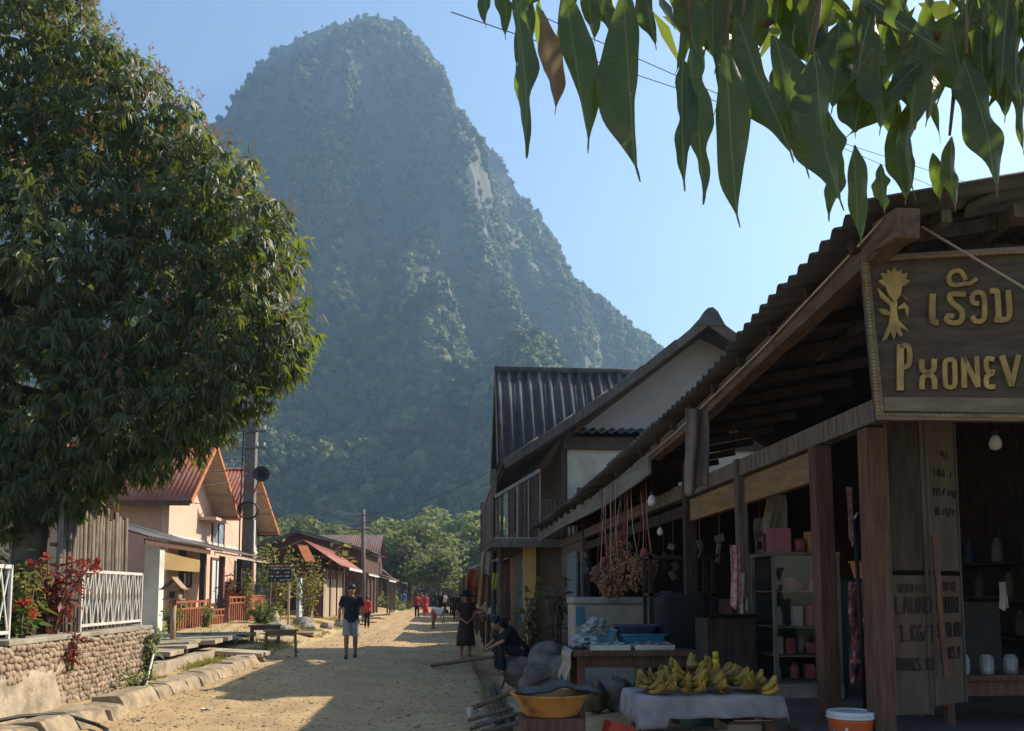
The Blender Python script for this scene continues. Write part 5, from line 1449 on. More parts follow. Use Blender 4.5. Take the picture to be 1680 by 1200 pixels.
red_c = cloth("red_cloth", (0.50,0.035,0.04)); blue_c = cloth("blue_cloth", (0.06,0.15,0.42)); white_c = cloth("white_cloth", (0.62,0.58,0.55)); pink_c = cloth("pink_cloth", (0.45,0.14,0.15))
brn_c = cloth("brown_cloth", (0.065,0.042,0.036)); shoe_m = mat("dark_shoe", (0.03,0.028,0.027), rough=.5, bump=.05)
fair = mat("sandy_hair", (0.13,0.075,0.04), rough=.55, bump=.1)
p = atZ(575, 1082)
person("man in dark T-shirt, grey shorts and cap walking along the dirt road", (p.x, p.y, gz(p.x,p.y)), R(4), 1.79, navy, grey_sh, vox=.010,
       legs=[((-.10,-.07,.51),(-.10,-.02,.085)), ((.10,.03,.49),(.10,.16,.105))], arms=[((-.27,.03,1.15),(-.275,-.03,.90)), ((.27,.0,1.15),(.27,-.10,.92))], hat=('cap', m_black), shoes=shoe_m, hairm=fair, sleeve=.22)
p = atZ(602, 1030)
person("child in red top and dark trousers walking behind the man in grey shorts", (p.x, p.y, gz(p.x,p.y)), R(150), 1.45, red_c, black_c, shorts=False, vox=.016)
p = atZ(662, 1001)
person("person in bright blue shirt walking far down the sunny road", (p.x, p.y, gz(p.x,p.y)), R(185), 1.72, blue_c, blue_c, vox=.02, legs=[((-.10,-.08,.51),(-.10,-.05,.085)), ((.10,.06,.49),(.10,.16,.10))])
p = atZ(684, 1014)
person("child in red and white shirt with dark trousers beside the girl in red", (p.x, p.y, gz(p.x,p.y)), R(200), 1.50, red_c, black_c, shorts=False, vox=.018)
p = atZ(698, 1012)
person("girl in long bright red dress standing among the street crowd", (p.x, p.y, gz(p.x,p.y)), R(30), 1.5, red_c, red_c, vox=.018, skirt=(.30,.23,True), long_hair=True)
p = atZ(690, 1001)
person("person in faded pink top behind the children in red", (p.x+.1, p.y, gz(p.x,p.y)), R(-40), 1.6, pink_c, brn_c, vox=.02, shorts=False)
p = atZ(711, 1032)
person("person in pale top bending down to the road in the sunlight", (p.x, p.y, gz(p.x,p.y)), R(70), 1.55, white_c, pink_c, vox=.018, lean=R(98), legs=[((-.10,-.02,.50),(-.10,.03,.08)), ((.10,-.02,.50),(.10,.03,.08))], arms=[((-.2,-.45,.72),(-.17,-.50,.42)), ((.2,-.45,.72),(.17,-.50,.42))], shorts=True, long_hair=False)
crowd = [(722,1006,R(20),1.6,black_c,brn_c,"person in black top standing just behind the bending person"),(730,1004,R(-60),1.58,white_c,black_c,"person in white top in the shaded market crowd"),(741,1010,R(40),1.55,brn_c,black_c,"person in brown top in the shaded market crowd"),
         (715,998,R(160),1.6,black_c,black_c,"person all in black walking away in the market crowd"),(748,1018,R(-20),1.55,black_c,navy,"person in black and navy standing close to the woman with the hat"),(736,996,R(80),1.62,navy,brn_c,"person in navy top far back in the market crowd"),(753,1003,R(10),1.5,pink_c,black_c,"person in dull pink top under the market porch")]
for px, py, rz, H, a, b_, lab in crowd:
    p = atZ(px, py); person(lab, (p.x, p.y, gz(p.x,p.y)), rz, H, a, b_, "people in the shaded market crowd", vox=.022, shorts=False)
p = atZ(764, 1082)
person("woman in wide dark hat and long dark dress, hands clasped, by the ditch", (p.x, p.y, gz(p.x,p.y)), R(8), 1.58, brn_c, brn_c, vox=.012, skirt=(.33,.25,True), hat=('wide', black_c),
       arms=[((-.25,-.02,1.13),(-.07,-.21,.98)), ((.25,-.02,1.13),(.07,-.21,.98))], sleeve=.14)
person("woman in dark clothes sitting on the boulder pile and leaning forward", (1.15, 14.1, .26), R(-75), 1.58, black_c, navy, vox=.013, lean=R(42), hip=.40,
       legs=[((-.13,-.42,.50),(-.13,-.40,.08)), ((.13,-.42,.50),(.13,-.40,.08))], arms=[((-.24,-.42,.62),(-.12,-.62,.50)), ((.24,-.42,.62),(.12,-.62,.50))], shorts=False, hat=None, long_hair=True)

# ------------------------------------------------------------------ things on the right apron
def boulder(label, c, r, sq, seed, group=None, name="boulder"):
    b = MB(); c = V(c); b.ball(c, r, 26, 18, sq); o = V((seed*3.1, 0, 0))
    b.v = [tuple(c+(V(p)-c)*(1+.30*noise.noise((V(p)-c)/r*1.1+o)+.16*noise.noise((V(p)-c)/r*2.6+o)+.06*noise.noise((V(p)-c)/r*7+o))) for p in b.v]
    tag(b.build(name, mat("dark_boulder", (0.17,0.155,0.13), (0.10,0.09,0.075), scale=5, bump=.8, bscale=16, c3=(0.07,0.075,0.05), big=2.5), smooth=True), label, "boulder", group)
boulder("large grey boulder beside the shop's lapped board wall", (1.75, 12.4, .42), .52, (1.05,.9,.62), 1)
boulder("grey boulder carrying the seated woman", (1.2, 14.05, .33), .34, (1,1,.75), 2)
boulder("rounded boulder at the edge of the ditch below the seated woman", (1.28, 12.2, .36), .30, (1,1,.8), 3)
boulder("mossy boulder below the dry stalks", (1.55, 13.4, .50), .34, (.9,.9,1.0), 4)
boulder("flat boulder lying by the tray table's legs", (1.45, 10.3, .36), .38, (1.2,1,.5), 5)
def stick(label, a, b_, r=.022, name="pole", group=None, m=None):
    a, b_ = V(a), V(b_); mid = a.lerp(b_, .5)+V((0,0,rnd(-.01,.02)))
    return tag(tube(name, m or m_bench, None, [a, mid, b_], [r, r*.95, r*.8], 7), label, "pole", group)
a = atZ(708, 1092, .03); c = atZ(838, 1085, .38)
stick("long pale pole lying from the road across the ditch to the boulders", a, (1.15, 17.0, .36), .045)
stick("pale pole bridging the ditch beside the concrete sheet", (.28, 11.6, .05), (1.35, 11.75, .45), .035)
for i, (y, x0, x1) in enumerate(((10.6,.22,1.2),(10.25,.30,1.25),(9.95,.22,1.1),(9.7,.34,1.2),(9.45,.26,1.15))):
    stick("grey stick laid across the ditch next to the concrete sheet", (x0, y, .04), (x1, y+rnd(-.1,.1), .28), .025, "stick", "sticks across the ditch", m_wood)
tag(MB().obox((1.0, 10.05, .30), (.55, .95, .04), Matrix.Rotation(-.12, 3, 'Y') @ Matrix.Rotation(.1, 3, 'Z')).build("cement_sheet", m_conc, bevel=.008), "flat grey cement sheet bridging the ditch", "sheet")
tag(MB().lathe(atZ(771, 1176, .05), [(.03,0),(.045,.10),(.045,.11),(.04,.11),(.03,.01)], 12).build("paper_cup", m_wpaint), "white crumpled cup lying at the ditch's edge", "cup")
for i, (x0, y0, x1, y1) in enumerate(((.68,12.0,.80,16.5),(.80,11.5,.74,15.8),(.9,12.5,.86,17))):
    stick("long bamboo lying along the bottom of the ditch", (x0, y0, -.2), (x1, y1, -.18), .04, "bamboo_pole", "bamboo poles in the ditch")
stick("thin pole leaning up beside the seated woman", (.98, 15.0, .05), (1.35, 14.4, 1.5), .022)
stick("stick leaning from the ditch toward the seated woman", (.85, 14.4, .0), (1.28, 13.9, 1.25), .02)
shrub("dry_stalks", "bundle of dry brown stalks standing on the boulders", (1.72, 13.9, .55), 11, 1.35, .22, leafmat("dry_leaf", (0.10,0.075,0.05), (0.15,0.11,0.075), (0.2,0.14,0.08), .2, .8, .1), .22, .03, 12, 31, cat="plant")
shrub("dark_potted_plant", "dark leafy plant beside the shop's lapped wall", (1.45, 15.6, .4), 9, 1.3, .3, m_tree_d, .24, .04, 16, 32, cat="plant")

# basin stack at the road side
m_tub = mat("worn_orange_enamel", (0.52,0.24,0.06), (0.42,0.18,0.045), rough=.5, scale=3, bump=.1, c3=(0.10,0.05,0.03), big=6)
m_ycr = mat("yellow_plastic", (0.62,0.34,0.03), (0.52,0.27,0.025), rough=.45, bump=.05)
c = atY(903, 1150, 5.2); cx, cyy = c.x, 5.2
zt = atY(903, 1136, 5.2).z
def crate(label, x, y, z, w, d, h, m, group=None):
    t = thing("plastic_crate", label, "crate", (x, y, z), group)
    box("crate_bottom", m, t, x-w/2, x+w/2, y-d/2, y+d/2, z, z+.015)
    for k in range(3):
        za = z+.016+(h-.02)*k/3; zb = za+(h-.02)/3-.018
        for yy in (y-d/2, y+d/2-.012): box("crate_slat", m, t, x-w/2, x+w/2, yy, yy+.012, za, zb)
        for xx in (x-w/2, x+w/2-.012): box("crate_slat", m, t, xx, xx+.012, y-d/2+.013, y+d/2-.013, za, zb)
    for sx in (-1,1):
        for sy in (-1,1): box("crate_corner", m, t, x+sx*(w/2-.02)-.024, x+sx*(w/2-.02)+.024, y+sy*(d/2-.02)-.024, y+sy*(d/2-.02)+.024, z, z+h)
    box("crate_rim", m, t, x-w/2-.008, x+w/2+.008, y-d/2-.008, y-d/2+.012, z+h-.03, z+h)
    return t
g0 = gz(cx, cyy)
crate("yellow plastic crate under the wooden block and orange basin", cx, cyy, .40, .29, .29, .36, m_ycr)
crate("yellow plastic crate standing on the ground beneath another yellow crate", cx, cyy, max(.03,g0), .31, .31, .365, m_ycr)
tag(MB().box(cx-.185, cx+.185, cyy-.16, cyy+.16, .768, zt-.135).build("wooden_block", m_redw, bevel=.012), "brown wooden block between the orange basin and yellow crate", "block")
tag(MB().lathe((cx, cyy, zt-.134), [(.01,.012),(.15,.0),(.165,.01),(.225,.118),(.245,.128),(.245,.135),(.222,.130),(.16,.02),(.01,.022)], 26, cap=False).build("enamel_basin", m_tub, smooth=True), "worn orange enamel basin with chipped rim on stacked blocks", "basin")
b = MB(); b.sheet(lambda u, v: (cx-.2+.5*u, cyy-.14+.32*v, zt+.012+.025*noise.noise(V((u*4,v*3,1)))+.035*math.exp(-((u-.55)/.18)**2)), 16, 10)
tag(b.build("dark_sheet", m_black, smooth=True, solid=.01), "dark crumpled plastic sheet lying over the orange basin", "sheet")

# banana table with cloth
TX, TY, TZ = atY(1148, 1136, 5.65).x, 5.65, atY(1148, 1136, 5.65).z
gzt = .33
tb = table("banana_table", "reddish wooden table under a pale cloth laden with bananas", (TX, TY, gzt), 0, .92, .50, TZ-gzt, m_redw, leg=.06)
m_cl = mat("pale_lilac_cloth", (0.34,0.31,0.32), (0.26,0.235,0.245), rough=.95, scale=5, bump=.3, bscale=14, c3=(0.22,0.20,0.21), big=5)
b = MB()
def cl(u, v):
    x = -.60+1.18*u; y = -.42+.76*v
    ex = max(0, abs(x)-.46-.004); ey = max(0, abs(y)-.25-.004)
    drop = ex+ey if ex*ey == 0 else math.hypot(ex, ey)
    xx = max(-.468, min(.468, x)) + math.copysign(ex*.18, x); yy = max(-.258, min(.258, y)) + math.copysign(ey*.18, y)
    w = .022*math.sin(x*22+y*9)*min(1, drop*12)
    dl = drop*(1.25 if x < -.3 else .85)
    return (TX+xx+w*.5, TY+yy+w, TZ+.006-dl*.95+.004*noise.noise(V((x*9,y*9,0))))
b.sheet(cl, 44, 30); tag(b.build("tablecloth", m_cl, smooth=True, solid=.006), "pale lilac cloth draped over the banana table", "cloth")
m_ban = mat("banana_skin", (0.38,0.235,0.035), (0.24,0.16,0.03), rough=.55, scale=12, bump=.08, rand=.35, c3=(0.14,0.10,0.03), big=9)
m_btip = mat("banana_stalk", (0.10,0.065,0.025), bump=.1)
def banana_mesh(seed):
    rs = random.Random(seed); b = MB(); L = rs.uniform(.125,.155); n = 7; path = []; rad = []
    for i in range(n+1):
        f = i/n; a = f*1.25
        path.append((0, math.sin(a)*L*.72, (1-math.cos(a))*L*.62)); rad.append((.008,.0145,.0175,.0182,.0178,.0160,.0115,.004)[i])
    b.tube(path, rad, 7); return b.mesh("banana", m_ban, smooth=True)
BM = [banana_mesh(k) for k in range(4)]
STK = MB().ball((0,0,0), .022, 8, 6, (1.7,1.1,.8)).mesh('stalk', m_btip)
rs = random.Random(21)
spots = []
for row, (fy, n) in enumerate(((-.19,8),(-.10,9),(.0,9),(.09,8))):
    for k in range(n):
        fx_ = (k+.5+.3*(row % 2)-.15)/n
        spots.append((TX-.40+.80*fx_+rs.uniform(-.02,.02), TY+fy+rs.uniform(-.02,.02), max(0, .07*math.sin(math.pi*min(1,max(0,fx_)))*(.4+.35*row)+rs.uniform(-.02,.02))))
for i, (bx_, by_, dz) in enumerate(spots):
    lab = ["hand of ripe bananas lying on the cloth at the heap's edge", "hand of ripe bananas on top of the banana heap"][1 if dz > .03 else 0]
    t = thing("banana_hand", lab, "bananas", (bx_, by_, TZ+.03+dz), "bananas on the table")
    a0 = rs.uniform(-1.2,1.2)+math.pi*(1 if rs.random() < .8 else 0)
    for row in range(2):
        for k in range(6):
            o = link(bpy.data.objects.new("banana", BM[(k+row) % 4]), t)
            a = a0+(k-2.5)*.17
            o.rotation_euler = (rs.uniform(-.25,.05)+row*.28, rs.uniform(-.25,.25), a); o.location = (math.cos(a)*(k-2.5)*.016, math.sin(a)*(k-2.5)*.016, row*.022-.008)
    o = link(bpy.data.objects.new("stalk", STK), t)
# bottle
q = atY(1180, 1084, 5.78)
t = thing("bottle", "yellow squeeze bottle standing behind the bananas", "bottle", (q.x, 5.86, TZ+.012)); m_yl = mat("yellow_bottle", (0.62,0.50,0.03), (0.55,0.42,0.025), rough=.35, bump=0)
MB().lathe((q.x, 5.86, TZ+.012), [(.035,0),(.038,.01),(.038,.10),(.030,.14),(.022,.17),(.022,.19)], 16).build("bottle_body", m_yl, t, smooth=True)
MB().lathe((q.x, 5.86, TZ+.203), [(.021,0),(.021,.045),(.012,.05)], 14).build("bottle_cap", mat("yellow_cap", (0.50,0.42,0.02), bump=0, rough=.4), t, smooth=True)
t = thing("tin_can", "small dark tin with silver lid beside the yellow bottle", "tin", (q.x-.09, 5.86, TZ+.012))
MB().lathe((q.x-.09, 5.86, TZ+.012), [(.03,0),(.033,.01),(.033,.10),(.03,.105)], 14).build("can_body", m_black, t, smooth=True)
MB().lathe((q.x-.09, 5.86, TZ+.118), [(.032,0),(.032,.02),(.02,.035)], 14).build("can_lid", m_metal, t, smooth=True)
# cardboard under the table and litter
m_card = mat("cardboard", (0.36,0.28,0.19), (0.28,0.21,0.14), bump=.15)
def carton(label, x0, x1, y0, y1, z0, z1, m=None):
    t = thing("carton", label, "box", ((x0+x1)/2, (y0+y1)/2, z0)); m = m or m_card
    box("carton_body", m, t, x0, x1, y0, y1, z0, z1-.004, .004)
    MB().obox(((x0+x1)/2, y0-.07, z1+.02), ((x1-x0), .14, .005), Matrix.Rotation(-.3,3,'X')).build("carton_flap", m, t)
    return t
carton("beige cardboard carton stored under the banana table", TX-.32, TX+.12, TY-.16, TY+.16, gzt, gzt+.36)
carton("smaller cardboard carton beside the carton under the banana table", TX+.14, TX+.38, TY-.14, TY+.15, gzt, gzt+.42)
def sack(label, c, r, sq, m, seed, cat="bag", name="plastic_bag"):
    b = MB(); c = V(c); b.ball(c, r, 22, 15, sq); o = V((seed*5.3,1,0)); film = m is m_film
    b.v = [tuple(c+(V(p)-c)*(1+.35*noise.noise((V(p)-c)/r*1.6+o)+(.42 if film else .22)*noise.noise((V(p)-c)/r*4+o)+(.3*noise.noise((V(p)-c)/r*9+o) if film else 0))) for p in b.v]
    return tag(b.build(name, m, smooth=not film), label, cat)
m_film = mat("clear_plastic_film", (0.30,0.32,0.34), (0.14,0.15,0.16), rough=.3, bump=.5, bscale=20, spec=.6)
m_grnb = mat("dark_green_plastic", (0.05,0.07,0.05), rough=.3, bump=.3)
sack("dark green plastic bag slumped below the banana table", (1.52, 5.2, .62), .16, (1.1,.8,.8), m_grnb, 1)
tag(MB().obox((1.0, 5.15, .74), (.18, .10, .16), Matrix.Rotation(.3,3,'Z') @ Matrix.Rotation(.3,3,'Y')).build("red_carton", mat("red_plastic", (0.48,0.05,0.04), rough=.4, bump=.05), bevel=.01), "red plastic box leaning by the banana table's leg", "box")
carton("low cardboard box carrying the red plastic box", .86, 1.2, 5.02, 5.32, .22, .655)
carton("low carton under the dark green plastic bag", 1.30, 1.72, 5.03, 5.38, .3, .52)

# tray table
q = atY(1040, 1066, 7.7); AX, AY, AZ = q.x, 7.9, q.z
tt = table("tray_table", "red brown market table holding metal trays and blue basins", (AX, AY, .34), R(-2), 1.12, .75, AZ-.34, m_redw, leg=.07, th=.05)
box("side_panel", m_redw, None, 0, 1, 0, 1, 0, 1) if False else None
m_tray = mat("aluminium_tray", (0.55,0.56,0.57), (0.45,0.45,0.46), rough=.35, metal=.7, bump=.1)
def tray(label, x, y, w, d, fill, seed):
    t = thing("metal_tray", label, "tray", (x, y, AZ+.004))
    z = AZ+.004
    box("tray_base", m_tray, t, x-w/2, x+w/2, y-d/2, y+d/2, z, z+.012)
    for (a, b_, c, e) in ((x-w/2,x+w/2,y-d/2,y-d/2+.012),(x-w/2,x+w/2,y+d/2-.012,y+d/2),(x-w/2,x-w/2+.012,y-d/2+.013,y+d/2-.013),(x+w/2-.012,x+w/2,y-d/2+.013,y+d/2-.013)):
        box("tray_rim", m_tray, t, a, b_, c, e, z+.013, z+.045)
    rs = random.Random(seed); b = MB()
    for i in range(46):
        b.ball((x+rs.uniform(-w/2+.03,w/2-.03), y+rs.uniform(-d/2+.03,d/2-.03), z+.03+rs.uniform(0,.03)), rs.uniform(.012,.022), 6, 4, (1.4,1,.7))
    tag(b.build("tray_contents", fill, t), kind="stuff")
tray("metal tray of small grey fish near the plastic sheeting", AX-.24, AY-.22, .36, .25, m_film, 1)
tray("metal tray of dark greens next to the blue basin", AX+.16, AY-.22, .36, .25, mat("dark_goods", (0.09,0.10,0.08), (0.2,0.2,0.19), bump=.1), 2)
m_blue = mat("blue_plastic", (0.05,0.20,0.32), (0.035,0.15,0.26), rough=.4, bump=.05); m_dblue = mat("dark_blue_plastic", (0.035,0.045,0.09), rough=.4, bump=.05)
def tub(label, x, y, z, w, d, h, m, name="plastic_tub"):
    b = MB(); n = 24; vs_ = []
    prof = [(.80,0),(.82,.0),(.97,h-.02),(1.04,h-.015),(1.04,h),(.96,h),(.80,.02)]
    for r, zz in prof:
        for k in range(n):
            a = 2*math.pi*k/n; ca, sa = math.cos(a), math.sin(a)
            e = .35
            vs_.append((x+w/2*r*math.copysign(abs(ca)**e, ca), y+d/2*r*math.copysign(abs(sa)**e, sa), z+zz))
    fs_ = [(i*n+k, i*n+(k+1)%n, (i+1)*n+(k+1)%n, (i+1)*n+k) for i in range(len(prof)-1) for k in range(n)]
    fs_ += [tuple(range(n-1,-1,-1)), tuple((len(prof)-1)*n+k for k in range(n))]
    b.add(vs_, fs_); return tag(b.build(name, m, smooth=False), label, "tub")
tub("teal blue plastic tub on the tray table", AX+.14, AY+.12, AZ+.002, .46, .32, .13, m_blue)
tub("dark blue plastic tub stacked in the teal blue one", AX+.08, AY+.12, AZ+.10, .40, .28, .11, m_dblue)
tub("light blue plastic tub wrapped in clear sheeting", AX-.26, AY+.12, AZ+.002, .32, .3, .17, mat("light_blue_plastic", (0.16,0.33,0.46), rough=.4, bump=.05))
sack("crumpled clear plastic sheeting heaped on the tray table's end", (AX-.44, AY-.02, AZ+.06), .13, (.9,1.4,.5), m_film, 2)
sack("clear plastic bag tied above the light blue tub", (AX-.30, AY+.0, AZ+.20), .10, (1.1,1.0,.8), m_film, 3)
tag(MB().sheet(lambda u, v: (AX-.58-.05*v-.01*math.sin(v*9), AY-.35+.6*u, AZ+.01-.28*v*(1+.15*math.sin(u*9))), 12, 8).build("plastic_sheet", m_film, smooth=True, solid=.004), "plastic sheet hanging off the tray table's end", "sheet")

# freezer, shelf, thermoses
def make_freezer():
    a, b_ = atY(942, 1010, 10.7), atY(1072, 1010, 10.7); zt = atY(1000, 980, 10.7).z
    t = thing("chest_freezer", "white chest freezer standing behind the tray table", "freezer", ((a.x+b_.x)/2, 11.0, .4))
    m_fz = mat("freezer_white", (0.34,0.33,0.30), (0.26,0.25,0.225), rough=.5, bump=.03)
    box("freezer_body", m_fz, t, a.x, b_.x, 10.7, 11.3, .42, zt-.09, .02); box("lid", m_fz, t, a.x-.015, b_.x+.015, 10.68, 11.32, zt-.087, zt, .02)
    box("blue_panel", m_blue, t, a.x+.02, a.x+.12, 10.685, 10.698, zt-.35, zt-.12); box("handle", m_metal, t, (a.x+b_.x)/2-.08, (a.x+b_.x)/2+.08, 10.655, 10.678, zt-.07, zt-.04)
    box("foot_rail", m_black, t, a.x+.02, b_.x-.02, 10.74, 11.25, .30, .419)
make_freezer()
def make_shelf():
    X0, X1, Y = 2.05, 2.75, 8.75
    t = thing("goods_shelf", "dark wooden shelf of thermoses beside the chest freezer", "shelf", (2.4, Y, .4))
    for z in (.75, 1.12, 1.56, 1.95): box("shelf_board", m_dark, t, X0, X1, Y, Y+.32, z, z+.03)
    for x in (X0, X1-.04): 
        for y in (Y, Y+.28): box("upright", m_dark, t, x, x+.04, y, y+.04, .36, 2.0)
    m_rt = mat("red_thermos", (0.28,0.03,0.035), rough=.35, bump=.02)
    for i in range(4):
        x = X0+.12+i*.15
        o = thing("thermos", "dark red thermos in the row on the dark shelf", "thermos", (x, Y+.12, 1.15), "thermoses on the shelf")
        MB().lathe((x, Y+.12, 1.151), [(.055,0),(.06,.01),(.06,.20),(.045,.245)], 14).build("thermos_body", m_rt, o, smooth=True)
        MB().lathe((x, Y+.12, 1.398), [(.04,0),(.04,.05),(.02,.06)], 12).build("thermos_cap", m_metal if i % 2 else m_rt, o, smooth=True)
        tube("handle", m_metal, o, [(x+.06, Y+.10, 1.33), (x+.10, Y+.08, 1.30), (x+.10, Y+.08, 1.22), (x+.06, Y+.10, 1.19)], .008, 6)
    for i in range(5):
        x = X0+.1+i*.13
        tag(MB().lathe((x, Y+.12, .783), [(.04,0),(.05,.02),(.05,.13),(.03,.17),(.02,.17)], 12).build("glass_jar", m_film if i % 2 else m_dblue), "jar or bottle on the shelf's lower board", "jar", "jars on the lower shelf")
make_shelf()

# hanging bundles of dried goods
m_pod = mat("dried_pod", (0.30,0.18,0.085), (0.16,0.09,0.05), rough=.7, scale=9, bump=.2, rand=.2); m_pod2 = mat("pinkish_dried_pod", (0.27,0.13,0.09), (0.15,0.07,0.05), rough=.7, scale=9, bump=.2)
m_str = mat("red_string", (0.24,0.07,0.055), bump=0)
def bundle(px, py0, py1, w, Y, seed, m, lab):
    rs = random.Random(seed); top = atY(px, py0, Y); bot = atY(px, py1, Y); r = w/2*Y/F
    hook = V((top.x, Y, ze_(Y)-.16))
    t = thing("hanging_bundle", lab, "dried goods", hook, "bundles hanging from the eave")
    zc = bot.z+r*1.1
    for k in range(5):
        a = rs.random()*6.28
        tube("string", m_str if k % 3 else m_soffit, t, [hook+V((rs.uniform(-.05,.05),0,-.02)), V((top.x+math.cos(a)*r*.25, Y+math.sin(a)*r*.25, (hook.z+zc)/2)), V((top.x+math.cos(a)*r*.6, Y+math.sin(a)*r*.6, zc+r*.4))], .0045, 5)
    b = MB()
    for i in range(330):
        d = V((rs.gauss(0,1), rs.gauss(0,1), rs.gauss(0,.8)-.1)).normalized(); p = V((top.x, Y, zc))+V((d.x*r, d.y*r, d.z*r*1.05))*rs.uniform(.5,1.0)
        q = (d+V((rs.gauss(0,.5), rs.gauss(0,.5), rs.gauss(0,.5)-.2))).normalized(); l = rs.uniform(.025,.05)
        b.tube([p-q*l, p, p+q*l], [.006, rs.uniform(.010,.017), .004], 5)
    tag(b.build("pods", m, t), kind="stuff")
    MB().lathe((top.x, Y, zc+r*.75), [(.035,0),(.05,.04),(.03,.09)], 8).build("knot", m_str, t)
bundle(990, 845, 965, 42, 10.0, 1, m_pod2, "reddish bundle of dried pods hanging at the fascia's street side")
bundle(1004, 850, 985, 44, 9.7, 2, m_pod2, "longest pinkish bundle of dried pods hanging from the fascia")
bundle(1030, 840, 975, 62, 9.6, 3, m_pod, "largest tan bundle of dried pods in the middle of the row")
bundle(1056, 838, 955, 46, 9.4, 4, m_pod, "brown bundle of dried pods hung next to the light bulb")
bundle(1016, 845, 925, 40, 10.1, 5, m_pod, "small brown bundle of dried pods tucked behind the others")
def bulb(lab, px, py, Y, r, hook_z):
    c = atY(px, py, Y); t = thing("light_bulb", lab, "lamp", c)
    MB().lathe(c, [(.01,-r*1.1),(r*.8,-r*.8),(r,0),(r*.75,r*.8),(r*.4,r*1.3)], 14).build("bulb", m_wpaint, t, smooth=True)
    MB().lathe(c+V((0,0,r*1.3)), [(r*.45,0),(r*.45,r*.8),(.01,r*.9)], 10).build("socket", m_black, t)
    tube("cord", m_black, t, [c+V((0,0,r*2.1)), V((c.x, c.y, hook_z))], .004, 5)
bulb("large white unlit bulb hanging under the fascia's near end", 1070, 823, 8.9, .052, 3.0); bulb("small white unlit bulb hanging below the larger bulb", 1083, 873, 9.4, .036, 2.95); bulb("white unlit bulb in the dark interior behind the doors", 1633, 728, 5.6, .042, 3.5)

# cloth banner and garments
def hang(lab, px, y0, y1, w, Y, m, name="hanging_cloth", cat="cloth", tw=.3, seed=1, taper=.0):
    rs = random.Random(seed); a = atY(px, y0, Y); c = atY(px, y1, Y); ww = w*Y/F/2; ph = rs.random()*6
    b = MB(); b.sheet(lambda u, v: (a.x+(u-.5)*2*ww*(1-taper*v)+.12*ww*math.sin(v*4+ph), Y+min(.05,.5*ww)*math.sin(u*9+ph+v*2)*(.4+.6*v)+tw*(u-.5)*ww*2, a.z+(c.z-a.z)*v*(1+.07*math.sin(u*5+ph))), 16, 14)
    o = b.build(name, m, smooth=True, solid=.006); tag(o, lab, cat); return a
m_ban2 = mat("printed_sack", (0.20,0.15,0.115), (0.13,0.10,0.085), rough=.6, scale=3, bump=.2, c3=(0.10,0.10,0.11), big=4)
a = hang("long faded printed sack hanging from the eave beam like a banner", 1142, 672, 806, 44, 6.55, m_ban2, tw=.5)
m_pw = mat("pink_white_print", (0.50,0.36,0.33), (0.40,0.13,0.14), rough=.9, scale=18, bump=.2, lo=.45, hi=.55); m_bw = mat("pale_linen", (0.46,0.41,0.36), rough=.9, bump=.3)
m_kh = mat("khaki_stripe", (0.26,0.24,0.19), (0.17,0.155,0.125), scale=9, stretch=(8,8,.4), bump=.2)
m_flw = mat("red_flower_print", (0.26,0.05,0.05), (0.42,0.28,0.26), rough=.9, scale=22, bump=.2, lo=.5, hi=.6, c3=(0.06,0.05,0.07), big=9)
YD = on(1222, xf)-.1
hang("pink printed garment hanging on the thin grey post", 1206, 895, 995, 20, YD, m_pw, tw=.6, seed=2); hang("pale linen garment with pointed hem on the thin grey post", 1220, 940, 1006, 18, YD+.06, m_bw, tw=.4, seed=3, taper=.3)
hang("khaki striped cloth hanging from the tan lintel", 1272, 812, 872, 34, 7.6, m_kh, seed=4, taper=-.4); hang("grey cloth hanging inside behind the thin grey post", 1246, 850, 915, 22, 8.6, m_kh, seed=5)
YB = on(1354, xf)
hang("white and pink garment hanging by the reddish post", 1394, 800, 890, 18, YB+.25, m_pw, tw=.8, seed=6, taper=.3)
for i, (px, y0, y1, w) in enumerate(((1404,955,1010,30),(1408,985,1045,38),(1412,1035,1095,36),(1405,1060,1120,26))):
    hang(["red flowered fabric folded at the top of the pile", "red flowered fabric hanging second from the top", "bright red flowered fabric low in the stack", "dark red flowered fabric at the bottom by the hooked pole"][i], px, y0, y1, w, YB+.45+.05*i, m_flw, seed=10+i)
t = thing("hooked_pole", "dark hooked pole standing between the two reddish posts", "pole", (2.60, YB-.12, FZ))
q0 = atY(1402, 852, YB-.12); tube("pole_shaft", m_black, t, [(q0.x+.03, YB-.12, FZ), (q0.x, YB-.12, q0.z)], .014, 8)
tube("hook", m_metal, t, [q0, q0+V((.02,0,.04)), q0+V((.06,0,.055)), q0+V((.10,0,.03))], .010, 7)
q = atY(1418, 938, YB+.35); t = thing("orange_basket", "small orange plastic basket above the flowered fabric", "basket", (q.x, YB+.35, q.z-.05))
MB().lathe((q.x, YB+.35, q.z-.05), [(.07,0),(.10,.12),(.105,.12),(.095,.11),(.06,.01)], 14).build("basket_body", m_orange, t); tube("rim", m_orange, t, [(q.x+.104*math.cos(a), YB+.35+.104*math.sin(a), q.z+.07) for a in [k*math.pi/8 for k in range(17)]], .007, 6)

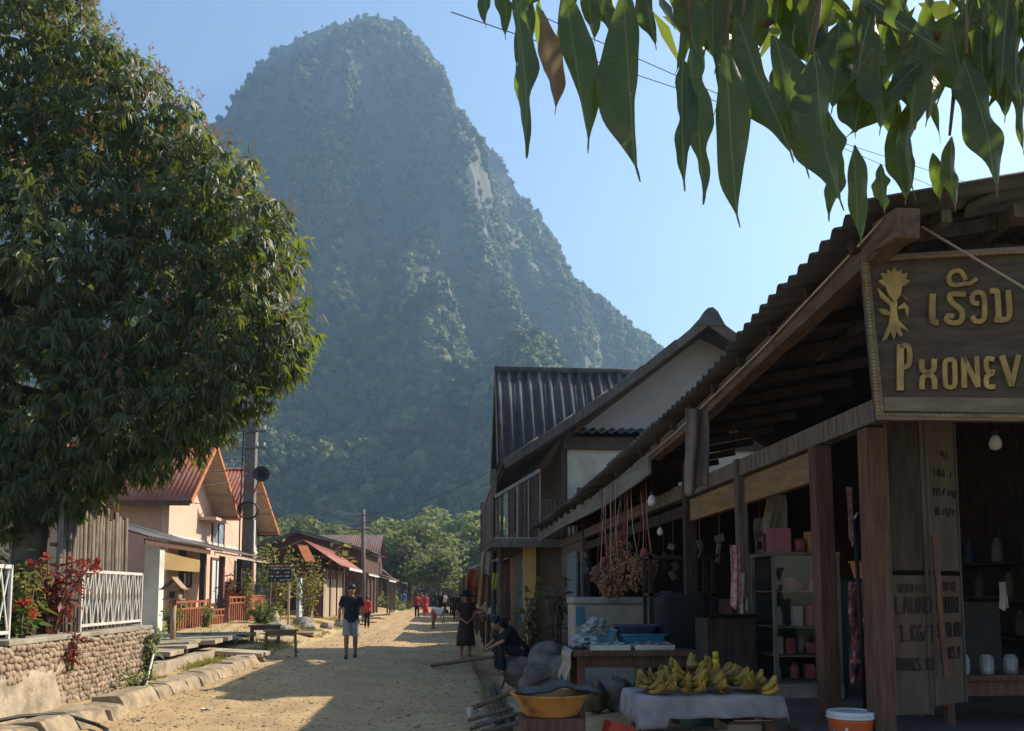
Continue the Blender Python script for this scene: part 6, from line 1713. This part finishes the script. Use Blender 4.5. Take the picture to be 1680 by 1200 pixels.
# glass cabinet
def make_cabinet():
    X0, X1, Y0, Y1, z0, z1 = 2.70, 3.25, 7.0, 7.5, FZ+.06, atY(1320, 912, 7.0).z
    t = thing("glass_cabinet", "glass fronted display cabinet between the thin post and reddish post", "cabinet", (3.0, 7.2, FZ))
    for x in (X0, X1):
        for y in (Y0, Y1): box("corner_post", m_wood, t, x-.015, x+.015, y-.015, y+.015, z0, z1)
    box("cabinet_base", m_conc, t, X0-.02, X1+.02, Y0-.02, Y1+.02, FZ+.002, z0+.06, .006); box("cabinet_top", m_wood, t, X0-.02, X1+.02, Y0-.02, Y1+.02, z1, z1+.03)
    sh = [z0+.28, z0+.52, z0+.82]
    for z in sh: box("glass_shelf", m_wood, t, X0+.02, X1-.02, Y0+.03, Y1-.03, z, z+.012)
    box("front_pane", m_glass, t, X0+.016, X1-.016, Y0-.003, Y0+.003, z0+.065, z1-.003); box("side_pane", m_glass, t, X0-.003, X0+.003, Y0+.016, Y1-.016, z0+.065, z1-.003)
    box("dark_backing", m_black, t, X0+.016, X1-.016, Y1-.006, Y1+.006, z0+.065, z1-.003)  # black backing added to block the bright yard seen through the glass
    box("side_panel", m_black, t, X1-.004, X1+.004, Y0+.016, Y1-.016, z0+.065, z1-.003)
    rs = random.Random(3); cols = [(0.20,0.04,0.035),(0.24,0.16,0.03),(0.15,0.06,0.05),(0.08,0.085,0.09),(0.19,0.18,0.16)]
    ms = [mat("packet_%d" % i, c, rough=.4, bump=0) for i, c in enumerate(cols)]
    for si, z in enumerate([z0+.075]+sh):
        x = X0+.07
        while x < X1-.06:
            h = rs.uniform(.08,.17); w = rs.uniform(.05,.085); m = ms[rs.randrange(5)] if si > 1 else ms[rs.choice((3,3,4,0))]; y = Y0+.1+rs.uniform(0,.15)
            if rs.random() < .5: o = MB().lathe((x+w/2, y, z+.014), [(w*.45,0),(w*.5,.01),(w*.5,h*.75),(w*.25,h*.9),(w*.25,h)], 10).build("jar", m, smooth=True); lab = "jar on a shelf inside the glass cabinet"; ct = "jar"
            else: o = MB().box(x, x+w, y-.03, y+.03, z+.014, z+.014+h).build("packet", m, bevel=.004); lab = "packet on a shelf inside the glass cabinet"; ct = "packet"
            tag(o, lab, ct, ct+"s inside the glass cabinet"); x += w+rs.uniform(.01,.05)
    tag(MB().box(X0+.03, X0+.20, Y0+.1, Y0+.25, z1+.032, z1+.24).build("pink_carton", mat("pink_card", (0.34,0.12,0.14), bump=.03), bevel=.005), "pink carton standing on top of the glass cabinet", "carton")
    tag(MB().lathe((X0+.29, Y0+.15, z1+.032), [(.05,0),(.055,.01),(.055,.10),(.045,.12)], 14).build("jar", ms[0], smooth=True), "red lidded jar beside the pink carton on the cabinet", "jar")
    tag(MB().obox((X0+.42, Y0+.16, z1+.125), (.15,.08,.18), Matrix.Rotation(.2,3,'Z')).build("orange_packet", mat("orange_foil", (0.45,0.2,0.07), rough=.35, bump=.2), bevel=.01), "orange foil packet on top of the glass cabinet", "packet")
make_cabinet()
carton("dark box with a pale label behind the bananas", 2.15, 2.55, 7.1, 7.45, FZ, 1.38, m_dark)
tag(MB().obox((2.2, 8.1, 1.15), (.5,.3,.85), Matrix.Rotation(.15,3,'Z')).build("navy_bundle", black_c, bevel=.08), "dark bundle of cloth stacked by the black post", "bundle")
# bucket
q = atY(1395, 1166, 5.15); bx, by = q.x, 5.15; zt = q.z
t = thing("paint_bucket", "white lidded bucket with orange label by the reddish post", "bucket", (bx, by, zt-.37)); m_olab = mat("orange_label", (0.52,0.10,0.03), (0.42,0.08,0.025), rough=.4, bump=0); m_lid = mat("white_lid", (0.60,0.61,0.60), rough=.35, bump=.02)
MB().lathe((bx, by, zt-.37), [(.11,0),(.115,.01),(.130,.30),(.134,.31),(.134,.325)], 28).build("bucket_body", m_olab, t, smooth=True)
MB().lathe((bx, by, zt-.044), [(.136,0),(.142,.004),(.142,.016),(.136,.019),(.14,.022),(.14,.036),(.132,.044),(.125,.038),(.01,.036)], 28).build("lid", m_lid, t, smooth=False)
tube("handle", m_metal, t, [(bx-.135, by, zt-.06), (bx-.12, by-.07, zt-.15), (bx, by-.145, zt-.19), (bx+.12, by-.07, zt-.15), (bx+.135, by, zt-.06)], .004, 6)
b = MB(); draw_text(b, "A", lambda a, c: V((bx-.10+a, by-.105-.0, zt-.16+c)), .09, .10, V((-.6,-.8,0)), .014); b.build("lettering", m_wpaint, t)
carton("low wooden step box under the white lidded bucket", bx-.2, bx+.2, by-.2, by+.2, .30, zt-.372, m_dark)
# interior things at the far right
for i in range(3):
    x = 3.45+i*.17
    tag(MB().lathe((x, 5.6, 1.05), [(.04,0),(.045,.02),(.045,.10),(.03,.13),(.02,.13)], 12).build("glass_bottle", m_film), "pale bottle in the row on the counter behind the doors", "bottle", "bottles on the counter")
t = table("shop_counter", "dark counter in the shop's unlit interior", (3.75, 5.75, FZ), 0, 1.0, .5, 1.05-FZ, m_redw)
hang("pale towel hanging deep in the unlit interior", 1645, 955, 1000, 16, 6.6, m_bw, seed=20)
# market clutter under the right porches
m_orb = mat("orange_cloth", (0.40,0.13,0.06), (0.30,0.10,0.05), rough=.9, bump=.3)
def rack(px, y0, y1, w, Y, m, lab, seed): hang(lab, px, y0, y1, w, Y, m, "hung_garment", "garment", seed=seed)
rack(776, 935, 965, 22, 21.0, m_orb, "rust red garment hung high at the market porch", 41); rack(776, 962, 990, 20, 21.4, m_orb, "rust red garment hung low at the market porch", 42)
rack(792, 930, 992, 16, 19.5, mat("tan_cloth", (0.34,0.20,0.11), bump=.3), "tan garment hung beside the balcony's support post", 43); rack(798, 905, 945, 16, 19.0, m_bw, "pale cloth hanging below the balcony deck", 44)
rack(812, 940, 968, 8, 18.6, mat("lime_cloth", (0.40,0.45,0.06), bump=.2), "lime yellow cloth hung below the balcony", 45)
t = thing("garment_rack", "thin metal rack under the balcony carrying hung garments", "rack", (.95, 20.3, .1))
tube("rail", m_metal, t, [(.45, 21.6, 2.2), (1.05, 18.4, 2.32)], .02, 6)
for x, y in ((.45,21.6),(1.05,18.4)): tube("upright", m_metal, t, [(x, y, -.1), (x, y, 2.35)], .02, 6)
table("goods_table", "low table of goods behind the woman with the hat", (1.1, 21.5, .3), R(90), 1.4, .7, .7, m_redw)
sack("pale bundle on the low goods table", (1.1, 21.2, 1.12), .16, (1.2,1,.8), m_bw, 9); sack("dark bundle at the end of the low goods table", (1.1, 21.9, 1.12), .17, (1.2,1,.8), m_dblue, 10)
for i in range(8):
    y = 24+i*2.6
    table("market_stand", ["market stand piled with bundles under the first porch", "narrow market stand near the steep roofed house", "market stand beside the grey tin porch post", "market stand in the shade of the rusty porch", "market stand next to the crowd", "market stand with a sagging top down the street", "far market stand by the dark roofed house", "last market stand before the trees"][i], (1.15+rnd(-.1,.1), y, .32), R(90), 1.5, .7, .65, m_brown)
    sack(["grey bundle", "tan bundle", "rust red bundle", "white bundle", "dark bundle", "blue bundle", "pale bundle", "brown bundle"][i]+" heaped on a market stand", (1.15, y, 1.12), .2, (1,1.6,.8), [m_conc, m_tanw, m_orb, m_bw, m_dblue, m_blue, white_c, brn_c][i], 50+i)

# more goods crowding the shop front and its dark inside
rs = random.Random(91)
gm = [mat("goods_%d" % i, c, rough=.6, bump=.2) for i, c in enumerate([(0.13,0.03,0.03),(0.03,0.045,0.07),(0.13,0.09,0.05),(0.06,0.055,0.05),(0.17,0.145,0.12),(0.035,0.05,0.03),(0.13,0.06,0.065)])]
def strip(px, y0, Y, n, lab, seed):
    r_ = random.Random(seed); a = atY(px, y0, Y); t = thing("packet_strip", lab, "packets", a, "packet strips hung along the shop front")
    tube("cord", m_str, t, [a+V((0,0,.25)), a-V((0,0,.10*n))], .003, 4)
    for k in range(n):
        w = r_.uniform(.015,.05); h = r_.uniform(.02,.05); dx = r_.uniform(-.02,.02)
        MB().obox(a+V((dx, r_.uniform(-.02,.02), -.10*k-.05)), (w*2, .02, h*2), Matrix.Rotation(r_.uniform(-.5,.5),3,'Y') @ Matrix.Rotation(r_.uniform(-.6,.6),3,'Z')).build("packet", gm[r_.randrange(7)], t, bevel=.006)
for i, (px, y0, Y, n) in enumerate(((1104,890,8.9,4),(1148,885,8.3,2),(1180,875,7.9,3),(1246,850,7.6,3),(1088,905,9.6,3),(960,905,11.2,3))):
    strip(px, y0, Y, n, "strip of small packets hung on a cord along the shop front", 300+i)
for i in range(34):
    y = 5.2+i*.17; z = (1.132, 1.532, 1.932)[i % 3]
    tag(MB().lathe((6.08, y, z), [(.05,0),(.06,.02),(.06,rs.uniform(.1,.2)),(.03,.26),(.025,.28)], 10).build("shelf_bottle", gm[rs.randrange(7)]), "bottle or tin standing on the shop's dim rear shelf", "bottle", "bottles on the rear wall shelf")
for i, (x, y, w, d, h, m) in enumerate(((2.75,9.6,.5,.4,.5,3),(3.1,8.6,.45,.45,.75,2),(3.9,9.6,.28,.3,.45,4),(2.75,10.6,.5,.5,.9,1),(3.6,7.6,.5,.5,1.0,3),(4.3,7.2,.5,.4,.8,3),(3.3,9.9,.5,.5,.8,6))):
    carton(["grey box of goods behind the dark shelf", "tan carton standing inside near the cabinet", "pale carton far inside by the rear shelf", "blue bale behind the chest freezer", "grey crate of goods deep behind the cabinet", "tan carton stacked behind the flowered fabrics", "reddish bale on the shop floor by the rear shelf"][i], x, x+w, y, y+d, FZ+.002, FZ+h, gm[m])
for i, (x, y, z, r, m) in enumerate(((1.75,9.1,.52,.17,4),(2.15,9.2,.55,.19,3),(1.5,9.0,.5,.14,2),(2.2,7.4,.5,.18,3),(1.95,6.6,.52,.17,5))):
    sack(["pale sack slumped below the tray table's far side", "grey sack leaning by the dark shelf", "small tan sack on the apron behind the tray table", "grey sack behind the banana table", "dark green sack at the raised floor's edge"][i], (x, y, z), r, (1,1,1.1), gm[m], 70+i)

# ------------------------------------------------------------------ overhanging mango branch, near the camera
def make_big_leaf_mat():
    m = bpy.data.materials.new("big_mango_leaf"); m.use_nodes = True; nt = m.node_tree; L = nt.links
    b = nt.nodes["Principled BSDF"]; o = nt.nodes["Material Output"]
    tc = _n(nt, "ShaderNodeTexCoord"); sx = _n(nt, "ShaderNodeSeparateXYZ"); L.new(tc.outputs['Object'], sx.inputs[0])
    ab = _n(nt, "ShaderNodeMath", operation='ABSOLUTE'); L.new(sx.outputs[0], ab.inputs[0])
    rib = _n(nt, "ShaderNodeMapRange"); rib.inputs[1].default_value = .0006; rib.inputs[2].default_value = .0022; rib.inputs[3].default_value = 1; rib.inputs[4].default_value = 0
    L.new(ab.outputs[0], rib.inputs[0])
    # side veins slant away from the midrib
    mu = _n(nt, "ShaderNodeMath", operation='MULTIPLY_ADD'); mu.inputs[1].default_value = -.7; L.new(ab.outputs[0], mu.inputs[0]); L.new(sx.outputs[2], mu.inputs[2])
    m2 = _n(nt, "ShaderNodeMath", operation='MULTIPLY'); m2.inputs[1].default_value = 520; L.new(mu.outputs[0], m2.inputs[0])
    sn = _n(nt, "ShaderNodeMath", operation='SINE'); L.new(m2.outputs[0], sn.inputs[0])
    vr = _n(nt, "ShaderNodeMapRange"); vr.inputs[1].default_value = .82; vr.inputs[2].default_value = 1.0; vr.inputs[4].default_value = .4; L.new(sn.outputs[0], vr.inputs[0])
    mxv = _n(nt, "ShaderNodeMath", operation='MAXIMUM'); L.new(rib.outputs[0], mxv.inputs[0]); L.new(vr.outputs[0], mxv.inputs[1])
    oi = _n(nt, "ShaderNodeObjectInfo")
    c = _n(nt, "ShaderNodeMix", data_type='RGBA'); c.inputs[6].default_value = (0.014,0.027,0.014,1); c.inputs[7].default_value = (0.030,0.046,0.018,1); L.new(oi.outputs['Random'], c.inputs[0])
    nz = _n(nt, "ShaderNodeTexNoise"); nz.inputs['Scale'].default_value = 30; nz.inputs['Detail'].default_value = 4; L.new(tc.outputs['Object'], nz.inputs[0])
    nr_ = _n(nt, "ShaderNodeMapRange"); nr_.inputs[1].default_value = .60; nr_.inputs[2].default_value = .72; L.new(nz.outputs[0], nr_.inputs[0])
    c2 = _n(nt, "ShaderNodeMix", data_type='RGBA'); c2.inputs[7].default_value = (0.085,0.07,0.03,1); L.new(nr_.outputs[0], c2.inputs[0]); L.new(c.outputs[2], c2.inputs[6])
    c3 = _n(nt, "ShaderNodeMix", data_type='RGBA'); c3.inputs[7].default_value = (0.13,0.16,0.06,1); L.new(mxv.outputs[0], c3.inputs[0]); L.new(c2.outputs[2], c3.inputs[6])
    L.new(c3.outputs[2], b.inputs['Base Color']); b.inputs['Roughness'].default_value = .38; b.inputs['Specular IOR Level'].default_value = .45
    t = _n(nt, "ShaderNodeBsdfTranslucent")
    ct = _n(nt, "ShaderNodeMix", data_type='RGBA'); ct.inputs[6].default_value = (0.30,0.46,0.035,1); ct.inputs[7].default_value = (0.20,0.30,0.04,1); L.new(mxv.outputs[0], ct.inputs[0]); L.new(ct.outputs[2], t.inputs[0])
    ms = _n(nt, "ShaderNodeMixShader"); ms.inputs[0].default_value = .29; L.new(b.outputs[0], ms.inputs[1]); L.new(t.outputs[0], ms.inputs[2]); L.new(ms.outputs[0], o.inputs[0])
    bp = _n(nt, "ShaderNodeBump"); bp.inputs['Strength'].default_value = .4; bp.inputs['Distance'].default_value = .002; L.new(mxv.outputs[0], bp.inputs['Height']); L.new(bp.outputs[0], b.inputs['Normal'])
    return m
m_big = make_big_leaf_mat()
m_dryl = leafmat("dry_mango_leaf", (0.16,0.12,0.075), (0.22,0.17,0.11), (0.3,0.22,0.12), .3, .6, .2, island=False)
def big_leaf_mesh(seed, mt, wr, narrow=False):
    "unit length, hangs along -Z, width ratio wr"
    rs = random.Random(seed); b = MB(); n = 26; cols = (-1,-.5,0,.5,1); ph = rs.random()*6; ph2 = rs.random()*6
    am = rs.uniform(.02,.05) if not narrow else .22
    bend = rs.uniform(-.16,.16); fold = rs.uniform(.15,.5); vs_ = []
    for i in range(n+1):
        f = i/n
        g = min(1, f/.93)
        w = wr*.5*(math.sin(math.pi*g**.86)**.9 if 0 < g < 1 else 0)
        w = max(w, .006 if f < .97 else .003)
        if f == 0: w = .01
        for c in cols:
            wob = 1+am*math.sin(f*13+ph+c)+.5*am*math.sin(f*29+ph2)
            x = c*w*wob + bend*math.sin(f*math.pi)*.3 + .02*math.sin(f*7+ph)
            y = abs(c)*w*fold + .035*math.sin(f*4+ph2) + (c*w*.30*math.sin(f*15+ph) if abs(c) == 1 else 0) + (.05*math.sin(f*9)*c*wr if narrow else 0)
            vs_.append((x, y, -f))
    k = len(cols)
    b.add(vs_, [(i*k+j, i*k+j+1, (i+1)*k+j+1, (i+1)*k+j) for i in range(n) for j in range(k-1)])
    return b
def make_overhang():
    t = thing("overhanging_mango_tree", "mango branch with large backlit hanging leaves above the shop sign", "tree", (3.1, -1.0, 0.3))
    rs = random.Random(17)
    tube("trunk", m_bark, t, [(3.1,-1.0,-.1), (3.0,-.9,1.2), (2.8,-.5,2.4), (2.5,.1,3.3), (2.2,.8,3.9)], [.24,.20,.17,.13,.10], 12)
    tube("limb", m_bark, t, [(2.5,.1,3.3), (1.9,.9,3.25), (1.35,1.45,3.1), (.85,1.62,3.0), (.35,1.66,2.95), (.0,1.68,2.9)], [.07,.05,.036,.026,.018,.012], 9)
    tube("limb", m_bark, t, [(1.9,.9,3.25), (1.9,1.6,3.2), (1.75,1.95,3.25), (1.5,2.05,3.2)], [.045,.03,.02,.012], 8)
    tw = [atY(1420,-10,1.75), atY(1405,120,1.72), atY(1400,205,1.70)]
    tube("twig", m_bark, t, tw, [.010,.008,.006], 6)
    tube("twig", m_bark, t, [atY(1180,20,1.66), atY(1260,40,1.62), atY(1300,10,1.6), atY(1330,-60,1.6)], [.006,.007,.008,.010], 6)
    tube("twig", m_bark, t, [atY(1545,60,1.7), atY(1490,45,1.72), atY(1430,30,1.74)], [.009,.008,.007], 6)
    def leaf(px0, py0, px1, py1, wpx, Y, face, mt=m_big, narrow=False, Y1=None):
        a = atY(px0, py0, Y); c = atY(px1, py1, Y1 or Y)
        d = c-a; Ln = d.length; wr = max(.07, .68*wpx/math.hypot(px1-px0, py1-py0)*1.02/max(.6, abs(math.cos(face))))
        b = big_leaf_mesh(rs.randrange(9999), mt, wr, narrow)
        z = -d.normalized(); y = V((math.sin(face), math.cos(face), 0)); x = y.cross(z).normalized(); y = z.cross(x)
        b.v = [tuple(V(p)*Ln) for p in b.v]
        me = b.mesh("leaf", mt, smooth=True)
        o = link(bpy.data.objects.new("leaf", me), t)
        m = Matrix((x, y, z)).transposed().to_4x4()
        o.rotation_euler = m.to_euler(); o.location = a - wloc(t)
    for x0_, y0_, x1_, y1_, Y_ in ((870,-160,850,-20,1.5),(935,-170,925,-25,1.46),(1030,-180,1022,-28,1.41),(1120,-140,1130,60,1.42),(1200,-120,1190,75,1.40),(1215,-60,1218,30,1.43),(1345,-60,1332,88,1.42),(1480,-20,1470,185,1.6),(1575,-20,1585,88,1.52),(1560,88,1558,222,1.62),(1500,40,1500,148,1.58),(1650,-30,1660,58,1.6)):
        tube("twig", m_bark, t, [atY(x0_, y0_, Y_+.06), atY((x0_+x1_)/2+6, (y0_+y1_)/2, Y_+.02), atY(x1_, y1_, Y_)], [.006,.0042,.0028], 6)
    main = [(1022,-30,1043,305,92,1.40,.2),(925,-30,968,250,68,1.45,.3),(890,20,912,190,44,1.5,.6),(850,-25,859,262,40,1.42,.9),(795,-45,798,44,30,1.55,.3),(826,-40,832,66,36,1.55,-.3),(865,-30,850,120,46,1.5,.2),
            (1058,-40,1075,86,42,1.52,.1),(1118,-60,1152,112,78,1.45,-.2),(1138,85,1146,337,36,1.40,1.0),(1122,95,1120,312,40,1.42,.7),(1188,80,1214,372,78,1.38,.1),(1215,30,1300,272,92,1.42,.1),(1170,-40,1168,120,50,1.5,.5),
            (1330,90,1385,345,112,1.40,-.15),(1270,60,1330,290,80,1.46,.3),(1398,240,1410,405,48,1.55,.1),(1560,225,1567,350,40,1.62,0),(1585,90,1634,325,98,1.50,-.1),(1470,190,1486,335,60,1.6,.3),(1532,250,1545,332,30,1.65,.5),
            (1500,150,1500,330,52,1.58,-.4),(1445,270,1450,350,22,1.62,.9),(1360,180,1366,365,40,1.5,.8),(1660,60,1645,205,60,1.6,.3),(1676,100,1690,215,50,1.6,-.2),(1620,40,1650,150,70,1.6,.2),(1420,110,1400,230,70,1.55,.4),(1520,40,1500,215,90,1.55,.1),
            (1450,60,1440,225,80,1.52,-.3),(1380,30,1360,190,90,1.55,.2),(1560,30,1590,180,80,1.6,.4),(960,-30,975,70,40,1.6,.2),(985,-30,1000,60,46,1.6,.1),(1310,-20,1350,130,90,1.6,.3),(1240,-40,1235,120,80,1.55,-.2)]
    for k, L in enumerate(main):
        px0, py0, px1, py1, w, Y, fc = L
        leaf(px0, py0, px1, py1, w, Y, fc, m_dryl if k == 2 else m_big, narrow=fc > .65)
    for k in range(84):
        px = rs.uniform(1150, 1760); py = rs.uniform(-150, 95) - (40 if px < 1250 else 0)
        a = R(90)+rs.gauss(0, .45); Lp = rs.uniform(110, 210); Y = rs.uniform(1.5, 2.1)
        leaf(px, py, px+math.cos(a)*Lp, py+math.sin(a)*Lp, rs.uniform(34, 56)*1.5/Y, Y, rs.gauss(0, .6), Y1=Y+rs.uniform(-.1,.1))
    for k in range(26):
        px = rs.uniform(780, 1160); py = rs.uniform(-210, -120)
        a = R(90)+rs.gauss(0, .3); Lp = rs.uniform(120, 180); Y = rs.uniform(1.5, 1.9)
        leaf(px, py, px+math.cos(a)*Lp, py+math.sin(a)*Lp, rs.uniform(35, 60), Y, rs.gauss(0, .5))
    # crown above and to the right of the picture
    b = MB()
    for k in range(1500):
        p = V((rs.gauss(1.9,.9), rs.gauss(1.9,.8), rs.gauss(3.75,.42)))
        if p.z < 2.95+.35*max(0, 1.2-p.x): continue
        if p.y > .3:
            if 972-(p.z-1.6)/p.y*1400 > -40: continue
        dr = V((rs.gauss(0,.6), rs.gauss(0,.6), -.7))
        leaf_quad(b, p, dr, V((rs.gauss(0,1), rs.gauss(0,1), .8)), rs.uniform(.16,.28), rs.uniform(.022,.036), .2)
    tag(b.build("crown", m_mango, t), kind="stuff")
make_overhang()

# ------------------------------------------------------------------ loose stones on the road
def make_pebbles():
    rs = random.Random(31); b = MB()
    m_peb = mat("pebble", (0.42,0.31,0.19), (0.30,0.215,0.13), scale=5, bump=.1)
    bases = []
    for k in range(5):
        bb = MB(); bb.ball((0,0,0), 1, 6, 4); o = V((k*4.4,0,0)); bases.append(([V(p)*(1+.4*noise.noise(V(p)*1.3+o)) for p in bb.v], bb.f))
    n = 0
    while n < 5500:
        y = 6.5+rs.random()**1.8*30; x = rs.uniform(-4.3, .55)
        if rs.random() > .35+.65*abs(x+1.9)/2.4 + .5*max(0, noise.noise(V((x*.8,y*.6,2)))): continue
        s = rs.uniform(.006,.016)*(2.0 if rs.random() < .07 else 1); vs_, fs_ = bases[n % 5]; a = rs.random()*6.28; c, q = math.cos(a), math.sin(a); z = gz(x, y)
        b.add([(x+(p.x*c-p.y*q)*s*1.3, y+(p.x*q+p.y*c)*s, z+p.z*s*.7+s*.15) for p in vs_], fs_); n += 1
    tag(b.build("gravel", m_peb), "loose gravel scattered over the dirt road", None, None, "stuff")
make_pebbles()
# undergrowth closing the street's end
def make_undergrowth():
    b = MB(); rs = random.Random(13)
    for k in range(9000):
        y = rs.uniform(74, 108); x = rs.uniform(-5.2, 2.4) if y > 96 else (rs.uniform(-6.4,-4.2) if rs.random() < .5 else rs.uniform(.6, 3.0))
        h = (2.6 if y > 96 else 1.5)*(.6+.5*noise.noise(V((x*.4,y*.3,0))))
        p = V((x, y, abs(rs.gauss(0, h*.5))))
        d = V((rs.gauss(0,1), rs.gauss(0,1), rs.gauss(0,1))); leaf_quad(b, p, d, V((rs.gauss(0,1),rs.gauss(0,1),1)), rs.uniform(.25,.55), rs.uniform(.08,.16), .1)
    tag(b.build("undergrowth", m_tree_d), "leafy undergrowth closing the far end of the street", None, None, "stuff")
make_undergrowth()

# hose and pipe at the foot of the cobble wall
tag(tube("water_hose", m_black, None, [(-5.0, 9.0, .22), (-4.72, 9.9, .24), (-4.45, 10.3, .21), (-4.15, 10.5, .06), (-3.9, 10.2, .04), (-3.8, 9.6, .03)], .022, 8), "dark water hose trailing over the kerb below the cobble wall", "hose")
tag(tube("white_pipe", m_wpaint, None, [(-4.55, 13.2, .05), (-4.75, 14.0, .32), (-4.93, 14.75, .62)], .018, 8), "thin white pipe leaning on the kerb at the cobble wall's end", "pipe")
m_lit = [mat("litter_%d" % i, c, rough=.6, bump=.1) for i, c in enumerate([(0.55,0.54,0.5),(0.3,0.25,0.18),(0.12,0.11,0.10)])]
rs = random.Random(5)
for i in range(14):
    x = rs.choice((rs.uniform(-4.1,-3.3), rs.uniform(-.6,.45))); y = rs.uniform(9.5, 24)
    b = MB(); w = rs.uniform(.03,.07); c0 = V((x, y, gz(x,y)+.012)); o = V((i*3.3,0,0))
    b.sheet(lambda u, v: c0+V(((u-.5)*w*2, (v-.5)*w*1.4, .03*noise.noise(V((u*3,v*3,0))+o))), 5, 4)
    tag(b.build("litter_scrap", m_lit[i % 3], solid=.004), "crumpled scrap of litter lying at the dirt road's margin", "litter", "litter scraps on the road")

# ------------------------------------------------------------------ haze
def make_haze():
    m = bpy.data.materials.new("haze"); m.use_nodes = True; nt = m.node_tree
    nt.nodes.remove(nt.nodes["Principled BSDF"])
    v = nt.nodes.new("ShaderNodeVolumePrincipled")
    v.inputs['Color'].default_value = (0.38, 0.63, 0.95, 1); v.inputs['Density'].default_value = 0.00062; v.inputs['Anisotropy'].default_value = 0.35
    nt.links.new(v.outputs[0], nt.nodes["Material Output"].inputs['Volume'])
    o = MB().box(-900, 900, -80, 1100, -3.0, 470).build("haze", m)
    tag(o, "thin bluish haze filling the valley air", None, None, "stuff")
make_haze()
